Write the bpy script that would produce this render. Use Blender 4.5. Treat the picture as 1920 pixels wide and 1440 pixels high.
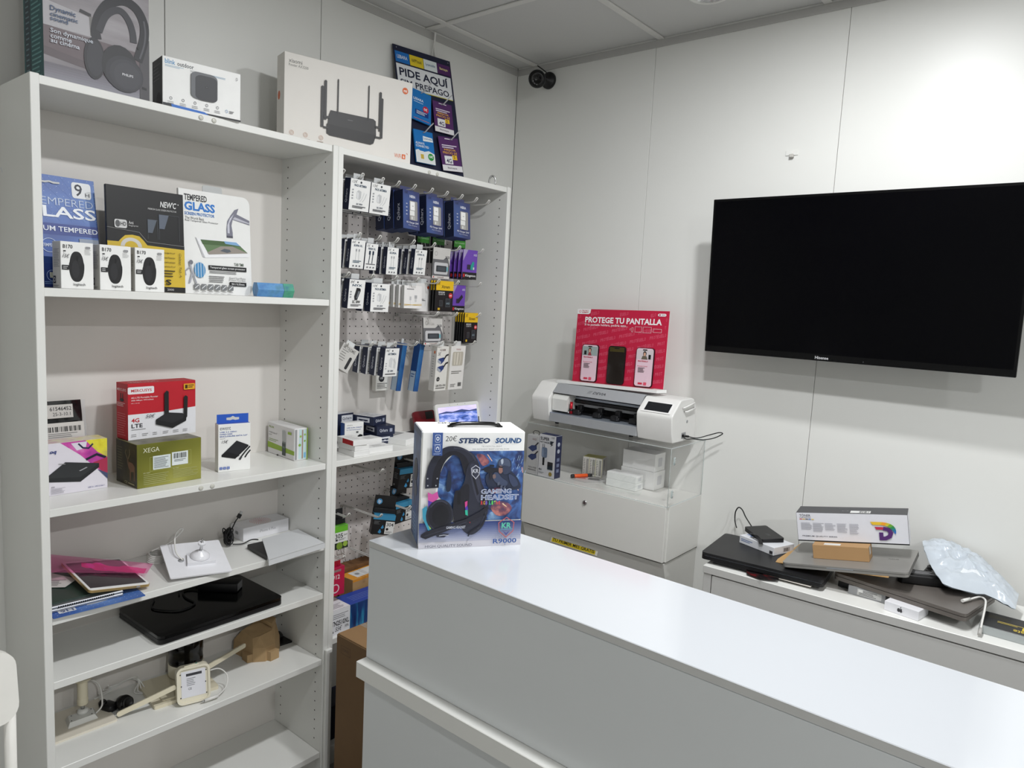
import bpy, bmesh, math, random
from mathutils import Vector, Matrix, Euler
random.seed(7)
for o in list(bpy.data.objects): bpy.data.objects.remove(o, do_unlink=True)
SC = bpy.context.scene
COL = SC.collection
PI = math.pi
def R(a): return math.radians(a)

# ------------------------------------------------------------------ camera
cam_d = bpy.data.cameras.new('camera'); cam = bpy.data.objects.new('camera', cam_d); COL.objects.link(cam)
cam_d.sensor_fit = 'HORIZONTAL'; cam_d.sensor_width = 36.0; cam_d.lens = 36.0 * 1339.28 / 1920.0
cam_d.clip_start = 0.02; cam_d.clip_end = 50
_yaw, _pitch, _roll = 0.88195, -0.11421, 0.05061
_f = Vector((math.sin(_yaw) * math.cos(_pitch), math.cos(_yaw) * math.cos(_pitch), math.sin(_pitch)))
_r = Vector((math.cos(_yaw), -math.sin(_yaw), 0)); _u = _r.cross(_f)
_r2 = math.cos(_roll) * _r + math.sin(_roll) * _u; _u2 = -math.sin(_roll) * _r + math.cos(_roll) * _u
_m = Matrix((_r2, _u2, -_f)).transposed().to_4x4(); _m.translation = Vector((-2.49652, -2.11165, 1.58302))
cam.matrix_world = _m
SC.camera = cam

# ------------------------------------------------------------------ world, light, exposure
SC.view_settings.view_transform = 'Standard'; SC.view_settings.look = 'None'
SC.view_settings.gamma = 1.0; SC.view_settings.use_curve_mapping = False
SC.view_settings.exposure = 0.04
W = bpy.data.worlds.new('world'); SC.world = W; W.use_nodes = True
W.node_tree.nodes['Background'].inputs[0].default_value = (0.9, 0.95, 1.0, 1)
W.node_tree.nodes['Background'].inputs[1].default_value = 0.03
ZC = 2.5924                      # ceiling height
LAMPS = [(-1.444, -1.6, 19.5, 'above the counter'), (-0.844, -1.6, 15.5, 'in front of the television'), (-1.444, -3.7, 12.0, 'behind the counter end'),
         (-2.644, -3.7, 34.0, 'at the back of the shop'), (-0.262, -1.008, 0.0, 'above the television wall, switched off')]
def lamp_light(x, y, w):
    l = bpy.data.lights.new('downlight_lamp', 'AREA'); l.shape = 'DISK'; l.size = 0.11; l.energy = w
    l.color = (0.97, 0.985, 1.0)
    o = bpy.data.objects.new('downlight_lamp', l); COL.objects.link(o); o.location = (x, y, ZC - 0.008)
for q in LAMPS:
    if q[2] > 0: lamp_light(*q[:3])

# ------------------------------------------------------------------ materials
def lin(c):
    return tuple(((v / 255.0) / 12.92 if v / 255.0 <= 0.04045 else ((v / 255.0 + 0.055) / 1.055) ** 2.4) for v in c)
MATS = {}
def mat(name, rgb=(200, 200, 200), rough=0.5, metal=0.0, var=0.04, scale=30.0, bump=0.0, spec=0.5, coat=0.0, trans=0.0, ior=1.45, alpha=1.0, emit=0.0):
    """procedural painted / printed surface: base colour with faint noise variation"""
    if name in MATS: return MATS[name]
    m = bpy.data.materials.new(name); m.use_nodes = True; MATS[name] = m
    nt = m.node_tree; b = nt.nodes['Principled BSDF']
    c = lin(rgb)
    tc = nt.nodes.new('ShaderNodeTexCoord'); nz = nt.nodes.new('ShaderNodeTexNoise')
    nz.inputs['Scale'].default_value = scale; nz.inputs['Detail'].default_value = 4
    nt.links.new(tc.outputs['Object'], nz.inputs['Vector'])
    mx = nt.nodes.new('ShaderNodeMix'); mx.data_type = 'RGBA'
    mx.inputs[6].default_value = (*[max(0, v * (1 - var)) for v in c], 1)
    mx.inputs[7].default_value = (*[min(1, v * (1 + var)) for v in c], 1)
    nt.links.new(nz.outputs['Fac'], mx.inputs[0]); nt.links.new(mx.outputs[2], b.inputs['Base Color'])
    b.inputs['Roughness'].default_value = rough; b.inputs['Metallic'].default_value = metal
    b.inputs['Specular IOR Level'].default_value = spec; b.inputs['Coat Weight'].default_value = coat
    b.inputs['Coat Roughness'].default_value = 0.08
    b.inputs['Transmission Weight'].default_value = trans; b.inputs['IOR'].default_value = ior; b.inputs['Alpha'].default_value = alpha
    if emit > 0:
        nt.links.new(mx.outputs[2], b.inputs['Emission Color']); b.inputs['Emission Strength'].default_value = emit
    if bump > 0:
        bp = nt.nodes.new('ShaderNodeBump'); bp.inputs['Strength'].default_value = bump; bp.inputs['Distance'].default_value = 0.002
        nt.links.new(nz.outputs['Fac'], bp.inputs['Height']); nt.links.new(bp.outputs['Normal'], b.inputs['Normal'])
    return m
def ink(*rgb):
    """flat printing ink of the given sRGB colour"""
    return mat('ink_%d_%d_%d' % rgb, rgb, rough=0.45, var=0.03, scale=60)
def blend(name, cols, scale=20.0, rough=0.4, detail=6.0, stretch=(1, 1, 1), emit=0.0, dist=0.0):
    """printed picture ground: several colours mixed by noise"""
    if name in MATS: return MATS[name]
    m = bpy.data.materials.new(name); m.use_nodes = True; MATS[name] = m
    nt = m.node_tree; b = nt.nodes['Principled BSDF']
    tc = nt.nodes.new('ShaderNodeTexCoord'); mp = nt.nodes.new('ShaderNodeMapping'); mp.inputs['Scale'].default_value = stretch
    nz = nt.nodes.new('ShaderNodeTexNoise'); nz.inputs['Scale'].default_value = scale; nz.inputs['Detail'].default_value = detail
    nz.inputs['Distortion'].default_value = dist
    cr = nt.nodes.new('ShaderNodeValToRGB'); el = cr.color_ramp.elements
    n = len(cols)
    for i, c in enumerate(cols):
        p = 0.28 + 0.44 * i / (n - 1)
        e = el[i] if i < 2 else el.new(p)
        e.position = p; e.color = (*lin(c), 1)
    nt.links.new(tc.outputs['Object'], mp.inputs['Vector']); nt.links.new(mp.outputs['Vector'], nz.inputs['Vector'])
    nt.links.new(nz.outputs['Fac'], cr.inputs['Fac']); nt.links.new(cr.outputs['Color'], b.inputs['Base Color'])
    b.inputs['Roughness'].default_value = rough
    if emit: nt.links.new(cr.outputs['Color'], b.inputs['Emission Color']); b.inputs['Emission Strength'].default_value = emit
    return m
def clear(name, rgb=(255, 255, 255), rough=0.02, mix=0.10, tint=(250, 252, 251), pure=False):
    """clear plastic sheet: mostly transparent, glossy on top"""
    if name in MATS: return MATS[name]
    m = bpy.data.materials.new(name); m.use_nodes = True; MATS[name] = m
    nt = m.node_tree; nt.nodes.clear()
    out = nt.nodes.new('ShaderNodeOutputMaterial'); tr = nt.nodes.new('ShaderNodeBsdfTransparent'); gl = nt.nodes.new('ShaderNodeBsdfPrincipled')
    tr.inputs[0].default_value = (*lin(tint), 1)
    gl.inputs['Base Color'].default_value = (*lin(rgb), 1); gl.inputs['Roughness'].default_value = rough
    if pure:
        gl = nt.nodes.new('ShaderNodeBsdfGlossy'); gl.inputs[0].default_value = (1, 1, 1, 1); gl.inputs[1].default_value = rough
    fr = nt.nodes.new('ShaderNodeMath'); fr.operation = 'POWER'; fr.inputs[1].default_value = 4.0
    lw = nt.nodes.new('ShaderNodeLayerWeight'); lw.inputs[0].default_value = 0.5; nt.links.new(lw.outputs['Facing'], fr.inputs[0])
    ad = nt.nodes.new('ShaderNodeMath'); ad.operation = 'MULTIPLY_ADD'; ad.inputs[1].default_value = 0.55; ad.inputs[2].default_value = mix; ad.use_clamp = True
    mx = nt.nodes.new('ShaderNodeMixShader')
    nt.links.new(fr.outputs[0], ad.inputs[0]); nt.links.new(ad.outputs[0], mx.inputs[0])
    nt.links.new(tr.outputs[0], mx.inputs[1]); nt.links.new(gl.outputs[0], mx.inputs[2]); nt.links.new(mx.outputs[0], out.inputs[0])
    return m

WALL = mat('wall_laminate', (226, 226, 222), rough=0.38, var=0.012, scale=6)
LAM = mat('white_laminate', (228, 228, 224), rough=0.32, var=0.012, scale=10)
LAMB = mat('white_back_board', (222, 218, 213), rough=0.5, var=0.02, scale=8)
GLOSS = mat('gloss_white_laminate', (195, 198, 202), rough=0.13, var=0.008, scale=8, coat=0.5)
CTR = mat('counter_body_laminate', (214, 217, 218), rough=0.32, var=0.015, scale=6)
EDGE = mat('counter_edge_band', (200, 200, 198), rough=0.4)
WHT = mat('white_plastic', (226, 226, 222), rough=0.35)
WPAPER = mat('white_card', (236, 236, 234), rough=0.45)
CREAM = mat('aged_cream_plastic', (220, 212, 188), rough=0.4)
BLK = mat('black_plastic', (16, 16, 18), rough=0.4)
GBLK = mat('gloss_black_plastic', (6, 6, 7), rough=0.12)
DGREY = mat('dark_grey_plastic', (45, 46, 49), rough=0.4)
GREY = mat('mid_grey_plastic', (150, 151, 153), rough=0.4)
CHROME = mat('chrome', (200, 200, 200), rough=0.15, metal=1.0)
WIRE = mat('white_coated_wire', (214, 213, 208), rough=0.35)
KRAFT = mat('kraft_cardboard', (176, 140, 96), rough=0.75, var=0.08, scale=40, bump=0.1)
NAVY = ink(28, 36, 62)
INKB = ink(22, 22, 24)

# ------------------------------------------------------------------ mesh builder
class MB:
    def __init__(s): s.v = []; s.f = []; s.m = []; s.s = []; s.mats = []
    def mi(s, m):
        if m not in s.mats: s.mats.append(m)
        return s.mats.index(m)
    def add(s, vs, fs, m, smooth=False, M=None):
        k = len(s.v); i = s.mi(m)
        for p in vs:
            p = Vector(p)
            s.v.append(tuple(M @ p) if M is not None else tuple(p))
        for f in fs: s.f.append([k + q for q in f]); s.m.append(i); s.s.append(smooth)
        return s
    def box(s, x0, x1, y0, y1, z0, z1, m, bev=0.0, seg=1, M=None, fm=None):
        """fm: optional dict of face materials: left right front back bottom top"""
        bm = bmesh.new()
        P = [bm.verts.new(p) for p in ((x0, y0, z0), (x1, y0, z0), (x1, y1, z0), (x0, y1, z0), (x0, y0, z1), (x1, y0, z1), (x1, y1, z1), (x0, y1, z1))]
        F = {'bottom': (0, 3, 2, 1), 'top': (4, 5, 6, 7), 'front': (0, 1, 5, 4), 'back': (2, 3, 7, 6), 'left': (3, 0, 4, 7), 'right': (1, 2, 6, 5)}
        names = list(F)
        for i, n in enumerate(names): bm.faces.new([P[q] for q in F[n]]).material_index = i
        if bev > 0: bmesh.ops.bevel(bm, geom=list(bm.edges), offset=bev, segments=seg, affect='EDGES', profile=0.5)
        bm.verts.ensure_lookup_table(); bm.verts.index_update()
        k = len(s.v)
        for v in bm.verts: s.v.append(tuple(M @ v.co) if M is not None else tuple(v.co))
        for f in bm.faces:
            s.f.append([k + v.index for v in f.verts])
            mm = (fm or {}).get(names[f.material_index], m)
            s.m.append(s.mi(mm)); s.s.append(seg > 1)
        bm.free(); return s
    def prism(s, poly, h, m, M=None, smooth=False, mside=None, base=0.0):
        """poly in xy, extruded z base..base+h"""
        n = len(poly)
        vs = [(p[0], p[1], base) for p in poly] + [(p[0], p[1], base + h) for p in poly]
        s.add(vs, [list(range(n - 1, -1, -1)), list(range(n, 2 * n))], m, False, M)
        k = len(s.v) - 2 * n; i = s.mi(mside or m)
        for q in range(n):
            s.f.append([k + q, k + (q + 1) % n, k + n + (q + 1) % n, k + n + q]); s.m.append(i); s.s.append(smooth)
        return s
    def tube(s, pts, r, m, n=8, closed=False, M=None, rs=None):
        pts = [Vector(p) for p in pts]; N = len(pts); rings = []
        prev = None
        for i, p in enumerate(pts):
            if closed: t = pts[(i + 1) % N] - pts[i - 1]
            else: t = pts[min(i + 1, N - 1)] - pts[max(i - 1, 0)]
            if t.length < 1e-9: t = Vector((0, 0, 1))
            t.normalize()
            if prev is None:
                a = Vector((0, 0, 1)) if abs(t.z) < 0.9 else Vector((1, 0, 0)); nrm = t.cross(a).normalized()
            else:
                nrm = prev - t * prev.dot(t)
                nrm = nrm.normalized() if nrm.length > 1e-6 else t.orthogonal().normalized()
            prev = nrm; bi = t.cross(nrm); rr = rs[i] if rs else r
            rings.append([p + nrm * rr * math.cos(2 * PI * k / n) + bi * rr * math.sin(2 * PI * k / n) for k in range(n)])
        vs = [q for g in rings for q in g]; fs = []
        for i in range(N if closed else N - 1):
            a = i * n; b = ((i + 1) % N) * n
            for k in range(n): fs.append([a + k, a + (k + 1) % n, b + (k + 1) % n, b + k])
        s.add(vs, fs, m, True, M)
        if not closed:
            k0 = len(s.v) - len(vs); i_ = s.mi(m)
            s.f.append([k0 + q for q in range(n - 1, -1, -1)]); s.m.append(i_); s.s.append(False)
            s.f.append([k0 + (N - 1) * n + q for q in range(n)]); s.m.append(i_); s.s.append(False)
        return s
    def lathe(s, prof, m, n=24, M=None, smooth=True, cap=True):
        """prof: list of (radius, z)"""
        vs = []; fs = []
        for (r_, z_) in prof:
            for k in range(n): a = 2 * PI * k / n; vs.append((r_ * math.cos(a), r_ * math.sin(a), z_))
        for i in range(len(prof) - 1):
            for k in range(n): fs.append([i * n + k, i * n + (k + 1) % n, (i + 1) * n + (k + 1) % n, (i + 1) * n + k])
        s.add(vs, fs, m, smooth, M)
        if cap:
            k0 = len(s.v) - len(vs); i_ = s.mi(m)
            if prof[0][0] > 1e-6: s.f.append([k0 + q for q in range(n - 1, -1, -1)]); s.m.append(i_); s.s.append(False)
            if prof[-1][0] > 1e-6: s.f.append([k0 + (len(prof) - 1) * n + q for q in range(n)]); s.m.append(i_); s.s.append(False)
        return s
    def grid(s, fn, nu, nv, m, smooth=True, M=None):
        vs = [fn(i / nu, j / nv) for j in range(nv + 1) for i in range(nu + 1)]
        fs = [[j * (nu + 1) + i, j * (nu + 1) + i + 1, (j + 1) * (nu + 1) + i + 1, (j + 1) * (nu + 1) + i] for j in range(nv) for i in range(nu)]
        return s.add(vs, fs, m, smooth, M)
    def build(s, name, parent=None, label=None):
        me = bpy.data.meshes.new(name); me.from_pydata(s.v, [], s.f); 
        for m in s.mats: me.materials.append(m)
        me.polygons.foreach_set('material_index', s.m); me.polygons.foreach_set('use_smooth', s.s); me.update()
        o = bpy.data.objects.new(name, me); COL.objects.link(o)
        if parent is not None: o.parent = parent
        if label: o['label'] = label
        return o
def T(x=0, y=0, z=0, rx=0, ry=0, rz=0):
    return Matrix.Translation((x, y, z)) @ Euler((R(rx), R(ry), R(rz)), 'XYZ').to_matrix().to_4x4()
def tag(o, label, cat, group=None):
    o['label'] = label; o['category'] = cat
    if group: o['group'] = group
    return o
def struct(o): o['kind'] = 'structure'; return o
def thing(name, label, cat, loc=(0, 0, 0), rot=(0, 0, 0), group=None):
    o = bpy.data.objects.new(name, None); COL.objects.link(o); o.empty_display_size = 0.03
    o.location = loc; o.rotation_euler = (R(rot[0]), R(rot[1]), R(rot[2]))
    return tag(o, label, cat, group)
def copy_tree(root, loc, rot=None, label=None, parent=None):
    c = root.copy(); COL.objects.link(c); c.parent = parent
    if parent is None:
        c.location = loc
        if rot: c.rotation_euler = (R(rot[0]), R(rot[1]), R(rot[2]))
        if label: c['label'] = label
    for ch in root.children: copy_tree(ch, None, parent=c)
    return c
def arc(cx, cy, r, a0, a1, n, ry=None):
    ry = r if ry is None else ry
    return [(cx + r * math.cos(R(a0 + (a1 - a0) * i / n)), cy + ry * math.sin(R(a0 + (a1 - a0) * i / n))) for i in range(n + 1)]
def rrect(w, h, r, n=5, x=0.0, y=0.0):
    o = []
    for (cx, cy, a) in ((w - r, r, -90), (w - r, h - r, 0), (r, h - r, 90), (r, r, 180)): o += arc(x + cx, y + cy, r, a, a + 90, n)
    return o
def spline(pts, k=8):
    """Catmull-Rom through pts"""
    P = [Vector(p) for p in pts]; o = []
    for i in range(len(P) - 1):
        a = P[max(i - 1, 0)]; b = P[i]; c = P[i + 1]; d = P[min(i + 2, len(P) - 1)]
        for j in range(k):
            t = j / k
            o.append(0.5 * ((2 * b) + (c - a) * t + (2 * a - 5 * b + 4 * c - d) * t * t + (3 * b - a - 3 * c + d) * t ** 3))
    o.append(P[-1]); return o

# ------------------------------------------------------------------ printing on flat faces
_tc = {}
def text_geo(s, bold=0.0, shear=0.0):
    k = (s, bold, shear)
    if k in _tc: return _tc[k]
    cu = bpy.data.curves.new('t', 'FONT'); cu.body = s; cu.resolution_u = 2; cu.offset = bold; cu.shear = shear; cu.fill_mode = 'FRONT'
    ob = bpy.data.objects.new('t', cu); me = bpy.data.meshes.new_from_object(ob)
    vs = [(v.co.x, v.co.y) for v in me.vertices]; fs = [list(p.vertices) for p in me.polygons]
    bpy.data.objects.remove(ob); bpy.data.curves.remove(cu); bpy.data.meshes.remove(me)
    if not vs: vs = [(0, 0), (1, 0), (1, 1)]; fs = []
    x0 = min(v[0] for v in vs); x1 = max(v[0] for v in vs); y0 = min(v[1] for v in vs); y1 = max(v[1] for v in vs)
    _tc[k] = (vs, fs, x0, y0, max(x1 - x0, 1e-4), max(y1 - y0, 1e-4)); return _tc[k]
class Face:
    """printing on a flat face; u right, v up as fractions of the face (0..1), optional millimetre-thin layers"""
    def __init__(s, root, O, U, V, w, h, gap=0.00015):
        s.root = root; s.O = Vector(O); s.U = Vector(U).normalized(); s.V = Vector(V).normalized(); s.N = s.U.cross(s.V)
        s.w = w; s.h = h; s.g = {}; s.layer = 0; s.gap = gap; s.cur = 'print'
    def part(s, name): s.cur = name; return s
    def _p(s, u, v): return s.O + s.U * (u * s.w) + s.V * (v * s.h) + s.N * (0.0002 + s.layer * s.gap)
    def _add(s, pts, fs, m):
        if isinstance(m, tuple): m = ink(*m)
        b = s.g.setdefault(s.cur, MB()); b.add([s._p(*q) for q in pts], fs, m); s.layer += 1
        return s
    def rect(s, u0, v0, u1, v1, m): return s._add([(u0, v0), (u1, v0), (u1, v1), (u0, v1)], [[0, 1, 2, 3]], m)
    def poly(s, pts, m): return s._add(pts, [list(range(len(pts)))], m)
    def ell(s, u, v, ru, rv, m, n=20): return s.poly(arc(u, v, ru, 0, 360 * (n - 1) / n, n - 1, rv), m)
    def circ(s, u, v, ru, m, n=20): return s.ell(u, v, ru, ru * s.w / s.h, m, n)
    def ring(s, u, v, ru, rv, t, m, a0=0, a1=360, n=24):
        o = arc(u, v, ru, a0, a1, n, rv); i = arc(u, v, ru * (1 - t), a0, a1, n, rv * (1 - t))
        return s._add(o + i, [[k, k + 1, n + 2 + k, n + 1 + k] for k in range(n)], m)
    def line(s, pts, t, m):
        """polyline of thickness t (metres), mitred"""
        P = [Vector((p[0] * s.w, p[1] * s.h)) for p in pts]; vs = []; n = len(P)
        cl_ = n > 3 and (P[0] - P[-1]).length < 1e-6
        if cl_: P = P[:-1]; n -= 1
        def dr(i, j): d = P[j] - P[i]; return d.normalized() if d.length > 1e-9 else Vector((1, 0))
        for i in range(n):
            d0 = dr(i - 1, i) if (i > 0 or cl_) else dr(i, i + 1); d1 = dr(i, (i + 1) % n) if (i < n - 1 or cl_) else d0
            n0 = Vector((-d0.y, d0.x)); n1 = Vector((-d1.y, d1.x)); k = n0 + n1
            k = n0 if k.length < 1e-3 else k.normalized(); k = k * (t / 2 / max(0.35, k.dot(n0)))
            vs += [P[i] - k, P[i] + k]
        fs = [[2 * i, 2 * ((i + 1) % n), 2 * ((i + 1) % n) + 1, 2 * i + 1] for i in range(n if cl_ else n - 1)]
        return s._add([(v.x / s.w, v.y / s.h) for v in vs], fs, m)
    def blob(s, pts, m, k=5):
        """closed smooth outline"""
        P = [Vector((p[0], p[1], 0)) for p in pts]; n = len(P); o = []
        for i in range(n):
            a, b, c, d = P[i - 1], P[i], P[(i + 1) % n], P[(i + 2) % n]
            for j in range(k):
                t = j / k; q = 0.5 * ((2 * b) + (c - a) * t + (2 * a - 5 * b + 4 * c - d) * t * t + (3 * b - a - 3 * c + d) * t ** 3); o.append((q.x, q.y))
        return s.poly(o, m)
    def curve(s, pts, t, m, k=5): return s.line([(q.x, q.y) for q in spline([(p[0], p[1], 0) for p in pts], k)], t, m)
    def text(s, t, u0, v0, u1, v1, m, bold=0.0, shear=0.0, rot=0, keep=None):
        """text stretched into the given rectangle; rot 90 reads upwards. keep='l' / 'c' keeps letter proportions"""
        vs, fs, x0, y0, w, h = text_geo(t, bold, shear); o = []
        if keep:
            wu = (v1 - v0) * s.h * w / h / s.w
            if wu < (u1 - u0):
                if keep == 'c': c = (u0 + u1) / 2; u0, u1 = c - wu / 2, c + wu / 2
                else: u1 = u0 + wu
        for (x, y) in vs:
            a = (x - x0) / w; b = (y - y0) / h
            if rot == 90: a, b = 1 - b, a
            elif rot == -90: a, b = b, 1 - a
            elif rot == 180: a, b = 1 - a, 1 - b
            o.append((u0 + a * (u1 - u0), v0 + b * (v1 - v0)))
        return s._add(o, fs, m)
    def lines(s, u0, v0, u1, v1, n, m, fill=0.45, seed=1):
        """rows of fine print too small to read"""
        rd = random.Random(seed); vs = []; fs = []
        st = (v1 - v0) / n
        for i in range(n):
            vb = v1 - (i + 1) * st + st * (1 - fill) / 2; k = len(vs); e = u1 - (u1 - u0) * rd.uniform(0, 0.3)
            vs += [(u0, vb), (e, vb), (e, vb + st * fill), (u0, vb + st * fill)]; fs.append([k, k + 1, k + 2, k + 3])
        return s._add(vs, fs, m)
    def bars(s, u0, v0, u1, v1, n, m, seed=1):
        rd = random.Random(seed); ws = [rd.choice((1, 1, 2, 3)) for _ in range(2 * n)]; t = sum(ws); x = 0; vs = []; fs = []
        for i, w in enumerate(ws):
            if i % 2 == 0:
                a = u0 + (u1 - u0) * x / t; b = u0 + (u1 - u0) * (x + w) / t; k = len(vs)
                vs += [(a, v0), (b, v0), (b, v1), (a, v1)]; fs.append([k, k + 1, k + 2, k + 3])
            x += w
        return s._add(vs, fs, m)
    def grad(s, u0, v0, u1, v1, c0, c1, n=10):
        for i in range(n):
            t = i / (n - 1); c = tuple(int(c0[j] + (c1[j] - c0[j]) * t) for j in range(3))
            s._add([(u0, v0 + (v1 - v0) * i / n), (u1, v0 + (v1 - v0) * i / n), (u1, v0 + (v1 - v0) * (i + 1) / n), (u0, v0 + (v1 - v0) * (i + 1) / n)], [[0, 1, 2, 3]], c); s.layer -= 1
        s.layer += 1; return s
    def done(s):
        for n, b in s.g.items(): b.build(n, s.root)
class Carton:
    """a rectangular box thing: root empty at the base centre, body mesh, faces to print on"""
    def __init__(s, name, label, cat, bl, ang, w, d, h, m=WPAPER, fm=None, bev=0.0008, group=None, rx=0, ry=0, M=None, body='body'):
        a = R(ang); s.w, s.d, s.h = w, d, h
        cx = bl[0] + math.cos(a) * w / 2 - math.sin(a) * d / 2; cy = bl[1] + math.sin(a) * w / 2 + math.cos(a) * d / 2
        s.root = thing(name, label, cat, (cx, cy, bl[2]), (rx, ry, ang), group)
        if M is not None: s.root.matrix_world = M @ Matrix.Translation((w / 2, d / 2, 0))
        s.body = MB().box(-w / 2, w / 2, -d / 2, d / 2, 0, h, m, bev, 1, None, fm).build(body, s.root)
        s.faces = []
    def face(s, which):
        w, d, h = s.w, s.d, s.h
        F = {'front': ((-w / 2, -d / 2, 0), (1, 0, 0), (0, 0, 1), w, h), 'left': ((-w / 2, d / 2, 0), (0, -1, 0), (0, 0, 1), d, h),
             'right': ((w / 2, -d / 2, 0), (0, 1, 0), (0, 0, 1), d, h), 'top': ((-w / 2, -d / 2, h), (1, 0, 0), (0, 1, 0), w, d)}[which]
        f = Face(s.root, *F); f.cur = which + '_print'; s.faces.append(f); return f
    def done(s):
        for f in s.faces: f.done()
        return s.root
# ================================================================== the room
def slab(name, x0, x1, y0, y1, z0, z1, m, bev=0.0, parent=None):
    return MB().box(x0, x1, y0, y1, z0, z1, m, bev).build(name, parent)
GROOVE = mat('panel_groove_dark', (96, 95, 92), rough=0.8)
FLOORM = mat("grey_floor", (150, 148, 145), rough=0.45, var=0.12, scale=12)
TILE = mat('ceiling_tile_board', (206, 206, 204), rough=0.85, var=0.02, scale=120, bump=0.05)
TBAR = mat('ceiling_grid_metal', (222, 221, 217), rough=0.5)
ANG = mat('grey_wall_angle', (182, 181, 178), rough=0.45)
XL, YF_ = -4.2, -4.6            # far ends of the room behind the camera
struct(slab('floor', XL, 0, YF_, 0, -0.05, 0, FLOORM))
wb = struct(slab('wall_back', XL, 0.06, 0.006, 0.06, -0.05, 2.75, GROOVE))
xs = [XL, -2.2, -1.5324, -1.0198, 0.0]
for a, b in zip(xs[:-1], xs[1:]): slab('wall_panel', a + 0.001, b - 0.001, 0.0, 0.006, 0, 2.60, WALL, 0.0008, wb)
wr = struct(slab('wall_right', 0.006, 0.06, YF_, 0.006, -0.05, 2.75, GROOVE))
ys = [0.0, -0.6802, -1.3736, -2.067, -2.76, -3.45, YF_]
for a, b in zip(ys[:-1], ys[1:]): slab('wall_panel', 0.0, 0.006, b + 0.0007, a - 0.0007, 0, 2.60, WALL, 0.0006, wr)
struct(slab('wall_left', XL - 0.06, XL, YF_, 0.06, -0.05, 2.75, WALL))
struct(slab('wall_front', XL, 0.06, YF_ - 0.06, YF_, -0.05, 2.75, WALL))
# suspended ceiling: tiles lying in a metal grid
ce = struct(slab('ceiling', XL, 0, YF_, 0, 2.66, 2.75, GROOVE))
gx = [0.0, -0.5441, -1.1441, -1.7441, -2.3441, -2.9441, -3.5441, -4.1441, XL]
gy = [0.0, -0.1003, -0.7003, -1.3003, -1.9003, -2.5003, -3.1003, -3.7003, -4.3003, YF_]
for i in range(len(gx) - 1):
    for j in range(len(gy) - 1):
        x1, x0, y1, y0 = gx[i], gx[i + 1], gy[j], gy[j + 1]
        c = (round((x0 + x1) / 2, 2), round((y0 + y1) / 2, 2))
        slab('ceiling_tile', x0 + 0.003, x1 - 0.003, y0 + 0.003, y1 - 0.003, ZC + 0.006, ZC + 0.02, TILE, 0, ce)
for x in gx[1:-1]: slab('grid_bar', x - 0.012, x + 0.012, YF_, 0, ZC, ZC + 0.005, TBAR, 0.0008, ce)
for y in gy[1:-1]: slab('grid_bar', XL, 0, y - 0.012, y + 0.012, ZC - 0.0006, ZC + 0.0052, TBAR, 0.0008, ce)
def trim(n, *b): struct(slab('trim_%d' % n, *b, ANG, 0.0008))
trim(1, XL, -0.0005, -0.004, -0.0003, 2.5652, ZC - 0.001)
trim(2, -0.004, -0.0003, YF_, -0.0045, 2.5652, ZC - 0.001)
# recessed downlights that light the room; only the last one shows, at the top edge of the picture
root = None
for (x, y, w, pos) in LAMPS:
    lab = 'round recessed ceiling downlight with ribbed chrome reflector ' + pos
    if root is None:
        root = t = thing('recessed_downlight', lab, 'downlight', (x, y, ZC - 0.004), (0, 0, 0), 'recessed ceiling downlights')
        MB().lathe([(0.066, 0.0095), (0.066, 0.002), (0.062, 0.0), (0.052, 0.001), (0.050, 0.0095)], WHT, 40, cap=False).build('rim', t)
        b = MB()
        for i in range(6):
            r0 = 0.050 - i * 0.0034; z = 0.002 + i * 0.0012
            b.lathe([(r0, z), (r0 - 0.0008, z + 0.0011), (r0 - 0.0034, z + 0.0012)], CHROME, 36, cap=False)
        b.build('ribbed_reflector', t)
        MB().lathe([(0.0, 0.0092), (0.030, 0.0092)], mat('downlight_lens', (205, 208, 210), rough=0.4), 24, cap=False).build('lens', t)
    else: copy_tree(root, (x, y, ZC - 0.004), None, lab)

# ================================================================== bookcases
A0, A1, B1 = -1.9496, -1.1496, -0.3451
YFR, TS, TH = -0.2863, 0.0187, 0.0189
HOLEM = mat('pin_hole_dark', (40, 36, 32), rough=0.9)
def bookcase(name, label, x0, x1, shelves, holes_l=False):
    t = thing(name, label, 'bookcase', ((x0 + x1) / 2, -0.15, 0))
    L = Matrix.Translation((-(x0 + x1) / 2, 0.15, 0))
    for a, b_ in ((x0 + 0.0002, x0 + TS), (x1 - TS, x1 - 0.0002)): MB().box(a, b_, YFR, -0.001, 0, 2.02, LAM, 0.0012, 1, L).build('side_panel', t)
    for i, z in enumerate(shelves):
        n = 'top_panel' if i == 0 else 'shelf'
        MB().box(x0 + TS + 0.0006, x1 - TS - 0.0006, YFR + 0.005, -0.015, z - TH, z, LAM, 0.0009, 1, L).build(n, t)
    return t, L
def pin_holes(t, L, xp, sgn, z0, z1):
    """rows of small shelf-pin holes drilled in a side panel"""
    b = MB()
    for y in (-0.2475, -0.0495):
        z = z0
        while z < z1:
            b.lathe([(0.0026, 0), (0.0024, 0.0002)], HOLEM, 8, L @ Matrix.Translation((xp, y, z)) @ Matrix.Rotation(R(90 * sgn), 4, 'Y'), smooth=False); z += 0.0325
    o = b.build('pin_holes', t); o['kind'] = 'stuff'
def pads(t, L, xs_, z):
    for x in xs_: MB().lathe([(0.0062, 0), (0.0062, 0.0012), (0.0045, 0.0022), (0, 0.0023)], mat('clear_bumper', (200, 199, 190), rough=0.25), 20, L @ Matrix.Translation((x, YFR + 0.0048, z)) @ Matrix.Rotation(R(90), 4, 'X')).build('bumper_pad', t)
SA = [2.0187, 1.5617, 1.0521, 0.7900, 0.6290, 0.4058, 0.0848]
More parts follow.
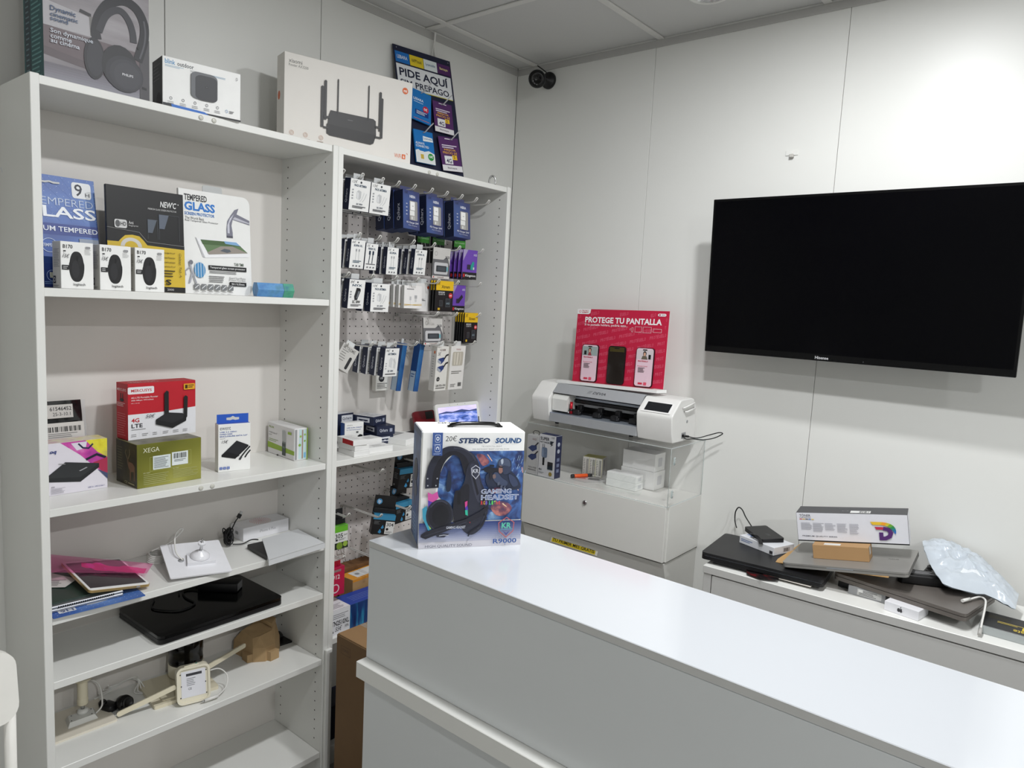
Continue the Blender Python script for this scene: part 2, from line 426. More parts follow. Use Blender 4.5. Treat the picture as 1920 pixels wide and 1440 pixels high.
ta, La = bookcase('bookcase', 'white open bookcase on the left stacked with tech boxes and laptops', A0, A1, SA)
MB().box(A0 + TS, A1 - TS, -0.0145, -0.008, 0.066, 2.0, LAMB, 0, 1, La).build('back_panel', ta)
MB().box(A0 + TS, A1 - TS, YFR + 0.03, YFR + 0.045, 0, 0.0655, LAM, 0, 1, La).build('plinth', ta)
pin_holes(ta, La, A1 - TS - 0.0001, -1, 0.12, 1.99); pin_holes(ta, La, A0 + TS + 0.0001, 1, 0.12, 1.99)
pads(ta, La, (-1.571, -1.5365), 2.0085); pads(ta, La, (-1.5705, -1.5385), 1.0425)
MB().prism(rrect(0.012, 0.26, 0.005, 4), 0.003, LAM, La @ T(A0 + TS + 0.0002, -0.2700, 1.27, 90, 0, 90)).build('edge_rail', ta)
SB = [2.0187, 1.0534, 0.4610, 0.0848]
tb, Lb = bookcase('bookcase', 'white bookcase with pegboard back and hanging accessories beside the room corner', A1, B1, SB)
pin_holes(tb, Lb, B1 - TS - 0.0001, -1, 0.12, 1.99)
pads(tb, Lb, (-0.7734, -0.7355), 2.0062)
# pegboard back: upper and lower perforated boards, plain board between
def pegmat():
    m = bpy.data.materials.new('perforated_white_board'); m.use_nodes = True; nt = m.node_tree; bs = nt.nodes['Principled BSDF']
    tc = nt.nodes.new('ShaderNodeTexCoord'); sp = nt.nodes.new('ShaderNodeSeparateXYZ'); nt.links.new(tc.outputs['Object'], sp.inputs[0])
    sq = []
    for ax, st, off in (('X', 0.0266, 0.0133), ('Z', 0.0257, 0.0)):
        a = nt.nodes.new('ShaderNodeMath'); a.operation = 'ADD'; a.inputs[1].default_value = 40 * st + off; nt.links.new(sp.outputs[ax], a.inputs[0])
        d = nt.nodes.new('ShaderNodeMath'); d.operation = 'MODULO'; d.inputs[1].default_value = st; nt.links.new(a.outputs[0], d.inputs[0])
        s_ = nt.nodes.new('ShaderNodeMath'); s_.operation = 'SUBTRACT'; s_.inputs[1].default_value = st / 2; nt.links.new(d.outputs[0], s_.inputs[0])
        p = nt.nodes.new('ShaderNodeMath'); p.operation = 'MULTIPLY'; nt.links.new(s_.outputs[0], p.inputs[0]); nt.links.new(s_.outputs[0], p.inputs[1]); sq.append(p)
    ad = nt.nodes.new('ShaderNodeMath'); ad.operation = 'ADD'; nt.links.new(sq[0].outputs[0], ad.inputs[0]); nt.links.new(sq[1].outputs[0], ad.inputs[1])
    lt = nt.nodes.new('ShaderNodeMath'); lt.operation = 'LESS_THAN'; lt.inputs[1].default_value = 0.0024 ** 2; nt.links.new(ad.outputs[0], lt.inputs[0])
    mx = nt.nodes.new('ShaderNodeMix'); mx.data_type = 'RGBA'; mx.inputs[6].default_value = (*lin((220, 214, 211)), 1); mx.inputs[7].default_value = (*lin((28, 24, 22)), 1)
    nt.links.new(lt.outputs[0], mx.inputs[0]); nt.links.new(mx.outputs[2], bs.inputs['Base Color']); bs.inputs['Roughness'].default_value = 0.5
    return m
PEG = pegmat()
MB().box(A1 + TS, B1 - TS, -0.0145, -0.008, 0.066, 2.0, LAMB, 0, 1, Lb).build('back_panel', tb)
XB = (A1 + B1) / 2
for (z0, z1, org) in ((1.372, 1.995, 1.5055), (0.480, 1.030, 0.9088)):
    o = MB().box(A1 + TS + 0.003 + 0.914, B1 - TS - 0.003 + 0.914, -0.0175, -0.0146, z0 - org, z1 - org, LAMB, 0, 1, None, {'front': PEG}).build('pegboard', tb)
    o.location = (-0.914 - XB, 0.15, org)
slab('pegboard_rail', A1 + TS + 0.004, -0.535, -0.0225, -0.0146, 1.366, 1.378, LAM, 0.001).parent = tb
bpy.data.objects['pegboard_rail'].location = (-XB, 0.15, 0)
MB().box(A1 + TS, B1 - TS, YFR + 0.03, YFR + 0.045, 0, 0.0655, LAM, 0, 1, Lb).build('plinth', tb)
# narrow white board standing against the joint of the two bookcases
o = MB().box(0, 0.024, -0.012, 0, 0, 0.44, LAM, 0.002).build('filler_board'); o.location = (-1.164, YFR - 0.001, 0.0)
tag(o, 'narrow white board standing upright against the joint between the two bookcases', 'board')

# ================================================================== sales counter
CX0, CX1, CY1, CY0 = -1.5165, -1.2290, -0.9215, -3.1
t = thing('sales_counter', 'long white sales counter with glossy raised top and projecting ledge', 'counter', ((CX0 + CX1) / 2, (CY0 + CY1) / 2, 0))
L = Matrix.Translation((-(CX0 + CX1) / 2, -(CY0 + CY1) / 2, 0))
MB().box(CX0, CX1, CY0, CY1, 1.0345, 1.05, GLOSS, 0.0012, 1, L, {'front': EDGE, 'left': EDGE, 'back': EDGE, 'right': EDGE}).build('glossy_top', t)
MB().box(CX0 + 0.0008, CX1 - 0.001, CY0, CY1 - 0.0008, 0.7805, 1.0340, CTR, 0.001, 1, L).build('raised_body', t)
MB().box(CX0 - 0.0255, CX1 + 0.03, CY0, CY1 + 0.0005, 0.7430, 0.7800, LAM, 0.0012, 1, L).build('ledge', t)
MB().box(CX0 - 0.005, CX1 + 0.01, CY0, CY1 - 0.004, 0.0, 0.7425, CTR, 0.001, 1, L).build('lower_body', t)

# ================================================================== wall display cabinet with clear acrylic case
DX, DY0, DY1 = -0.272, -1.0065, -0.362
DCAB = mat('display_cabinet_laminate', (222, 221, 216), rough=0.35, var=0.012)
t = thing('display_cabinet', 'white wall cabinet with lock carrying a clear acrylic case', 'cabinet', ((DX) / 2, (DY0 + DY1) / 2, 0.45))
L = Matrix.Translation((-DX / 2, -(DY0 + DY1) / 2, -0.45))
MB().box(DX + 0.018, -0.0008, DY0, DY1, 0.697, 0.8995, DCAB, 0.001, 1, L).build('cabinet_body', t)
d = MB().box(DX, DX + 0.0175, DY0 + 0.004, DY1 - 0.002, 0.699, 0.8985, DCAB, 0.0012, 1, L).build('drop_door', t)
lk = MB(); M_ = L @ T(DX - 0.0001, -0.6662, 0.8438, 0, -90, 0)
lk.lathe([(0.0095, 0), (0.0095, 0.002), (0.0078, 0.0042), (0.006, 0.0046)], CHROME, 24, M_); lk.box(-0.004, 0.004, -0.0009, 0.0009, 0.0046, 0.0050, BLK, 0, 1, M_)
lk.build('lock', d)
# tapering apron below the cabinet
pr_ = [(-0.0008, 0.52), (-0.20, 0.52), (-0.262, 0.692), (-0.0008, 0.692)]
MB().prism(pr_, DY1 - DY0 - 0.008, DCAB, L @ Matrix.Translation((0, DY1 - 0.004, 0)) @ Matrix.Rotation(R(90), 4, 'X')).build('sloping_apron', t)
CLEAR = clear('clear_acrylic', mix=0.02, tint=(255, 255, 255), pure=True)
AEDGE = clear('acrylic_polished_edge', (240, 246, 246), rough=0.1, mix=0.35, tint=(228, 234, 233))
z0, z1, th = 0.9005, 1.1085, 0.003
y0, y1, x0 = DY0 + 0.001, DY1 - 0.001, DX + 0.001
for n, bx in (('acrylic_front', (x0, x0 + th, y0, y1, z0, z1 - th)), ('acrylic_top', (x0, -0.002, y0, y1, z1 - th, z1)), ('acrylic_end', (x0 + th, -0.002, y0, y0 + th, z0, z1 - th)), ('acrylic_end', (x0 + th, -0.002, y1 - th, y1, z0, z1 - th))):
    MB().box(*bx, CLEAR, 0, 1, L).build(n, t)
b = MB()
for p, q in (((x0, y0, z1), (x0, y1, z1)), ((x0, y0, z0), (x0, y0, z1)), ((x0, y0, z1), (-0.002, y0, z1)), ((x0, y0, z0), (x0, y1, z0)), ((x0, y0, z0), (-0.002, y0, z0)), ((-0.003, y0, z0), (-0.003, y0, z1)), ((-0.003, y0, z1), (-0.003, y1, z1))):
    b.tube([p, q], 0.0011, AEDGE, 6, M=L)
b.build('polished_edges', t)
for z in (1.062, 0.944):
    h = MB(); h.box(-0.2535, -0.2415, y0 - 0.003, y0 - 0.0003, z - 0.013, z + 0.013, AEDGE, 0.001, 1, L)
    h.tube([(-0.2475, y0 - 0.003, z - 0.014), (-0.2475, y0 - 0.003, z + 0.014)], 0.0026, AEDGE, 8, M=L)
    for s in (-0.009, 0.009): h.lathe([(0.0022, 0), (0.0018, 0.0012)], CHROME, 10, L @ T(-0.2475, y0 - 0.0055, z + s, 90, 0, 0))
    h.build('hinge', t)
# printed strip on the apron
o = thing('promotion_sticker', 'yellow TU PRIMER MES GRATIS sticker under the wall cabinet', 'sticker', (-0.2535, -0.615, 0.66), (0, 0, 0))
f = Face(o, (0, 0.105, -0.0135), (0, -1, 0), (0.32, 0, 0.947), 0.205, 0.020); f.O = Vector((-0.0028, 0.105, -0.012)); f.cur = 'printed_strip'
f.rect(0, 0, 1, 1, (214, 190, 40)); f.text('TU PRIMER MES GRATIS', 0.02, 0.2, 0.98, 0.8, (20, 20, 18), bold=0.02); f.done()
MB().add([(-0.0027, 0.11, -0.014), (-0.0027, -0.11, -0.014), (0.0038, -0.11, 0.0085), (0.0038, 0.11, 0.0085)], [[0, 1, 2, 3]], mat('clear_sticker_film', (226, 224, 214), rough=0.2)).build('film', o)

# ================================================================== low cabinet along the right wall
LROT = 2.4
t = thing('low_cabinet', 'low white cabinet under the television piled with laptops', 'cabinet', (-0.4405, -1.2265, 0), (0, 0, LROT))
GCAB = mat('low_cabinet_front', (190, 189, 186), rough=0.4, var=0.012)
Lc = Matrix.Identity(4)
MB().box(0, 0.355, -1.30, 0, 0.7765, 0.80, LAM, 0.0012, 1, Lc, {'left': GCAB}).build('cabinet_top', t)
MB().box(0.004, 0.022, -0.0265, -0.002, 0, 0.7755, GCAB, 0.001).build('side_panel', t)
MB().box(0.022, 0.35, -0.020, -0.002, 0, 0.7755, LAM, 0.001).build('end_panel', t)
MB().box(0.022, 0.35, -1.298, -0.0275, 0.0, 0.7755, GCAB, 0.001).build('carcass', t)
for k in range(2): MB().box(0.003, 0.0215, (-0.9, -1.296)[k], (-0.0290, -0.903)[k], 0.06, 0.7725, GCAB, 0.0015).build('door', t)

# ================================================================== television
t = thing('television', 'large wall-mounted black flat television tilted downwards', 'television', (-0.15, -1.4847, 1.7054))
TVm = T(-0.0, 0, 0, 0, 0, 0)
n_ = Vector((-0.9992, 0.0046, -0.0408)).normalized(); r_ = Vector((0.0046, -1.0, 0.0017)); u_ = n_.cross(r_) * -1
u_ = r_.cross(n_).normalized() * -1 if r_.cross(n_).z < 0 else r_.cross(n_).normalized()
r_ = u_.cross(n_).normalized()
if r_.y > 0: r_ = -r_
TVM = Matrix((r_, u_, n_)).transposed().to_4x4()          # local x right, y up, z towards the room
w, h = 0.901, 0.5172
BEZ = mat('tv_bezel_black', (5, 5, 6), rough=0.25, spec=0.25)
SCRN = mat('tv_screen_glass', (2, 2, 4), rough=0.2, spec=0.12, var=0.0)
MB().box(-w / 2, w / 2, -h / 2, h / 2, -0.014, -0.0006, BEZ, 0.0015, 1, TVM).build('bezel', t)
MB().box(-w / 2 + 0.008, w / 2 - 0.008, -h / 2 + 0.021, h / 2 - 0.008, -0.0008, 0.0002, SCRN, 0, 1, TVM).build('screen', t)
MB().box(-0.30, 0.30, -0.20, 0.16, -0.062, -0.014, BLK, 0.012, 2, TVM).build('rear_housing', t)
b = MB(); b.box(-0.10, 0.10, -0.10, 0.10, -0.070, -0.062, DGREY, 0.001, 1, TVM); b.box(0.125, 0.148, -0.10, 0.10, -0.09, 0.09, DGREY, 0.001); b.box(0.07, 0.13, -0.02, 0.02, -0.05, 0.05, DGREY, 0.001)
b.build('wall_bracket', t)
f = Face(t, TVM @ Vector((-w / 2, -h / 2, -0.0006)), r_, u_, w, h); f.cur = 'brand_lettering'
f.text('Hisense', 0.415, 0.0105, 0.460, 0.0285, (190, 190, 192), bold=0.02)
f.cur = 'indicator'; f.rect(0.572, 0.012, 0.574, 0.018, (90, 90, 92)); f.done()
# ================================================================== boxes on top of the bookcases
def lerp(a, b, t): return a + (b - a) * t
ZT = 2.0188
# --- tall headphone carton (top runs out of the picture)
TEAL = ink(16, 84, 88)
c = Carton('headphone_carton', 'tall teal-sided carton picturing black headphones on top of the left bookcase', 'box', (-1.907, -0.240, ZT), 0, 0.2265, 0.125, 0.30, ink(120, 116, 120), {'left': TEAL})
PHG = blend('living_room_photo', [(92, 86, 92), (132, 126, 130), (168, 164, 168)], 5, stretch=(0.6, 1, 3))
f = c.face('front'); f.part('room_picture')
f.rect(0.0, 0, 1, 1, PHG); f.grad(0, 0.0, 1, 0.14, (150, 150, 160), (110, 106, 114), 8); f.poly([(0, .19), (1, .10), (1, .14), (0, .25)], (94, 84, 88)); f.poly([(0, .25), (1, .14), (1, .38), (0, .40)], (104, 92, 96))
f.poly([(0.0, .40), (0.46, .40), (0.44, .54), (0, .58)], (176, 174, 178)); f.poly([(.32, .56), (.43, .545), (.43, .57), (.33, .585)], (52, 52, 56)); f.poly([(.42, .41), (.46, .41), (.45, .55), (.41, .55)], (120, 118, 116)); f.rect(.90, .03, 1, .50, (74, 72, 76)); f.poly([(.92, .11), (.97, .105), (.97, .125), (.92, .13)], (30, 30, 34))
f.part('headphone_picture')
DK = (44, 44, 50)
f.curve([(.48, .40), (.47, .46), (.50, .56), (.58, .67), (.68, .73), (.78, .745), (.88, .71), (.945, .62), (.95, .52), (.92, .42), (.88, .32)], 0.021, (38, 38, 43)); f.curve([(.50, .46), (.56, .58), (.64, .645), (.72, .66), (.79, .61), (.83, .53), (.84, .45)], 0.015, (54, 54, 60)); f.curve([(.90, .34), (.945, .45), (.96, .55), (.945, .64)], .004, (84, 84, 90))
f.ell(.455, .25, .10, .155, (40, 40, 45)); f.ell(.46, .25, .08, .13, (52, 52, 58)); f.ell(.70, .235, .18, .165, (38, 38, 42)); f.ell(.745, .19, .19, .138, (50, 50, 56)); f.ell(.76, .185, .165, .12, (58, 58, 64)); f.ell(.77, .18, .135, .1, (64, 64, 70)); f.circ(.885, .42, .014, (24, 24, 26))
f.text('PHILIPS', .72, .178, .83, .197, (210, 210, 214), bold=.02)
f.part('slogan_lettering')
for i, s_ in enumerate(('Dynamic', 'cinematic', 'sound')): f.text(s_, .06, (.500, .470, .440)[i], (.285, .305, .215)[i], (.545, .498, .470)[i], (50, 78, 116), bold=.012)
for i, s_ in enumerate(('Son dynamique', 'comme', 'au cinéma')): f.text(s_, .057, (.345, .315, .283)[i], (.44, .244, .315)[i], (.385, .337, .313)[i], (206, 212, 222), bold=.01)
f = c.face('left'); f.part('side_print')
f.rect(.08, 0, .36, .9, (10, 40, 52)); f.lines(.12, .1, .3, .72, 16, (90, 120, 128), .3, 3); f.lines(.42, .03, .92, .76, 22, (96, 150, 150), .35, 5); f.ring(.62, .86, .10, .04, .3, (200, 216, 216)); f.rect(.2, .78, .32, .8, (220, 226, 226))
c.done()
# --- camera carton
c = Carton('camera_carton', 'white outdoor security camera carton lying on top of the left bookcase', 'box', (-1.657, -0.259, ZT), -8.6, 0.192, 0.085, 0.122, WPAPER, {'left': ink(70, 70, 72)})
f = c.face('front'); f.part('front_print')
f.text('blink', .03, .86, .155, .955, (60, 140, 190), bold=.015); f.text('outdoor', .18, .86, .385, .945, (70, 74, 80), bold=.01); f.lines(.03, .80, .27, .845, 2, (150, 180, 200), .4); f.lines(.34, .80, .55, .84, 2, (176, 178, 180), .4, 4); f.lines(.58, .80, .86, .84, 2, (140, 170, 195), .4, 6)
for u in (.10, .25, .40, .55, .69): f.ring(u, .20, .017, .03, .3, (120, 120, 124)); f.lines(u - .04, .085, u + .04, .145, 2, (170, 170, 172), .35, 7)
f.ring(.81, .165, .017, .03, .25, (70, 130, 180)); f.lines(.845, .13, .91, .19, 2, (120, 120, 124)); f.ring(.945, .87, .012, .03, .3, (130, 130, 132))
f.poly([(0.0, 0), (1, 0), (1, .035), (.55, .035), (.0, .03)], (18, 18, 20)); f.poly([(.11, .0), (.58, .0), (.52, .05), (.10, .085)], (34, 104, 190)); f.poly([(0, .0), (.11, .0), (.10, .085), (0, .09)], (26, 28, 32))
f.part('camera_picture')
f.poly(rrect(.34, .54, .09, 5, .345, .29), (96, 98, 102)); f.poly(rrect(.285, .50, .085, 5, .40, .28), (44, 45, 49)); f.circ(.545, .56, .018, (24, 24, 27)); f.circ(.545, .56, .009, (70, 72, 76))
f = c.face('left'); f.part('side_print'); f.ell(.62, .18, .22, .14, (16, 16, 18)); f.lines(.15, .55, .8, .9, 5, (130, 132, 134), .3)
c.done()
# --- router carton
CRM = mat('cream_white_card', (226, 222, 216), rough=0.55, var=0.03, scale=14)
c = Carton('router_carton', 'large off-white carton picturing a black six-antenna router across both bookcases', 'box', (-1.2665, -0.176, ZT), -13.2, 0.4245, 0.062, 0.259, CRM)
f = c.face('front'); f.part('front_lettering')
f.text('xiaomi', .03, .893, .125, .935, (70, 68, 66)); f.text('Router AX3200', .03, .855, .17, .885, (120, 118, 114)); f.text('WiFi', .86, .055, .918, .107, (214, 110, 60)); f.rect(.925, .052, .955, .11, (214, 104, 52)); f.text('6', .934, .062, .947, .10, (240, 236, 230), bold=.02); f.ring(.962, .112, .012, .02, .25, (214, 110, 60), 0, 90)
f.circ(.937, .885, .024, (216, 104, 50)); f.text('mi', .924, .868, .951, .902, (244, 240, 234), bold=.02)
for i, u in enumerate((.055, .155, .27)): f.ring(u, .125, .016, .026, .12, (190, 140, 110)); f.ring(u, .125, .008, .013, .2, (190, 140, 110)); f.lines(u - .03, .055, u + .035, .085, 2, (170, 150, 138), .4, i)
f.part('router_picture')
D1, D2 = (58, 57, 58), (48, 47, 48)
f.poly([(.325, .40), (.338, .46), (.675, .46), (.695, .44), (.70, .27), (.68, .17), (.655, .15), (.335, .17), (.31, .19), (.315, .28)], D1); f.poly([(.31, .19), (.335, .17), (.655, .15), (.68, .17), (.70, .275), (.31, .30)], D2); f.rect(.47, .385, .51, .392, (110, 110, 110))
for (u, v0, v1, w_) in ((.275, .25, .72, .022), (.297, .34, .79, .020), (.392, .44, .835, .010), (.633, .44, .845, .010), (.728, .33, .80, .020), (.742, .25, .73, .020)): f.poly([(u - w_ / 2, v0), (u + w_ / 2, v0), (u + w_ / 2, v1 - .01), (u, v1), (u - w_ / 2, v1 - .012)], D1)
f.rect(.285, .36, .33, .385, D1); f.rect(.285, .24, .32, .262, D1); f.rect(.69, .36, .73, .385, D1); f.rect(.69, .24, .74, .262, D1)
f = c.face('left'); f.part('side_print'); f.ell(.3, .55, .16, .05, (206, 96, 46))
c.done()
# --- prepaid SIM poster board leaning on the wall
t = thing('sim_display_board', 'dark blue PIDE AQUÍ SIM PREPAGO display board leaning on the back wall', 'display board', (-0.719, -0.114, ZT + .004), (-12.3, -1.6, -5.2))
w, h = 0.27, 0.478
BN = ink(26, 30, 56)
MB().box(0, w, 0, 0.004, 0, h, BN, 0.0006).build('board', t)
f = Face(t, (0, 0, 0), (1, 0, 0), (0, 0, 1), w, h); f.part('heading_print')
for i, (cl_, tx, s) in enumerate((((20, 110, 190), (235, 240, 245), 'LEBARA'), ((226, 200, 40), (50, 46, 30), 'HAPPYmóvil'), ((222, 230, 230), (40, 90, 130), 'Lycamobile'), ((78, 34, 92), (240, 226, 150), 'llamaya'))):
    u = .02 + .24 * i; f.rect(u, .868, u + .235, .952, cl_); f.text(s, u + .03, .898, u + .20, .925, tx, bold=.01, keep='c')
f.rect(.015, .672, .965, .855, (226, 228, 230)); f.rect(.015, .667, .965, .672, (206, 200, 60)); f.text('PIDE AQUÍ', .055, .752, .90, .842, (24, 30, 56), bold=.025); f.text('SIM PREPAGO', .055, .688, .90, .738, (24, 30, 56), bold=.015)
for u in (.05, .95): f.circ(u, .978, .008, (150, 152, 158))
f.done()
def sim_card(name, label, u, v, w_, h_, rot, kind, dy, n=1, rx=6):
    """hanging SIM starter card in front of the board"""
    c_ = thing(name, label, 'SIM card', (0, 0, 0), (0, 0, 0), 'SIM cards hanging on the display board')
    c_.matrix_world = t.matrix_basis @ T(u * w, -dy, v * h, 0, rot, 0)
    k = ink(*((84, 42, 100) if kind == 'p' else (22, 116, 190)))
    MB().box(-w_ / 2, w_ / 2, 0, 0.0008 * n, -h_, 0, k, 0).build('card', c_)
    f = Face(c_, (-w_ / 2, 0, -h_), (1, 0, 0), (0, 0, 1), w_, h_); f.part('card_print')
    if kind == 'p':
        f.rect(0, 0, 1, .17, (232, 230, 232)); f.text('llamaya', .25, .05, .72, .12, (60, 40, 70), bold=.01); f.lines(.12, .66, .9, .78, 2, (225, 215, 230), .5); f.text('MEJOR', .2, .58, .8, .65, (226, 170, 80), bold=.02); f.text('PRECIO 5€', .12, .50, .84, .57, (226, 170, 80), bold=.02)
        f.rect(.16, .20, .56, .44, (236, 236, 238)); f.text('4G', .24, .23, .5, .36, (50, 40, 80), bold=.02); f.rect(.56, .34, .80, .48, (236, 190, 50)); f.text('5', .62, .37, .70, .46, (60, 44, 20), bold=.01); f.rect(.3, .93, .7, .955, (236, 234, 238))
    elif kind == 'l':
        f.text('LEBARA', .08, .66, .60, .74, (235, 242, 250), bold=.015); f.lines(.1, .58, .6, .63, 1, (190, 215, 240), .4); f.circ(.72, .45, .15, (206, 40, 70)); f.text('0€', .62, .41, .80, .50, (245, 240, 240), bold=.02); f.rect(.18, .20, .86, .36, (14, 56, 130)); f.lines(.24, .22, .8, .34, 3, (225, 235, 245), .4); f.lines(.1, .05, .95, .08, 1, (220, 120, 110), .5)
    else:
        f.poly([(0, 0), (1, 0), (1, .33), (.7, .40), (.35, .33), (.15, .40), (0, .36)], (232, 236, 236)); f.poly([(.45, .68), (.98, .70), (.95, .82), (.46, .84)], (235, 240, 242)); f.text('Lycamobile', .5, .73, .93, .80, (40, 100, 150), bold=.01); f.text('ALWAYS', .04, .56, .5, .63, (235, 242, 248), bold=.015); f.text('CONNECTED', .04, .47, .72, .54, (235, 242, 248), bold=.015); f.rect(.15, .08, .42, .36, (236, 236, 232)); f.rect(.24, .12, .40, .26, (206, 176, 70)); f.circ(.78, .22, .15, (40, 150, 60)); f.text('0€', .68, .19, .88, .27, (240, 246, 240), bold=.02)
    f.done()
sim_card('sim_card', 'blue SIM card with red 0€ dot hanging upper left on the display board', .36, .660, .088, .118, 9, 'l', .014, 6)
sim_card('sim_card', 'blue SIM card with green 0€ dot hanging lower left on the display board', .30, .348, .088, .122, 1, 'y', .014, 8)
sim_card('sim_card', 'purple 4G SIM card hanging upper right on the display board', .715, .617, .092, .118, 2, 'p', .012, 3)
sim_card('sim_card', 'purple 4G SIM card hanging lower right on the display board', .745, .342, .098, .130, -3, 'p', .012, 3)
o = MB()
for (u, v) in ((.35, .650), (.70, .60), (.30, .335), (.77, .325)):
    o.tube([(u * w, -0.001, v * h), (u * w, -.028, v * h - .002), ((u + .05) * w, -.045, v * h + .016), ((u + .09) * w, -.050, v * h + .026)], .0022, mat('grey_hook_plastic', (190, 190, 192), rough=.3), 8)
o.build('display_hooks', t)
# --- chrome ring on the right bookcase top
t = thing('chrome_ring', 'small chrome ring bracket standing on top of the right bookcase', 'bracket', (-0.420, -0.255, ZT), (0, 0, 40))
for x in (-.006, .006): MB().tube([(x, 0.012 * math.cos(R(a)), .014 + .021 * math.sin(R(a))) for a in range(-38, 219, 12)], .0028, CHROME, 8).build('loop', t)
MB().box(-.012, .012, -.014, .014, 0, .003, CHROME, .0006).build('foot', t)

# ================================================================== left bookcase, first shelf
Z1 = 1.5619
DOTB = blend('blue_dotted_print', [(36, 66, 140), (58, 98, 172), (96, 134, 196)], 9, stretch=(1, 1, 1.2), detail=1)
def hang_slot(f, u, v, w_, m): f.poly([(u - w_ / 2, v - .008), (u - w_ * .2, v - .012), (u, v - .002), (u + w_ * .2, v - .012), (u + w_ / 2, v - .008), (u + w_ / 2, v + .008), (u + w_ * .2, v + .006), (u, v + .014), (u - w_ * .2, v + .006), (u - w_ / 2, v + .008)], m)
# blue 9H screen protector packet
t = thing('screen_protector_packet', 'blue 9H tempered glass packet leaning behind the mouse boxes', 'packet', (-1.8385, -0.128, Z1 + .0012), (-10, 0, 1.5))
w, h = 0.178, 0.276
MB().box(-w / 2, w / 2, 0, .003, 0, h, ink(40, 72, 148), .0005).build('card', t)
f = Face(t, (-w / 2, 0, 0), (1, 0, 0), (0, 0, 1), w, h); f.part('front_print')
f.rect(0, 0, 1, 1, DOTB); f.grad(0, 0, 1, .42, (26, 50, 116), (60, 96, 170), 8); f.rect(0, .47, 1, .57, (52, 70, 140))
for i in range(13):
    for j in range(7): f.circ(.03 + .08 * i, .63 + .055 * j + (.027 if i % 2 else 0), .0045, (190, 206, 232), 8); f.layer -= 1
f.layer += 1
for k in range(-3, 9): f.line([(max(0, k * .16 - .3), .6), (min(1, k * .16 + .35), 1.0)], .0003, (120, 150, 205)); f.layer -= 1
f.layer += 1
for k in range(0, 9): f.line([(min(1, k * .16 + .2), .6), (max(0, k * .16 - .4), 1.0)], .0003, (120, 150, 205)); f.layer -= 1
f.layer += 1
f.poly(rrect(.25, .145, .03, 4, .70, .82), (232, 234, 236)); f.text('9', .735, .84, .835, .95, (30, 34, 50), bold=.01); f.text('H', .87, .84, .925, .875, (30, 34, 50))
f.text('TEMPERED', .20, .735, .96, .80, (200, 212, 234), bold=-.012); f.text('GLASS', .06, .625, .985, .725, (240, 243, 248), bold=.02); f.text('PREMIUM TEMPERED', .02, .50, .99, .545, (232, 236, 246), bold=.01)
f.ring(.36, .37, .10, .064, .08, (190, 204, 230)); f.text('TEMPERED', .27, .357, .46, .385, (220, 228, 242), bold=.01); f.rect(.74, .40, .99, .45, (150, 160, 176)); f.ring(.36, .10, .07, .05, .1, (170, 190, 224)); f.rect(.33, .08, .41, .13, (214, 214, 190)); f.lines(.26, .02, .45, .05, 2, (120, 150, 200))
hang_slot(f, .42, .935, .26, (196, 197, 198)); f.done()
# three mouse boxes
ctr_ = {}
def mouse_box(x, y, lab, seed, w):
    c = Carton('mouse_box', lab, 'box', (x, y, Z1), 1.0, w, .050, .1095, WPAPER, {'left': ink(196, 194, 188)}, group='boxed computer mice')
    f = c.face('front'); f.part('mouse_picture')
    pts = [(.48 + .235 * math.copysign(abs(math.sin(R(a))) ** .78, math.sin(R(a))) * (1.0 if math.cos(R(a)) < .2 else .94), .475 + .325 * math.cos(R(a))) for a in range(0, 360, 8)]
    f.poly(pts, (30, 30, 32)); f.ell(.445, .42, .12, .19, (40, 40, 43)); f.ell(.50, .66, .022, .06, (16, 16, 17)); f.poly([(.50, .60), (.60, .74), (.64, .60), (.58, .45)], (36, 36, 38))
    f.part('front_print'); f.text('B170', .07, .855, .36, .935, (40, 40, 42), bold=.012); f.rect(.08, .785, .155, .81, (40, 40, 42)); f.rect(.095, .74, .14, .783, (190, 190, 192)); f.rect(.10, .745, .135, .78, (236, 236, 235))
    f.rect(.03, .40, .24, .50, (34, 34, 36)); f.lines(.06, .415, .21, .485, 2, (190, 190, 190), .4, seed); f.lines(.72, .74, .93, .86, 5, (190, 190, 190), .3, seed); f.poly(rrect(.15, .05, .02, 3, .75, .87), (150, 150, 152))
    f.text('logitech', .37, .055, .73, .125, (44, 44, 46), bold=.008)
    f.part('price_handwriting'); f.text('15€', .05, .655, .26, .735, (34, 34, 44), shear=.35)
    f = c.face('left'); f.part('side_print'); f.lines(.15, .45, .85, .85, 14, (120, 118, 114), .35, seed); f.rect(.08, .10, .38, .26, (20, 20, 22)); f.ring(.23, .18, .10, .05, .3, (220, 220, 220)); f.lines(.1, .03, .8, .07, 2, (120, 118, 114))
    c.done()
mouse_box(-1.8760, -.2205, 'leftmost white B170 mouse box on the upper shelf', 1, .0705)
mouse_box(-1.7915, -.2205, 'middle white B170 mouse box on the upper shelf', 2, .0725)
mouse_box(-1.7100, -.2205, 'rightmost white B170 mouse box on the upper shelf', 3, .0735)
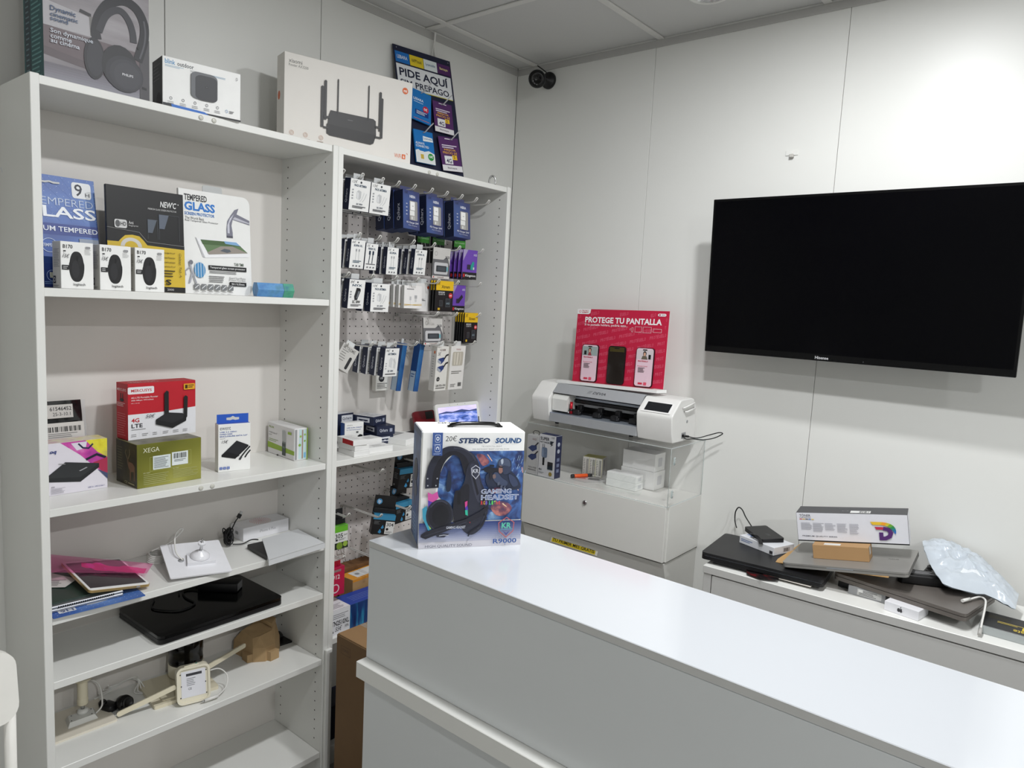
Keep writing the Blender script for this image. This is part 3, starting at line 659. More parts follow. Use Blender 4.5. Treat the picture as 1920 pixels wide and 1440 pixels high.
# black and yellow protector pack
t = thing('screen_protector_box', 'black and yellow NEW C screen protector box behind the mouse boxes', 'box', (-1.6455, -0.148, Z1), (-3, 0, 0))
w, h = .197, .266
MB().box(-w / 2, w / 2, 0, .010, 0, h, ink(24, 24, 26), .0008).build('box', t)
f = Face(t, (-w / 2, 0, 0), (1, 0, 0), (0, 0, 1), w, h); f.part('front_print')
YL = (206, 176, 52)
f.rect(0, 0, 1, .055, (24, 24, 26)); f.rect(0, .055, 1, .47, YL); f.poly([(0, .47), (.43, .47), (.5, .44), (1, .44), (1, .48), (.55, .50), (.43, .56), (0, .58)], (24, 24, 26)); f.poly([(0, .455), (.12, .455), (.17, .50), (.22, .535), (.31, .545), (.40, .535), (.45, .50), (.50, .455), (1, .44), (1, .40), (0, .40)], YL)
f.ring(.295, .43, .135, .085, .38, (206, 204, 200), 0, 180); f.line([(0, .60), (.40, .575), (.5, .49), (1, .475)], .0006, (170, 170, 170)); f.text("NEW'C", .68, .845, .90, .905, (232, 232, 232), bold=.015, shear=.2); f.circ(.925, .89, .008, (200, 200, 200)); f.text('PREMIUM GLASS SCREEN PROTECTOR', .52, .808, .90, .825, (190, 190, 190), bold=.01)
f.part('glass_pictures'); f.line([(.51, .52), (.51, .71), (.64, .71), (.64, .52)], .0007, (90, 94, 100)); f.poly([(.51, .58), (.57, .58), (.63, .71), (.51, .71)], (86, 94, 106)); f.line([(.66, .52), (.66, .77), (.93, .77), (.93, .52)], .0007, (84, 88, 94)); f.poly([(.66, .63), (.73, .63), (.79, .77), (.66, .77)], (92, 100, 114))
f.part('small_print'); f.poly(rrect(.155, .08, .02, 3, .09, .60), (206, 206, 206)); f.ell(.13, .64, .03, .033, (90, 90, 92)); f.text('HD', .165, .622, .235, .66, (40, 40, 42), bold=.02); f.text('Anti', .265, .645, .325, .675, (215, 215, 215)); f.text('Fingerprint', .265, .620, .385, .638, (200, 200, 200))
for i, s in enumerate(('Smudge Proof', 'Screen Protection', 'Scratch-resistant', 'Explosion-Proof')): f.text(s, .70, .385 - .045 * i, .86, .402 - .045 * i, (60, 50, 20), bold=.01); f.ring(.665, .393 - .045 * i, .018, .014, .25, (70, 60, 24))
f.lines(.70, .15, .86, .23, 3, (70, 60, 24), .4); f.text('S', .72, .075, .80, .13, (24, 24, 24), bold=.02); f.text('2000', .74, .018, .83, .038, (200, 200, 200)); f.text('Galaxy Tab A', .905, .16, .945, .40, (80, 66, 30), shear=.3, rot=-90)
f.done()
# white protector pack with hammer
t = thing('screen_protector_box', 'white tempered glass screen protector pack picturing a hammer', 'box', (-1.4400, -0.125, Z1), (-4, 0, 0))
w, h = .212, .288
pl = [(0, 0)] + arc(w - .018, .018, .018, -90, 0, 6) + arc(w - .022, h - .022, .022, 0, 90, 6) + [(0, h)]
MB().prism([(p[0] - w / 2, p[1]) for p in pl], .010, WPAPER, T(0, .010, 0, 90, 0, 0)).build('box', t)
MB().prism(rrect(.058, .022, .006, 3, -.035, h - .003), .002, mat('grey_hanger_plastic', (186, 188, 188), rough=.3), T(0, .006, 0, 90, 0, 0)).build('hanging_tab', t)
f = Face(t, (-w / 2, 0, 0), (1, 0, 0), (0, 0, 1), w, h); f.part('title_lettering')
f.text('TEMPERED', .07, .895, .38, .955, (40, 40, 44), bold=.03); f.text('GLASS', .07, .80, .49, .885, (44, 120, 200), bold=.04); f.text('SCREEN PROTECTOR', .07, .755, .48, .785, (44, 110, 180), bold=.03); f.text('The World Best', .075, .715, .33, .742, (70, 70, 74)); f.text('Real Tempered Glass Protector', .075, .690, .53, .712, (70, 70, 74))
f.part('hammer_picture')
f.poly([(.645, .575), (.735, .575), (.735, .63), (.72, .70), (.74, .76), (.99, .725), (.99, .77), (.80, .82), (.83, .88), (.77, .86), (.71, .80), (.66, .74), (.645, .66)], (124, 124, 138)); f.poly([(.66, .62), (.69, .62), (.69, .72), (.76, .82), (.70, .77), (.66, .70)], (200, 200, 212)); f.poly([(.74, .765), (.99, .735), (.99, .745), (.77, .79)], (190, 190, 200)); f.rect(.645, .575, .735, .595, (84, 84, 96))
f.part('tablet_picture')
f.poly([(.22, .54), (.80, .545), (.98, .42), (.96, .395), (.33, .355), (.29, .37)], (238, 238, 240)); f.poly([(.20, .55), (.22, .54), (.33, .355), (.30, .36)], (190, 190, 194)); f.poly([(.27, .53), (.78, .535), (.95, .435), (.38, .39)], (100, 126, 88)); f.poly([(.27, .53), (.78, .535), (.85, .495), (.30, .485)], (74, 100, 62)); f.poly([(.60, .535), (.78, .535), (.84, .50), (.62, .51)], (130, 170, 210)); f.poly([(.36, .41), (.55, .48), (.72, .49), (.95, .435), (.38, .39)], (150, 142, 134)); f.poly([(.54, .435), (.60, .46), (.68, .455), (.70, .435), (.64, .42)], (90, 96, 104))
f.part('small_print')
f.text('TAB TM8', .74, .295, .88, .325, (60, 80, 60), bold=.01); f.rect(.37, .24, .92, .285, (30, 30, 32)); f.text('Tempered glass screen protector', .39, .25, .90, .275, (230, 230, 230), bold=.01); f.lines(.38, .205, .92, .235, 2, (120, 120, 122), .4, 2); f.lines(.37, .115, .64, .185, 4, (120, 120, 122), .4, 5); f.text('Guard Your Phone', .66, .16, .90, .18, (90, 90, 92)); f.text('Protect Your Eyes', .66, .138, .90, .156, (90, 90, 92)); f.rect(.66, .09, .91, .13, (30, 30, 32)); f.text('9H / 0.33mm', .69, .10, .88, .12, (230, 230, 230), bold=.01)
f.ell(.245, .23, .078, .075, (76, 140, 190)); 
for k in range(4): f.rect(.18 + .038 * k, .16, .186 + .038 * k, .30, (226, 236, 244))
f.line([(.11, .29), (.14, .20), (.10, .10)], .005, (170, 172, 180)); f.line([(.14, .20), (.19, .10)], .004, (150, 152, 160)); f.ell(.125, .30, .028, .022, (120, 122, 130)); f.line([(.12, .26), (.04, .21), (.05, .17)], .004, (160, 162, 170))
for k in range(6): f.poly(rrect(.075, .055, .01, 3, .155 + .095 * k, .04), (120, 122, 124)); f.line([(.165 + .095 * k, .05), (.22 + .095 * k, .085)], .002, (220, 222, 224)); f.rect(.16 + .095 * k, .02, .22 + .095 * k, .026, (150, 150, 150))
f.done()
# small hexagonal gift box lying on its side
t = thing('hexagonal_box', 'small blue and green hexagonal box lying at the right end of the upper shelf', 'box', (-1.285, -.16, Z1 + .0205), (0, 0, -8))
hexp = [(.0235 * math.cos(R(60 * k)), .0235 * math.sin(R(60 * k))) for k in range(6)]
MB().prism(hexp, .080, blend('hex_box_blue', [(70, 120, 180), (96, 150, 200), (80, 130, 150)], 30), T(-.055, 0, 0, 90, 0, 90)).build('box', t)
MB().prism([(p[0] * 1.03, p[1] * 1.03) for p in hexp], .032, blend('hex_box_green', [(50, 130, 120), (80, 160, 130), (60, 120, 140)], 40), T(.0255, 0, 0, 90, 0, 90)).build('lid', t)
f = Face(t, (-.055, -.0204 , -.012), (1, 0, 0), (0, -.0001, 1), .110, .024); f.part('side_print'); f.O = Vector((-.055, -.0206, -.0118)); f.text('UGO', .12, .3, .30, .7, (200, 220, 236), bold=.01); f.circ(.45, .5, .03, (40, 80, 130)); f.text('Fresh', .78, .3, .96, .62, (200, 230, 210)); f.done()

# ================================================================== left bookcase, second shelf
Z2 = 1.0523
# black anti-static bag
FOIL = mat('black_foil', (20, 20, 22), rough=.16, coat=.4, var=.3, scale=18)
t = thing('antistatic_bag', 'shiny black foil bag with paper labels leaning behind the disk box', 'bag', (-1.860, -0.092, Z2), (-9, 0, 0))
w, h = .155, .222
def bagf(u, v): return ((u - .5) * w, .004 * math.sin(9 * u + 4 * v) * math.sin(7 * v + 1) - .008 * math.sin(PI * u), v * h)
b = MB(); b.grid(bagf, 16, 18, FOIL); b.grid(lambda u, v: ((.5 - u) * w, .010 + .003 * math.sin(9 * u), v * h), 16, 18, FOIL)
for side in (0, 1): b.grid(lambda u, v, s=side: ((s - .5) * w * (1 + .05 * u * 0), lerp(bagf(s, v)[1], .010 + .003 * math.sin(9 * (1 - s)), u), v * h), 1, 18, FOIL)
b.build('foil_bag', t)
f = Face(t, (-w / 2, -.013, 0), (1, 0, 0), (0, 0, 1), w, h); f.part('paper_labels')
f.rect(.46, .80, .84, .955, (196, 192, 188)); f.text('61546452', .50, .885, .82, .93, (30, 30, 32), bold=.01); f.text('25-3-10.1', .54, .825, .80, .865, (40, 40, 42)); f.rect(.42, .56, .99, .745, (206, 202, 198)); f.bars(.45, .64, .95, .70, 24, (30, 30, 32)); f.lines(.45, .57, .9, .63, 3, (120, 118, 116), .4); f.rect(.46, .10, .99, .47, (214, 210, 208)); f.circ(.28, .53, .02, (8, 8, 9))
f.done()
MB().add([(.0765, -.006, 0), (.088, -.004, .01), (.084, -.002, .12), (.086, -.004, .22), (.0765, -.006, .222)], [[0, 1, 2, 3, 4]], clear('bag_seal', (200, 200, 205), .15, .35)).build('clear_seal', t)
# hard disk box
c = Carton('hard_disk_box', 'white pink and yellow hard disk box at the left end of the middle shelf', 'box', (-1.928, -.165, Z2), .3, .168, .058, .1305, ink(222, 218, 226), {'right': blend('graffiti_side', [(30, 30, 40), (214, 196, 40), (60, 60, 80)], 30), 'top': blend('graffiti_top', [(214, 196, 60), (220, 214, 190), (190, 120, 170)], 25)})
f = c.face('front'); f.part('graffiti_print')
f.poly([(.36, 1), (.62, .73), (1, .22), (1, 1)], blend('graffiti_pink', [(150, 50, 140), (196, 70, 160), (220, 130, 190)], 30)); f.poly([(.70, 1), (.86, .75), (1, .62), (1, 1)], blend('graffiti_yellow', [(206, 190, 40), (226, 216, 60), (190, 180, 90)], 40)); f.poly([(.5, .97), (.72, .98), (.70, .85), (.58, .82)], (220, 214, 226)); f.line([(.60, .95), (.66, .86), (.74, .84), (.80, .92)], .004, (40, 40, 70)); f.line([(.70, .62), (.85, .70), (.98, .62)], .006, (30, 28, 50)); f.poly([(.80, .55), (1, .22), (1, .62)], (170, 50, 80)); f.poly([(.86, .40), (1, .18), (1, .3)], (70, 80, 110))
f.part('disk_picture'); f.poly([(.16, .36), (.42, .62), (.88, .52), (.88, .44), (.62, .20), (.16, .28)], (34, 36, 38)); f.poly([(.16, .36), (.42, .62), (.88, .52), (.62, .29)], (46, 48, 50)); f.poly([(.60, .42), (.70, .475), (.72, .465), (.62, .41)], (160, 160, 164)); f.line([(.33, .60), (.42, .585)], .0016, (150, 150, 150))
f.part('lettering'); f.text('oq', .22, .79, .31, .86, (40, 60, 120), bold=.03, shear=.2); f.text('SSD', .23, .155, .275, .18, (70, 60, 80), bold=.01); f.lines(.225, .03, .42, .145, 6, (150, 146, 156), .3); f.text('USB 3.2 - USB 3.2 Gen 1', .72, .055, .95, .08, (50, 60, 130), bold=.01)
c.done()
# olive hunting camera box
OLV = blend('olive_fade', [(84, 86, 22), (122, 122, 44), (160, 158, 78)], 7, detail=1)
FORW = blend('dark_forest', [(22, 20, 12), (46, 42, 24), (70, 62, 34)], 26)
c = Carton('camera_box', 'olive green XEGA box under the red router box', 'box', (-1.7125, -.2270, Z2), 1.7, .173, .120, .1165, OLV, {'left': FORW, 'top': blend('olive_top', [(40, 40, 22), (96, 92, 70), (120, 116, 96)], 20)})
f = c.face('front'); f.part('title_lettering'); f.text('XEGA', .09, .80, .335, .905, (214, 214, 190), bold=.0)
f.part('label_stickers'); f.line([(.19, .36), (.83, .40), (.83, .74), (.19, .68), (.19, .36)], .0006, (180, 184, 110)); f.rect(.235, .385, .505, .70, (214, 222, 222)); f.lines(.25, .41, .48, .67, 9, (110, 116, 118), .45); f.rect(.525, .42, .78, .73, (222, 228, 228)); f.bars(.55, .58, .755, .70, 20, (40, 42, 44)); f.lines(.56, .50, .75, .56, 2, (110, 116, 118))
f.part('small_print'); f.text('ES REP', .09, .325, .19, .35, (200, 202, 160)); f.lines(.09, .06, .50, .31, 6, (180, 182, 130), .22, 3); f.text('EU REP', .54, .34, .63, .365, (200, 202, 160)); f.lines(.54, .12, .95, .33, 6, (180, 182, 130), .22, 8)
f = c.face('left'); f.part('deer_picture'); f.lines(.06, .3, .35, .86, 9, (110, 104, 78), .25, 5); f.poly([(.56, .50), (.62, .56), (.80, .55), (.90, .48), (.89, .16), (.85, .16), (.85, .36), (.72, .34), (.71, .14), (.67, .14), (.66, .36), (.60, .42)], (112, 82, 62)); f.ell(.58, .56, .045, .07, (96, 74, 56)); f.line([(.56, .62), (.46, .74), (.50, .82)], .0018, (150, 134, 104)); f.line([(.60, .62), (.68, .74), (.66, .84)], .0018, (150, 134, 104))
f.text('CE', .42, .04, .56, .10, (170, 166, 130)); f.lines(.6, .05, .9, .09, 1, (150, 146, 112), .7)
c.done()
# red router box on top of it
RED = ink(186, 30, 44)
c = Carton('router_box', 'red and white 4G LTE portable router box stacked on the olive box', 'box', (-1.7075, -.163, Z2 + .117), 4.4, .189, .060, .150, RED)
f = c.face('front'); f.part('white_half'); f.poly([(0, 0), (1, 0), (1, .50), (.44, .455), (0, .455)], (226, 226, 230))
f.part('lettering'); f.poly(rrect(.37, .125, .02, 3, .0, .815), (228, 226, 228)); f.text('MERCUSYS', .045, .85, .335, .90, (190, 40, 50), bold=.02); f.text('4G LTE Portable Router', .045, .735, .425, .765, (240, 220, 222), bold=.01); f.text('300 Mbps Wireless', .045, .685, .36, .715, (240, 220, 222), bold=.01); f.text('MR-110-4G', .045, .645, .16, .66, (240, 210, 212)); f.text('4G', .045, .31, .155, .385, (186, 36, 48), bold=.02); f.text('LTE', .045, .215, .20, .285, (40, 40, 44), bold=.015); f.lines(.045, .17, .25, .195, 1, (150, 150, 152), .5)
for k in range(6): f.lines(.04 + .15 * k, .05, .13 + .15 * k, .11, 2, (140, 140, 142), .3, k); f.rect(.15 + .15 * k, .05, .151 + .15 * k, .13, (180, 180, 182))
f.poly(rrect(.175, .11, .015, 3, .805, .835), (226, 164, 40)); f.rect(.825, .855, .865, .925, (60, 40, 10)); f.lines(.875, .86, .965, .93, 2, (80, 50, 10), .45)
f.part('router_picture'); f.poly([(.385, .33), (.55, .44), (.78, .40), (.845, .33), (.84, .25), (.63, .14), (.385, .24)], (30, 30, 32)); f.poly([(.385, .33), (.55, .44), (.78, .40), (.845, .33), (.63, .23)], (40, 40, 43)); f.poly([(.51, .40), (.575, .425), (.575, .82), (.545, .845), (.51, .80)], (28, 28, 30)); f.poly([(.80, .28), (.855, .32), (.865, .70), (.83, .73), (.805, .70)], (28, 28, 30))
f.part('price_handwriting'); f.text('50€', .235, .375, .375, .44, (40, 40, 50), shear=.3)
f = c.face('left'); f.part('side_print'); f.text('MERCUSYS', .08, .86, .86, .905, (240, 216, 218), bold=.01); f.ell(.48, .70, .18, .03, (26, 26, 28)); f.rect(.36, .70, .42, .82, (26, 26, 28)); f.rect(.54, .70, .60, .82, (26, 26, 28)); f.lines(.08, .58, .8, .66, 3, (236, 200, 204), .4); f.lines(.1, .06, .85, .48, 10, (214, 120, 128), .25, 4)
f = c.face('top'); f.part('top_print'); f.text('MERCUSYS', .1, .3, .5, .7, (226, 180, 184))
c.done()
# disk enclosure box
c = Carton('disk_enclosure_box', 'slim white and blue hard disk enclosure box with hang tab', 'box', (-1.4725, -.1885, Z2), -11.3, .092, .030, .140, WPAPER, {'top': ink(40, 84, 180)})
MB().prism([(-.046, 0), (.044, 0), (.044, .026), (-.046, .026)], .0008, ink(42, 90, 190), T(0, .0, .1405, 90, 0, 0)).build('hang_tab', c.root)
f = Face(c.root, (-.046, -.0009, .1405), (1, 0, 0), (0, 0, 1), .090, .026); f.part('hang_hole'); f.poly([(.30, .35), (.42, .30), (.5, .38), (.58, .30), (.70, .35), (.70, .6), (.58, .62), (.5, .78), (.42, .62), (.30, .6)], (206, 206, 202)); f.done()
f = c.face('front'); f.part('lettering'); f.text('ewent', .05, .875, .38, .945, (90, 94, 98), bold=.0); 
for i, s in enumerate(('USB 3.2 GEN1', 'HARD DISK', 'ENCLOSURE SATA 2.5"')): f.text(s, .05, .82 - .045 * i, (.56, .44, .90)[i], .848 - .045 * i, (40, 80, 160), bold=.02)
f.lines(.05, .69, .22, .705, 1, (150, 150, 152)); f.part('price_handwriting'); f.text('15€', .10, .60, .30, .665, (34, 34, 40), shear=.35)
f.part('disk_picture'); f.poly([(.10, .36), (.56, .64), (.93, .53), (.93, .50), (.52, .255), (.10, .32)], (24, 25, 28)); f.poly([(.10, .36), (.56, .64), (.93, .53), (.52, .29)], (36, 37, 41)); f.poly([(.10, .35), (.26, .42), (.66, .32), (.52, .27)], (20, 21, 24)); f.line([(.98, .50), (.84, .40), (.68, .27)], .0042, (28, 28, 30)); f.line([(.995, .42), (.90, .35), (.82, .27)], .004, (28, 28, 30)); f.poly([(.62, .24), (.68, .30), (.74, .28), (.68, .22)], (60, 62, 66))
f.part('icons'); 
for k in range(3): f.poly(rrect(.085, .052, .012, 3, .04 + .11 * k, .055), (44, 84, 170)); f.ring(.082 + .11 * k, .082, .026, .017, .25, (226, 230, 240))
c.done()
# green and white access point box
GRN = ink(140, 172, 46)
c = Carton('access_point_box', 'dented white and green outdoor access point box at the right end of the middle shelf', 'box', (-1.2270, -.197, Z2), -3, .046, .165, .1025, ink(222, 222, 222), {'right': GRN}, bev=.002)
f = c.face('left'); f.part('front_print'); f.poly([(0, .18), (1, .17), (1, .30), (0, .37)], (140, 172, 46)); f.text('PIX-LINK', .05, .83, .24, .89, (140, 160, 60), bold=.01); f.text('AC1200 Outdoor AP', .05, .66, .36, .71, (130, 132, 130), bold=.0); f.lines(.05, .59, .17, .625, 1, (150, 150, 150)); f.lines(.05, .40, .42, .50, 2, (120, 150, 50), .3); f.rect(.56, .07, .69, .50, (60, 70, 66)); f.rect(.58, .30, .67, .36, (90, 110, 100))
for k in range(4): f.rect(.565 + .04 * k, .46, .58 + .04 * k, .88 - .02 * abs(k - 1.5), (170, 176, 176))
f.rect(.77, .78, .90, .86, (150, 180, 60)); f.ell(.40, .02, .035, .025, (24, 22, 20))
f = c.face('front'); f.part('torn_label'); f.rect(.04, .03, .20, .97, (150, 150, 150)); f.poly([(.30, .05), (.92, .03), (.90, .95), (.36, .97)], (190, 214, 216)); f.rect(.56, .05, .66, .95, (160, 132, 120)); f.circ(.40, .48, .10, (130, 170, 70)); f.circ(.46, .75, .08, (150, 180, 80)); f.circ(.78, .60, .07, (130, 170, 70)); f.circ(.78, .80, .07, (150, 186, 90)); f.rect(.72, .08, .86, .24, (120, 176, 214)); f.rect(.93, 0, 1, 1, (132, 168, 40))
c.done()
# ================================================================== left bookcase, third shelf
Z3 = 0.7902
def flat(name, label, cat, pts, z, th, m, part='sheet', mside=None):
    """flat object with a polygon outline (world xy), standing on z"""
    cx = sum(p[0] for p in pts) / len(pts); cy = sum(p[1] for p in pts) / len(pts)
    t = thing(name, label, cat, (cx, cy, z)); a = sum(p[0] * q[1] - q[0] * p[1] for p, q in zip(pts, pts[1:] + pts[:1]))
    q = [(p[0] - cx, p[1] - cy) for p in (pts if a > 0 else pts[::-1])]
    MB().prism(q, th, m, None, False, mside).build(part, t); return t
t = flat('screen_protector_packet', 'blue dotted screen protector packet lying flat under the silver netbook', 'packet', [(-1.9295, -.2885), (-1.7255, -.2995), (-1.7175, -.150), (-1.9215, -.139)], Z3, .0025, DOTB, 'card')
f = Face(t, (-.102, -.070, .0025), (.9985, -.054, 0), (.054, .9985, 0), .204, .15); f.part('front_print'); f.poly([(.36, .18), (.40, .26), (.50, .25), (.56, .31), (.66, .27), (.58, .19), (.47, .17)], (204, 206, 210)); f.rect(.06, .10, .24, .22, (220, 222, 226)); f.text('9H', .08, .12, .22, .20, (30, 50, 110), bold=.02)
for i in range(16):
    for j in range(3): f.circ(.03 + .062 * i, .04 + .10 * j + (.05 if i % 2 else 0), .005, (206, 220, 240), 8); f.layer -= 1
f.done()
SILV = mat('brushed_aluminium', (176, 178, 182), rough=.3, metal=.85, var=.05, scale=60)
t = thing('netbook', 'thin silver netbook under the dark green envelope', 'laptop', (-1.845, -.170, Z3 + .0028), (0, 0, -3.5))
MB().box(-.078, .085, -.095, .105, 0, .0075, SILV, .002, 1).build('base', t); MB().box(-.078, .085, -.095, .105, .0085, .0150, SILV, .002, 1).build('lid', t)
b = MB()
for k in range(26): b.box(-.060 + k * .0048, -.0575 + k * .0048, -.0958, -.0948, .0095, .0135, BLK)
o = b.build('vent_slots', t); o['kind'] = 'stuff'
t = thing('envelope', 'dark green plastic envelope on the silver netbook', 'envelope', (-1.845, -.160, Z3 + .0182), (0, 0, -2))
DGRN = mat('dark_green_film', (44, 62, 54), rough=.3, var=.1, scale=14)
def envf(u, v): return (-.083 + u * (.15 - .02 * v), -.088 + v * .20, .0035 + .0022 * math.sin(5 * u + 1) * math.sin(4 * v))
b = MB(); b.grid(envf, 10, 10, DGRN); b.grid(lambda u, v: (lambda p: (p[0], p[1], 0.0))(envf(1 - u, v)), 10, 10, DGRN)
for s in (0, 1): b.grid(lambda u, v, s=s: (envf(s, v)[0], envf(s, v)[1], envf(s, v)[2] * u), 1, 10, DGRN); b.grid(lambda u, v, s=s: (envf(v, s)[0], envf(v, s)[1], envf(v, s)[2] * u), 1, 10, DGRN)
b.build('plastic_sleeve', t)
t = flat('paper_slip', 'crumpled printed paper slip on the dark green envelope', 'paper', [(-1.921, -.125), (-1.866, -.172), (-1.825, -.135), (-1.86, -.05), (-1.921, -.06)], Z3 + .0245, .0006, ink(214, 210, 206), 'paper')
f = Face(t, (-.048, -.045, .0006), (.76, -.65, 0), (.65, .76, 0), .085, .085); f.part('fine_print'); f.O = Vector((-.045, -.01, .0006)); f.lines(.1, .05, .75, .55, 6, (70, 68, 70), .35); f.done()
# gold framed tablet
t = thing('tablet', 'white-bezel tablet with gold frame lying on the envelope pile', 'tablet'); GOLD = mat('gold_frame', (196, 166, 110), rough=.3, metal=.7)
tm = T(-1.837, -.054, .840) @ (Matrix.Rotation(R(-91.6), 4, 'Z') @ Matrix.Rotation(R(3.5), 4, 'Y') @ Matrix.Rotation(R(-8.8), 4, 'X'))
t.matrix_world = tm
MB().prism(rrect(.210, .148, .010, 5), .0062, GOLD, T(0, 0, -.0072)).build('case', t); MB().prism(rrect(.2075, .1455, .009, 5, .00125, .00125), .001, WPAPER, T(0, 0, -.001)).build('front_bezel', t)
MB().box(.016, .196, .007, .141, 0, .0004, mat('tablet_glass', (52, 44, 50), rough=.06), 0).build('screen', t)
MB().box(.210, .2106, .112, .121, -.0058, -.002, GREY, 0).build('charging_port', t)
# pink plastic pouch
PINK = clear('pink_film', (232, 120, 170), .14, .16, (252, 196, 224))
t = thing('pink_pouch', 'crumpled translucent pink plastic pouch over the tablet', 'pouch', (-1.78, -.09, Z3 + .03))
rd = random.Random(4); nz_ = [[rd.uniform(-1, 1) for _ in range(9)] for _ in range(21)]
def pk(u, v, dz=0):
    a = Vector((-1.912, -.024, .878)).lerp(Vector((-1.640, -.150, .812)), u); b_ = Vector((-1.918, -.110, .850)).lerp(Vector((-1.685, -.214, .8145)), u)
    p = a.lerp(b_, v) - Vector((-1.78, -.09, Z3 + .03)); p.z += .0045 * nz_[int(u * 20)][int(v * 8)] * math.sin(PI * u) * math.sin(PI * v) + .010 * math.sin(PI * v) * (1 - u) + dz; return p
b = MB(); b.grid(lambda u, v: pk(u, v), 20, 8, PINK); b.build('pouch_front', t)
b = MB(); b.grid(lambda u, v: pk(.42 + .55 * u, .45 + (.28 + .2 * u) * v, -.0025), 14, 4, clear('pink_inner', (236, 80, 160), .2, .5, (250, 150, 205))); 
me = b.build('pouch_lining', t)
# white base plate with ball mount
t = thing('camera_mount', 'white square plate with ball-head camera mount on the third shelf', 'camera mount')
t.matrix_world = T(-1.645, -.263, .8005) @ (Matrix.Rotation(R(-13.7), 4, 'Z') @ Matrix.Rotation(R(3.4), 4, 'Y') @ Matrix.Rotation(R(15.5), 4, 'X'))
PW = mat('glossy_white_plastic', (232, 232, 236), rough=.22)
MB().prism(rrect(.160, .160, .004, 3), .004, PW).build('plate', t)
b = MB(); b.prism([(.050, .045), (.125, .045), (.118, .095), (.058, .095)], .010, PW, T(0, 0, .004)); b.build('raised_pad', t)
b = MB(); b.lathe([(.026, .014), (.026, .018), (.018, .026), (.008, .031), (.0055, .034)], PW, 32, T(.088, .072, 0)); b.build('dome', t)
b = MB(); b.lathe([(.004, .033), (.004, .052), (.0035, .062)], CHROME, 16, T(.088, .072, 0)); b.lathe([(.010, .054), (.0105, .057), (.010, .060)], PW, 24, T(.088, .072, 0)); b.lathe([(.0028, .060), (.0028, .072)], CHROME, 12, T(.088, .072, 0)); b.build('screw_post', t)
b = MB(); b.lathe([(.008, .0041), (.008, .0046), (.0, .0047)], GREY, 16, T(.040, .075, 0)); b.lathe([(.0035, .0048), (.003, .0062)], mat('brass', (150, 130, 70), rough=.3, metal=.9), 12, T(.044, .080, 0)); b.build('screw', t)
CAB = mat('white_cable', (224, 223, 219), rough=.35)
b = MB(); b.tube(spline([(.044, .075, .006), (.030, .10, .018), (.036, .155, .032), (.050, .172, .045), (.060, .18, .035), (.03, .17, .005), (-.02, .16, -.012)], 8), .0022, CAB, 8); b.build('cable', t)
t = thing('cable_coil', 'small coil of white cable beside the white camera mount', 'cable', (-1.602, -.085, Z3 + .001))
for k in range(5): MB().tube([(.024 * math.cos(R(a)) * (1 - .05 * k), .020 * math.sin(R(a)), .004 + .0048 * k + .004 * math.sin(R(a))) for a in range(0, 360, 15)], .0021, CAB, 8, closed=True).build('loop', t)
b = MB(); b.grid(lambda u, v: (.01 + .045 * u, -.055 + .06 * v, .002 + .008 * math.sin(PI * u) * math.sin(PI * v) + .003 * math.sin(11 * u + 7 * v)), 10, 10, clear('thin_clear_bag', (230, 228, 228), .15, .12)); b.build('clear_wrap', t)
# black usb cable, phone box, foam sleeve
t = thing('usb_cable', 'bundled black USB cable in front of the white phone box', 'cable', (-1.392, -.10, Z3 + .001))
rd = random.Random(11); b = MB()
for k in range(13):
    ph = rd.uniform(0, 360); M_ = T(rd.uniform(-.005, .005), rd.uniform(-.005, .005), .030 + rd.uniform(-.006, .008), 90 + rd.uniform(-35, 35), rd.uniform(-25, 25), rd.uniform(-60, 60)); rr_ = rd.uniform(.008, .014)
    b.tube([(rr_ * math.cos(R(a)), rd.uniform(.020, .024) * math.sin(R(a)), .003 * math.sin(R(2 * a + ph))) for a in range(0, 360, 24)], .0018, BLK, 6, closed=True, M=M_)
b.build('coil', t)
b = MB(); b.tube(spline([(.0, .0, .04), (.012, -.002, .055), (.022, -.004, .075), (.030, -.004, .084)], 6), .0019, BLK, 6); b.tube(spline([(.008, -.012, .006), (.035, -.022, .004), (.065, -.022, .010), (.078, -.040, .012)], 6), .0019, BLK, 6); b.build('cord', t)
M_ = T(.030, -.004, .083, 0, 32, 0); b = MB(); b.box(-.006, .006, -.0035, .0035, 0, .014, BLK, .0012, 1, M_); b.box(-.004, .004, -.0022, .0022, .014, .0225, CHROME, 0, 1, M_); b.build('plug', t)
c = Carton('phone_box', 'white iPhone 6 Plus box with red flower picture on the third shelf', 'box', (-1.339, -.095, Z3), 1.7, .166, .074, .0425, PW)
f = c.face('front'); f.part('lettering'); f.text('iPhone 6 Plus', .35, .40, .70, .62, (170, 170, 174))
f = c.face('top'); f.part('flower_picture')
for k in range(7):
    for j in range(4 + 4 * k): a = 2 * PI * j / (4 + 4 * k) + k; f.ell(.50 + .032 * k * math.cos(a), .5 + .072 * k * math.sin(a), .009, .022, (206, 70 + 8 * k, 90), 7); f.layer -= 1
f = c.face('left'); f.part('apple_mark'); f.ell(.45, .5, .07, .13, (150, 152, 156)); f.ell(.55, .5, .07, .13, (150, 152, 156))
c.done()
t = flat('tablet_sleeve', 'translucent white foam sleeve with a black tablet half inside', 'sleeve', [(-1.3065, -.150), (-1.1715, -.140), (-1.1860, -.309), (-1.3910, -.326)], Z3 + .0005, .016, mat('foam_sleeve', (214, 216, 218), rough=.35, var=.03), 'sleeve')
MB().prism(rrect(.10, .14, .008, 4, -.106, -.075), .010, BLK, T(0, 0, .003, 0, 0, -4)).build('black_tablet', t)
MB().add([(-.126, -.095, .0172), (.078, -.078, .0172), (.079, -.080, .0190), (-.125, -.097, .0190)], [[0, 1, 2, 3]], WPAPER).build('folded_hem', t)

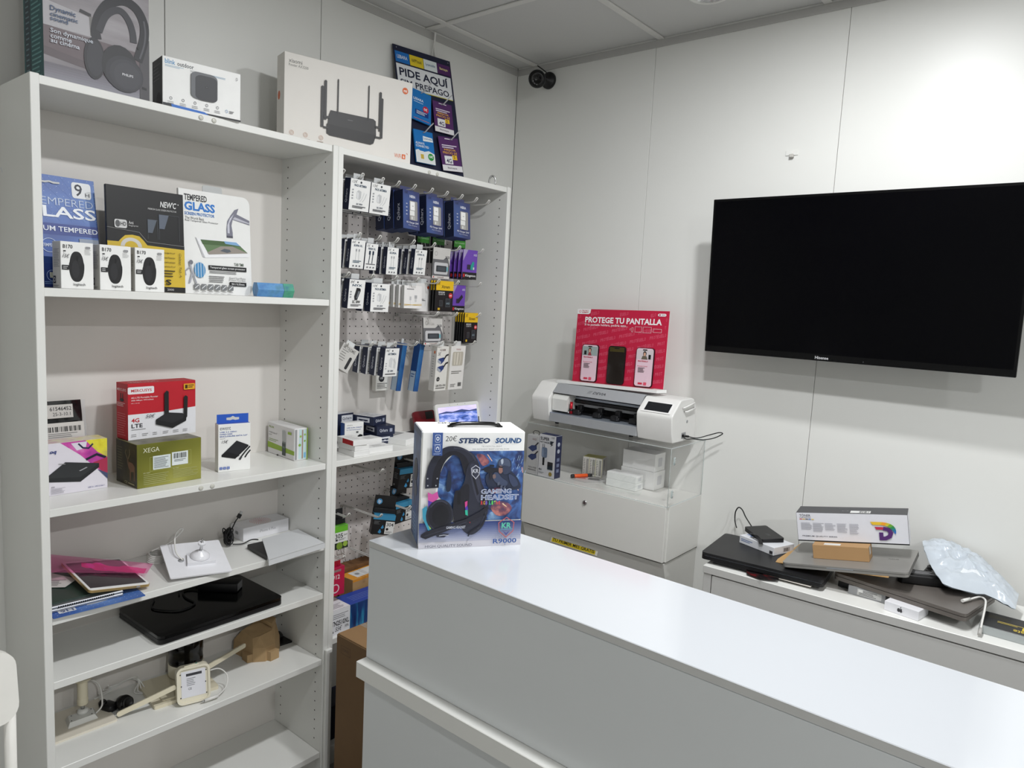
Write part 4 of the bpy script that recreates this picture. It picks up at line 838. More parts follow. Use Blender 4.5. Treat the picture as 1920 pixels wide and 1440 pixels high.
# ================================================================== left bookcase, fourth shelf: black laptop
Z4 = .6292
t = thing('laptop', 'closed glossy black laptop on the fourth shelf with its charger on top', 'laptop', (-1.680, -.2765, Z4), (0, 0, 1.2))
for (x, y) in ((.03, .02), (.345, .02), (.03, .23), (.345, .23)): MB().box(x - .01, x + .01, y - .006, y + .006, 0, .003, DGREY, .001).build('rubber_foot', t)
MB().prism(rrect(.375, .252, .014, 4), .012, BLK, T(0, 0, .003)).build('base', t); MB().prism(rrect(.375, .252, .014, 4), .0085, GBLK, T(0, 0, .0165)).build('lid', t)
t = thing('power_adapter', 'black laptop charger brick lying on the black laptop', 'charger', (-1.412, -.090, Z4 + .0252), (0, 0, -49))
MB().box(-.06, .06, -.026, .026, 0, .030, BLK, .004, 2).build('brick', t)
MB().box(.0602, .0607, -.020, .020, .004, .026, ink(120, 120, 122), 0).build('rating_label', t)
b = MB(); b.tube(spline([(-.06, 0, .015), (-.085, .0, .010), (-.10, -.03, .0045), (-.075, -.075, .003), (-.03, -.115, .003), (-.055, -.165, .003), (-.13, -.16, .003), (-.155, -.10, .003)], 8), .0024, BLK, 6); b.tube(spline([(-.06, .008, .012), (-.09, .022, .008), (-.12, .0, .003), (-.10, -.06, .003)], 8), .0022, BLK, 6); b.build('cord', t)

# ================================================================== left bookcase, fifth shelf
Z5 = .4060
t = thing('camera_stand', 'cream square base plate with upright camera arm at the left of the fifth shelf', 'camera mount', (-1.835, -.105, Z5), (0, 0, -1.5))
MB().prism(rrect(.172, .142, .005, 3, -.083, -.07), .006, mat('cream_plate', (226, 219, 204), rough=.4)).build('plate', t)
b = MB(); lo, hi = [(-.018, -.030), (.054, -.030), (.062, .018), (-.010, .018)], [(-.012, -.024), (.048, -.024), (.055, .012), (-.005, .012)]
b.add([(*p, .006) for p in lo] + [(*p, .018) for p in hi], [[4, 5, 6, 7], [0, 1, 5, 4], [1, 2, 6, 5], [2, 3, 7, 6], [3, 0, 4, 7]], WHT); b.build('raised_pad', t)
for p in ((-.006, -.018), (.043, -.018), (.049, .007), (.001, .007)): MB().lathe([(.0016, .0181), (.0014, .0186)], DGREY, 8, T(*p, 0)).build('screw', t)
b = MB(); b.lathe([(.012, .018), (.0135, .020), (.0135, .026), (.011, .028), (.008, .030)], WHT, 24, T(.028, .004, 0)); b.lathe([(.005, .029), (.0045, .040), (.004, .046)], CHROME, 14, T(.028, .004, 0)); b.build('adjusting_knob', t)
b = MB(); b.lathe([(.0125, .043), (.0135, .046), (.0135, .060), (.0128, .061), (.0125, .063), (.0125, .108), (.011, .112)], CREAM, 28, T(.028, .004, 0)); b.lathe([(.021, .112), (.022, .115), (.021, .119)], CREAM, 28, T(.028, .004, 0)); b.build('arm', t)
b = MB(); b.tube(spline([(.055, -.012, .012), (.072, -.008, .03), (.076, .03, .07), (.05, .055, .085), (.03, .03, .09)], 8), .0022, CAB, 8); b.build('cable', t)
t = thing('dome_camera', 'small black lens camera lying between the two cream plates', 'camera', (-1.712, -.140, Z5), (0, 0, 20))
b = MB(); b.lathe([(0, -.030), (.012, -.028), (.020, -.018), (.0215, -.004), (.019, .004), (.014, .006)], GBLK, 28, T(0, 0, .0216, 75, 0, 0)); b.lathe([(.017, .004), (.017, .010), (.013, .011), (.012, .007), (0, .007)], BLK, 28, T(0, 0, .0216, 75, 0, 0)); b.build('lens_barrel', t)
b = MB(); b.box(-.034, -.004, .020, .060, 0, .022, BLK, .006, 2); b.lathe([(.010, 0), (.011, .012), (.006, .018)], GBLK, 18, T(-.026, .055, .012)); b.build('body', t)
t = thing('white_cable_bundle', 'tangle of thin white cable behind the black lens camera', 'cable', (-1.683, -.055, Z5))
rd = random.Random(5)
for k in range(4): MB().tube(spline([(-.075 + .01 * k, .01 - .006 * k, .012 + .012 * k), (-.03, .02, .014 + .004 * k), (.02, .018 - .01 * k, .030 + .006 * k), (.040, .0, .022 + .003 * k), (.02 + .01 * k, -.022, .006), (.05, -.05 + .005 * k, .0035)], 8), .0018, CAB, 6).build('strand', t)
MB().box(.046, .056, -.058, -.050, .001, .006, CHROME, .001).build('plug', t)
# second plate with black and white cylinder camera
t = thing('cylinder_camera', 'cream plate carrying an upright black and white cylinder camera', 'camera', (-1.565, -.122, Z5), (0, 0, -6.5))
MB().prism(rrect(.178, .158, .004, 3, -.085, -.083), .010, CREAM).build('plate', t)
MB().prism(rrect(.100, .06, .006, 3, -.060, -.07), .004, CREAM, T(0, 0, .010)).build('raised_rib', t)
b = MB(); b.lathe([(.0475, .010), (.0495, .014), (.0495, .048), (.0485, .050)], mat('cream_ring', (232, 226, 206), rough=.35), 40, T(.046, .050, 0)); b.build('white_ring', t)
b = MB(); b.lathe([(.048, .050), (.0485, .058), (.0475, .062), (.0475, .084), (.0487, .086), (.0487, .118), (.046, .126), (.03, .130)], GBLK, 40, T(.046, .050, 0)); b.build('black_barrel', t)
MB().lathe([(.003, .0101), (.003, .0106)], DGREY, 10, T(-.045, -.03, 0)).build('screw', t)
# cream router puck standing on edge with two antennas
t = thing('mini_router', 'cream square router standing on edge with two stick antennas', 'router', (-1.6119, -.2311, Z5 + .0044), (-9, 0, -15.9))
CRW = mat('router_cream', (228, 222, 202), rough=.35)
po = rrect(.088, .104, .016, 6); pi_ = rrect(.076, .092, .011, 6, .006, .006)
b = MB(); n = len(po)
b.add([(x, 0, y) for x, y in po] + [(x, 0, y) for x, y in pi_] + [(x, .026, y) for x, y in po] + [(x, .004, y) for x, y in pi_], [[k, (k + 1) % n, n + (k + 1) % n, n + k] for k in range(n)] + [[k, 2 * n + k, 2 * n + (k + 1) % n, (k + 1) % n] for k in range(n)] + [[n + k, n + (k + 1) % n, 3 * n + (k + 1) % n, 3 * n + k] for k in range(n)] + [list(range(2 * n, 3 * n)), list(range(4 * n - 1, 3 * n - 1, -1))], CRW); b.build('shell', t)
f = Face(t, (.012, .0035, .018), (1, 0, 0), (0, 0, 1), .064, .074); f.part('rating_label'); f.rect(0, 0, 1, 1, (226, 226, 232)); f.rect(.2, .80, .85, .90, (60, 60, 66)); f.lines(.22, .42, .6, .74, 5, (130, 130, 136), .35)
f.text('CE', .28, .28, .42, .36, (60, 60, 66)); f.done()
for (x, z) in ((.010, .020), (.010, .085), (.078, .020), (.078, .085), (.012, .052), (.076, .052)): MB().lathe([(.0018, 0), (.0015, .001)], DGREY, 8, T(x, .0036, z, 90, 0, 0)).build('screw', t)
b = MB(); b.box(.020, .060, .004, .016, .104, .1065, CRW, .001); b.build('top_button', t); MB().lathe([(.0035, 0), (.003, .0006)], mat('green_led_dot', (40, 120, 100), rough=.4), 12, T(.054, .012, .1066)).build('indicator', t)
def bar(name, p, q, w_, th, m, par, side=Vector((0, 0, 1))):
    p, q = Vector(p), Vector(q); d = (q - p).normalized(); s = d.cross(side).normalized(); u = s.cross(d).normalized()
    M_ = Matrix((d, u, s)).transposed().to_4x4(); M_.translation = p
    return MB().prism(rrect((q - p).length, w_, w_ * .42, 4, 0, -w_ / 2), th, m, M_ @ T(0, 0, -th / 2)).build(name, par)
ti = t.matrix_basis.inverted()
bar('antenna', ti @ Vector((-1.607, -.212, .462)), ti @ Vector((-1.745, -.1645, .4165)), .013, .006, CREAM, t); bar('antenna', ti @ Vector((-1.530, -.226, .490)), ti @ Vector((-1.362, -.150, .476)), .013, .006, CREAM, t)
b = MB(); b.tube([ti @ v for v in spline([(-1.524, -.262, .415), (-1.505, -.262, .418), (-1.475, -.245, .425), (-1.462, -.225, .445), (-1.48, -.215, .468), (-1.512, -.222, .478)], 8)], .0018, CAB, 8); b.build('cable', t)
b = MB(); b.tube([ti @ Vector((-1.548, -.2585, .414)), ti @ Vector((-1.510, -.264, .416))], .0045, CAB, 10); b.tube([ti @ Vector((-1.556, -.2575, .4135)), ti @ Vector((-1.548, -.2585, .414))], .003, CHROME, 10); b.build('power_plug', t)
# moulded pulp block
PULP = mat('moulded_pulp', (170, 142, 104), rough=.9, var=.12, scale=50, bump=.3)
t = thing('pulp_packing', 'brown moulded paper pulp packing block on the fifth shelf', 'packaging', (-1.285, -.105, Z5), (0, 0, 12))
b = MB(); lo = [(-.055, -.030), (-.030, -.058), (.010, -.062), (.060, -.030), (.062, .040), (-.045, .070)]; hi = [(-.040, -.012), (-.026, -.030), (.018, -.036), (.050, -.016), (.052, .030), (-.030, .045)]
zs_ = (.070, .076, .080, .100, .102, .078); m_ = len(lo)
b.add([(*p, .0) for p in lo] + [(p[0] * .97, p[1] * .97, .045) for p in lo] + [(*p, z) for p, z in zip(hi, zs_)], [[k, (k + 1) % m_, m_ + (k + 1) % m_, m_ + k] for k in range(m_)] + [[m_ + k, m_ + (k + 1) % m_, 2 * m_ + (k + 1) % m_, 2 * m_ + k] for k in range(m_)] + [[12, 13, 14, 17], [14, 15, 16, 17]], PULP)
b.build('block', t)
MB().prism([(-.020, -.072), (.012, -.075), (.008, -.052), (-.024, -.050)], .030, PULP).build('foot_ridge', t); MB().prism([(-.068, -.020), (-.045, -.034), (-.040, .0), (-.060, .012)], .026, PULP).build('foot_ridge', t); MB().prism([(.014, -.04), (.050, -.02), (.054, .026), (.022, .02)], .012, PULP, T(0, 0, .092, 0, -3, 0)).build('top_ridge', t)
t = thing('suction_stand', 'small black suction foot behind the pulp packing block', 'stand', (-1.197, -.083, Z5))
MB().prism([(-.018, -.030), (.026, -.034), (.024, .030), (-.022, .028)], .006, BLK).build('foot', t); MB().lathe([(.019, .006), (.019, .020), (.013, .028), (.009, .030)], BLK, 20, T(-.002, .012, 0)).build('hub', t)

# ================================================================== right bookcase: hooks and hanging goods
ORD = ('first', 'second', 'third', 'fourth', 'fifth', 'sixth', 'seventh', 'eighth', 'ninth', 'tenth')
b = MB()
pth = [(-.0045, 0, -.012), (-.0045, -.003, -.001), (-.0045, -.010, 0), (-.0045, -.205, 0), (-.0045, -.216, .004), (-.0045, -.224, .012)] + [(-.0045 * math.cos(R(a)), -.2245, .012 + .004 * math.sin(R(a))) for a in range(20, 180, 20)] + [(.0045, -.224, .012), (.0045, -.216, .004), (.0045, -.205, 0), (.0045, -.010, 0), (.0045, -.003, -.001), (.0045, 0, -.012)]
b.tube(pth, .0021, WIRE, 6); b.tube([(-.016, -.0022, -.012), (.016, -.0022, -.012)], .0016, WIRE, 6); b.tube([(-.016, -.0022, -.012), (-.016, -.0022, -.034), (.016, -.0022, -.034), (.016, -.0022, -.012)], .0014, WIRE, 6)
hk = b.build('peg_hook'); hook_mesh = hk.data; bpy.data.objects.remove(hk)
ROWS = [('top', 1.948, (-1.098, -1.024, -.941, -.872, -.800, -.719, -.645, -.568, -.490, -.422)), ('second', 1.762, (-1.029, -.946, -.870, -.796, -.698, -.570, -.444)), ('third', 1.635, (-1.069, -.970, -.869, -.770, -.670, -.570, -.448)), ('fourth', 1.518, (-.669, -.571, -.443)), ('fifth', 1.411, (-1.067, -.966, -.867, -.767, -.642, -.569, -.466))]
def hook(x, z, label, gr): 
    o = bpy.data.objects.new('peg_hook', hook_mesh); COL.objects.link(o); o.location = (x, -.0195, z); tag(o, label, 'hook', gr)
for rn, z, xs_ in ROWS:
    for i, x in enumerate(xs_): hook(x, z, 'white wire peg hook, %s from the left in the %s hook row' % (ORD[i], rn), 'peg hooks on the upper pegboard')
for x, z, lab in ((-.906, .972, 'white wire peg hook just under the middle shelf on the lower pegboard'), (-.774, .816, 'white wire peg hook carrying the tilted ink box'), (-.906, .812, 'empty white wire peg hook left of the ink boxes'), (-.905, .660, 'lowest white wire peg hook above the cardboard boxes'), (-1.045, .842, 'white wire peg hook carrying the green ink pack'), (-1.062, .700, 'white wire peg hook carrying the red cartridge pack'), (-.700, .975, 'white wire peg hook carrying the upper ink box'), (-.700, .838, 'white wire peg hook carrying the lower ink box')):
    hook(x, z, lab, 'peg hooks on the lower pegboard')
TABM = mat('clear_hang_tab', (206, 208, 208), rough=.2)
class Pack:
    """slim retail box hanging from a tab; origin at the tab top centre"""
    def __init__(s, name, label, cx, y, zt, w, h, d, m, fm=None, rx=0, ry=0, rz=0, tab=TABM, grp=None, tabw=.5):
        s.root = thing(name, label, 'package', (cx, y, zt), (rx, ry, rz), grp); s.w, s.h, s.d = w, h, d
        MB().box(-w / 2, w / 2, 0, d, -h, 0, m, .0006, 1, None, fm).build('box', s.root)
        if tab is not None: MB().box(-w * tabw / 2, w * tabw / 2, d / 2 - .0006, d / 2 + .0006, 0, .017, tab, .0003).build('hang_tab', s.root)
        s.fs = []
    def face(s, side='front'):
        if side == 'front': f = Face(s.root, (-s.w / 2, 0, -s.h), (1, 0, 0), (0, 0, 1), s.w, s.h)
        else: f = Face(s.root, (-s.w / 2, s.d, -s.h), (0, -1, 0), (0, 0, 1), s.d, s.h)
        f.cur = side + '_print'; s.fs.append(f); return f
    def done(s):
        for f in s.fs: f.done()
        return s.root
NV = {'left': NAVY, 'right': NAVY, 'bottom': NAVY, 'top': NAVY, 'back': NAVY}
def side_logo(p): f = p.face('left'); f.text('Qcharx', .30, .22, .68, .66, (206, 210, 220), bold=.01, rot=90)
def white_pack(label, cx, y, zt, w, h, d, title, price, pic, rx=0, ry=0, grp='boxed chargers and cables on the pegboard', rz=0):
    p = Pack('accessory_box', label, cx, y, zt, w, h, d, WPAPER, NV, rx, ry, rz, grp=grp); f = p.face(); side_logo(p)
    f.text(price, .08, .865, .34, .955, (40, 40, 48), shear=.3); f.circ(.52, .905, .045, (50, 52, 60)); f.text(title, .20, .76, .80, .835, (36, 66, 92), bold=.03)
    if pic == 'set':
        f.poly([(.34, .40), (.50, .36), (.56, .42), (.56, .62), (.42, .66), (.34, .60)], (196, 197, 198)); f.poly([(.34, .40), (.44, .37), (.44, .57), (.34, .60)], (224, 225, 226)); f.line([(.52, .30), (.62, .40), (.68, .54), (.70, .60)], .0022, (208, 209, 210)); f.line([(.64, .30), (.74, .40), (.80, .52), (.82, .58)], .0022, (200, 201, 202))
        for k in range(4): f.rect(.10, .36 + .09 * k, .17, .40 + .09 * k, (160, 162, 166))
        f.text('EC 30W', .36, .19, .66, .245, (40, 60, 84), bold=.02); f.lines(.16, .08, .84, .16, 2, (70, 72, 80), .5)
    elif pic == 'cable':
        f.line([(.38, .20), (.40, .44), (.40, .60)], .0016, (196, 197, 198)); f.line([(.62, .20), (.60, .44), (.60, .60)], .0016, (196, 197, 198)); f.rect(.36, .60, .44, .68, (150, 152, 156)); f.rect(.56, .60, .64, .68, (150, 152, 156)); f.lines(.22, .20, .82, .29, 2, (60, 90, 110), .5)
        for k in range(3): f.poly(rrect(.10, .05, .02, 3, .22 + .22 * k, .07), (96, 98, 104))
    elif pic == 'dark cable':
        f.line([(.32, .25), (.38, .60)], .0030, (50, 60, 74)); f.line([(.60, .25), (.62, .60)], .0030, (50, 60, 74)); f.rect(.28, .58, .42, .72, (36, 50, 70)); f.rect(.56, .58, .69, .72, (36, 50, 70)); f.lines(.1, .20, .9, .25, 1, (70, 72, 80), .5)
        for k in range(3): f.poly(rrect(.12, .05, .02, 3, .18 + .25 * k, .08), (110, 112, 116))
    elif pic == 'car':
        f.poly([(.40, .30), (.56, .30), (.74, .62), (.68, .70), (.48, .72), (.36, .42)], (44, 46, 50)); f.poly([(.50, .36), (.56, .36), (.68, .60), (.60, .62)], (120, 126, 132)); f.ell(.60, .66, .13, .05, (30, 31, 34)); f.text('EC 30W', .28, .19, .76, .29, (24, 24, 26), bold=.02); f.lines(.18, .08, .84, .16, 2, (60, 60, 64), .5)
        for k in range(3): f.rect(.08, .38 + .09 * k, .18, .42 + .09 * k, (150, 152, 156))
    elif pic == 'plug':
        f.poly([(.38, .36), (.56, .32), (.58, .64), (.42, .68), (.36, .60)], (214, 215, 216)); f.line([(.62, .62), (.72, .50), (.70, .30)], .0022, (200, 201, 202)); f.line([(.70, .64), (.80, .48), (.78, .28)], .0022, (196, 197, 198)); f.text('EC 18W', .32, .17, .70, .235, (40, 60, 84), bold=.02); f.lines(.14, .07, .9, .12, 1, (60, 60, 64), .6)
        for k in range(3): f.rect(.10, .28 + .09 * k, .19, .31 + .09 * k, (170, 172, 176))
    return p
def behind(p, n, step, label, dx=0, dz=0):
    """more of the same box queued behind it on the hook"""
    for k in range(1, n + 1):
        l = p.root.location; copy_tree(p.root, (l.x + dx * k, l.y + step * k, l.z + dz * k), None, '%s, %s behind the front' % (label, ORD[k - 1]))
p = white_pack('white charger and cable box at the far left of the top hook row', -1.024, -.236, 1.945, .080, .098, .030, 'PACK ARTEMISA', '12€', 'set', 6); p.done(); behind(p, 2, .042, 'navy-sided charger box at the left of the top row')
p = white_pack('second white charger and cable box in the top hook row', -.941, -.236, 1.944, .081, .098, .030, 'PACK ARTEMISA', '15€', 'set', 6); p.done(); behind(p, 2, .042, 'navy-sided charger box second in the top hook row')
def hiera(cx, y, zt, w, lab):
    NB = blend('navy_box_print', [(46, 52, 96), (52, 60, 108), (60, 84, 140)], 12, detail=1)
    p = Pack('wall_charger_box', lab, cx, y, zt, w, .132, .045, NB, {'left': NAVY, 'bottom': ink(40, 62, 112)}, -6, 2, tab=ink(70, 74, 112), grp='navy wall charger boxes', tabw=.8); f = p.face(); side_logo(p)
    f.text('10€', .10, .90, .30, .97, (24, 26, 40), shear=.3); f.text('HIERA', .40, .815, .74, .885, (226, 228, 236), bold=.02); f.part('window_recess'); f.poly(rrect(.48, .50, .03, 3, .38, .24), (150, 148, 146)); f.part('charger'); f.rect(.43, .50, .70, .72, (238, 238, 236)); f.rect(.40, .36, .68, .485, (226, 226, 224)); f.rect(.44, .245, .70, .345, (176, 174, 170)); f.rect(.50, .26, .55, .33, (226, 226, 224)); f.rect(.53, .60, .62, .612, (120, 120, 122))
    f.part('front_print')
    for k in range(4): f.rect(.16, .36 + .09 * k, .24, .385 + .09 * k, (190, 194, 210))
    f.text('PD Charger 20W', .18, .135, .90, .195, (226, 228, 236), bold=.01); f.text('Fast Charging', .30, .08, .80, .115, (200, 204, 220)); f.done(); p.fs.remove(f); p.done(); return p
p = hiera(-.802, -.226, 1.944, .076, 'navy HIERA wall charger box, left of the three'); behind(p, 2, .05, 'navy wall charger box in the left queue')
p = hiera(-.690, -.226, 1.940, .082, 'navy HIERA wall charger box, middle of the three'); behind(p, 1, .05, 'navy wall charger box in the middle queue')
p = hiera(-.551, -.226, 1.940, .088, 'navy HIERA wall charger box, right of the three'); behind(p, 1, .05, 'navy wall charger box in the right queue')
for cx, lab in ((-.618, 'left'), (-.540, 'middle'), (-.423, 'right')):
    p = Pack('cable_card', 'black and green cable card hanging behind the navy boxes, ' + lab + ' one', cx, -.10, 1.835, .064, .12, .012, INKB, grp='black and green cable cards'); f = p.face(); f.rect(0, .60, 1, .82, (64, 140, 52)); f.text('Easy Connection', .06, .70, .92, .78, (190, 220, 180)); f.line([(.35, .6), (.35, .3)], .002, (180, 180, 180)); f.line([(.6, .6), (.8, .3)], .002, (180, 180, 180)); p.done()
# second row
p = white_pack('white SOFIA XL cable box at the left of the second hook row', -1.029, -.238, 1.756, .057, .092, .022, 'SOFIA XL', '6€', 'cable', 7); p.done(); behind(p, 2, .034, 'navy-sided cable box at the left of the second row')
p = white_pack('white braided cable box beside the SOFIA XL box', -.968, -.232, 1.750, .050, .087, .022, 'FENIX XL', '5€', 'dark cable', 7); p.done(); behind(p, 1, .034, 'navy-sided braided cable box')
p = white_pack('white SOFIA cable box in the middle of the second hook row', -.870, -.222, 1.746, .050, .092, .022, 'SOFIA', '5€', 'cable', 4); p.done(); behind(p, 2, .034, 'navy-sided SOFIA box in the second row')
p = white_pack('white SOFIA XL cable box beside the silver flash drive pack', -.741, -.222, 1.750, .057, .089, .022, 'SOFIA XL', '6€', 'cable', 6); p.done(); behind(p, 3, .036, 'navy-sided SOFIA XL box beside the flash drive pack')
BLIS = clear('blister_plastic', (240, 240, 240), .1, .12)
def flash(label, cx, y, zt, w, h, rx):
    p = Pack('flash_drive_pack', label, cx, y, zt, w, h, .006, ink(206, 204, 200), {'left': INKB}, rx, 0, grp='flash drive packs', tab=None); f = p.face(); f.poly([(0, 1), (.55, 1), (.9, .62), (1, .4), (1, .08), (0, .08)], (104, 104, 106)); f.poly([(0, .62), (.6, .62), (1, .85), (1, 1), (0, 1)], (200, 198, 194)); f.text('32GB', .70, .66, .95, .75, (50, 50, 54), bold=.01); f.ring(.16, .80, .08, .07, .15, (120, 116, 112)); f.rect(0, 0, 1, .085, (214, 210, 206)); f.text('maxell', .30, .02, .66, .07, (110, 50, 50), bold=.01); f.circ(.08, .045, .03, (190, 40, 50)); f.part('blister'); f.poly(rrect(.80, .38, .06, 4, .08, .14), (196, 196, 198)); f.part('flash_drive'); f.poly(rrect(.60, .20, .03, 3, .20, .22), (54, 58, 62)); f.rect(.28, .26, .72, .38, (72, 78, 84)); f.rect(.80, .25, .88, .39, (120, 180, 190)); p.done(); return p
flash('silver flash drive pack in the second hook row', -.622, -.205, 1.767, .088, .112, 2); 
def purple(label, cx, y, zt, w, h, dot):
    p = Pack('memory_pack', label, cx, y, zt, w, h, .004, ink(108, 70, 172), None, 2, 0, grp='purple memory packs', tab=None); f = p.face(); f.rect(0, 0, 1, .24, (24, 24, 28)); f.text('Kingston', .22, .07, .94, .17, (226, 226, 228), bold=.02); f.rect(.06, .07, .17, .18, (190, 40, 50))
    f.poly([(0, .62), (.32, 1), (0, 1)], (196, 190, 206))
    for k in range(5): f.line([(0, .66 + .07 * k), (.30 - .06 * k, 1.0)], .0016, (120, 86, 176))
    f.poly([(.30, .34), (.52, .34), (.52, .50), (.30, .50)], (44, 40, 56))
    if dot: f.poly([(.52, .33), (.72, .32), (.78, .58), (.66, .62), (.54, .48)], (40, 150, 140)); f.rect(.70, .34, .80, .42, (206, 206, 210))
    else: f.poly([(.50, .34), (.80, .56), (.70, .66), (.40, .46)], (36, 34, 44))
    f.text('64GB', .70, .80, .92, .88, (214, 204, 236), bold=.01); p.done(); return p
p = purple('front purple memory pack in the second hook row', -.487, -.222, 1.771, .079, .111, True); behind(p, 3, .022, 'purple memory pack in the second hook row')
# third row
p = white_pack('white NYX car charger box at the left of the third hook row', -1.029, -.238, 1.630, .064, .095, .030, 'NYX', '8€', 'car', 6); p.done(); behind(p, 2, .042, 'navy-sided car charger box')
p = white_pack('white ARTEMISA charger box in the third hook row', -.933, -.238, 1.622, .078, .095, .032, 'PACK ARTEMISA', '10€', 'set', 3); p.done(); behind(p, 1, .044, 'navy-sided ARTEMISA charger box in the third hook row')
CB = mat('frosted_clear_box', (206, 206, 202), rough=.25)
p = Pack('cable_case', 'front white cable case tied with a yellow band in the third hook row', -.755, -.202, 1.623, .084, .081, .016, ink(234, 232, 230), {'left': CB}, 0, 0, grp='clear cable cases'); f = p.face(); f.lines(.14, .80, .56, .88, 1, (130, 130, 132), .5); f.rect(.30, .36, .40, .52, (190, 190, 192)); f.line([(.35, .36), (.35, .10)], .001, (200, 200, 200)); f.rect(.58, .44, .72, .58, (170, 170, 172)); f.rect(.60, .30, .70, .44, (206, 206, 206)); f.part('yellow_band'); f.line([(0, .13), (1, .20)], .0014, (206, 170, 60)); f.line([(0, .18), (.6, .15), (1, .15)], .0014, (206, 170, 60)); p.done()
behind(p, 3, .024, 'clear cable case in the third hook row', -.004, .001)
p = Pack('cable_card', 'white cable card with an orange dot beside the clear cable cases', -.686, -.176, 1.634, .092, .102, .010, ink(230, 228, 226), grp='white cable cards'); f = p.face(); f.circ(.80, .86, .06, (214, 84, 50)); f.lines(.5, .36, .7, .42, 1, (120, 120, 122)); f.line([(.66, .20), (.70, .62)], .002, (196, 196, 198)); f.text('USB-C', .46, .40, .62, .46, (120, 120, 124)); p.done()
def yellow(label, cx, y, zt, w, h):
    p = Pack('memory_card_pack', label, cx, y, zt, w, h, .005, INKB, None, 1, 0, grp='black and yellow memory card packs', tab=None); f = p.face(); f.rect(0, .69, 1, 1, (226, 184, 32)); f.text('Xtrem', .30, .76, .78, .86, (60, 48, 20), bold=.02); f.text('5€', .06, .86, .24, .97, (40, 36, 28), shear=.3); f.text('MICROSD', .14, .60, .50, .65, (220, 220, 220), bold=.02); f.text('CLASS 10', .14, .54, .50, .585, (210, 210, 210), bold=.01); f.circ(.84, .53, .11, (196, 50, 56)); f.text('64', .77, .505, .90, .56, (240, 230, 230), bold=.02); f.rect(.20, .18, .38, .36, (44, 46, 50)); f.line([(.20, .18), (.38, .18), (.38, .36), (.20, .36), (.20, .18)], .0005, (120, 122, 124)); f.rect(.56, .16, .82, .42, (40, 46, 52)); f.line([(.56, .16), (.82, .16), (.82, .42), (.56, .42), (.56, .16)], .0006, (120, 126, 130)); f.text('64GB', .60, .24, .78, .30, (150, 170, 180)); f.rect(.12, .05, .24, .12, (206, 170, 50)); p.done(); return p
p = yellow('black and yellow memory card pack in the third hook row', -.619, -.224, 1.647, .089, .112); behind(p, 2, .014, 'black and yellow memory card pack in the third hook row')
purple('purple memory pack beside the yellow pack in the third hook row', -.499, -.182, 1.637, .070, .104, False)
flash('silver flash drive pack in the fourth hook row', -.636, -.184, 1.510, .098, .100, -4)
p = yellow('black and yellow memory card pack in the fourth hook row', -.472, -.226, 1.533, .074, .116); behind(p, 4, .012, 'black and yellow memory card pack in the fourth hook row')
# fifth row
p = Pack('speaker_box', 'grey box hanging askew at the left of the fifth hook row', -1.046, -.238, 1.412, .062, .082, .040, ink(196, 194, 190), {'left': ink(168, 166, 162), 'top': ink(176, 174, 170)}, 0, 30, -12, grp='boxed chargers and cables on the pegboard'); f = p.face(); f.poly(rrect(.16, .52, .06, 3, .68, .10), (40, 40, 44)); f.lines(.1, .3, .5, .8, 5, (130, 128, 126), .3); f.text('XTREME', .12, .80, .84, .93, (120, 118, 116), bold=.01); p.done()
p = white_pack('white ARTEMISA plug box at the front of the fifth hook row', -.873, -.238, 1.405, .063, .100, .028, 'ARTEMISA', '9€', 'plug', 7); p.done(); behind(p, 3, .046, 'navy-sided plug box in the fifth hook row')
p = Pack('adapter_box', 'white adapter box hanging lowest behind the navy plug boxes', -.757, -.052, 1.385, .062, .156, .022, ink(226, 224, 218), None, 0, 0, grp='white adapter boxes'); f = p.face(); f.circ(.42, .30, .22, (44, 44, 46)); f.text('USB', .30, .28, .54, .325, (220, 220, 220), bold=.01); f.lines(.08, .05, .9, .19, 4, (90, 88, 86), .4); p.done()
BST = blend('blue_wave_print', [(18, 48, 104), (30, 84, 146), (60, 120, 170)], 14, stretch=(1, 1, .5))
for cx, y, lab in ((-.715, -.125, 'left'), (-.668, -.168, 'right')):
    p = Pack('cable_bag', 'blue cable bag hanging behind the VGA cable box, ' + lab + ' one', cx, y, 1.410, .022, .178, .034, BST, {'left': ink(30, 66, 120)}, 4, 5, grp='blue cable bags'); f = p.face('left'); f.rect(.1, .0, .9, .42, (170, 186, 200)); f.lines(.2, .28, .8, .38, 2, (60, 90, 140), .4); p.done()
p = Pack('cable_box', 'white VGA cable box picturing blue connectors', -.613, -.222, 1.405, .062, .167, .030, ink(226, 224, 218), {'left': ink(206, 202, 194)}, 4, 0, grp='tall white cable boxes'); f = p.face(); f.text('VGA M/M', .22, .90, .70, .95, (90, 60, 56), bold=.01); f.text('5€', .10, .80, .34, .88, (50, 50, 58), shear=.3)
for dv in (0, -.18): f.poly([(.10, .66 + dv), (.40, .60 + dv), (.66, .68 + dv), (.62, .76 + dv), (.30, .74 + dv), (.12, .72 + dv)], (44, 64, 120)); f.poly([(.10, .66 + dv), (.40, .60 + dv), (.40, .66 + dv), (.12, .72 + dv)], (170, 176, 186)); f.line([(.62, .71 + dv), (.80, .80 + dv), (.98, .82 + dv)], .006, (36, 36, 40))
f.circ(.26, .27, .13, (44, 44, 46)); f.text('1.8m', .18, .255, .34, .285, (214, 214, 214)); f.text('Cable VGA a VGA', .10, .10, .92, .15, (60, 58, 58), bold=.01); f.lines(.1, .05, .9, .085, 1, (110, 108, 106), .5); f = p.face('left'); f.lines(.3, .3, .6, .8, 9, (150, 146, 140), .3); f.rect(.5, .84, .75, .90, (206, 110, 60)); p.done()
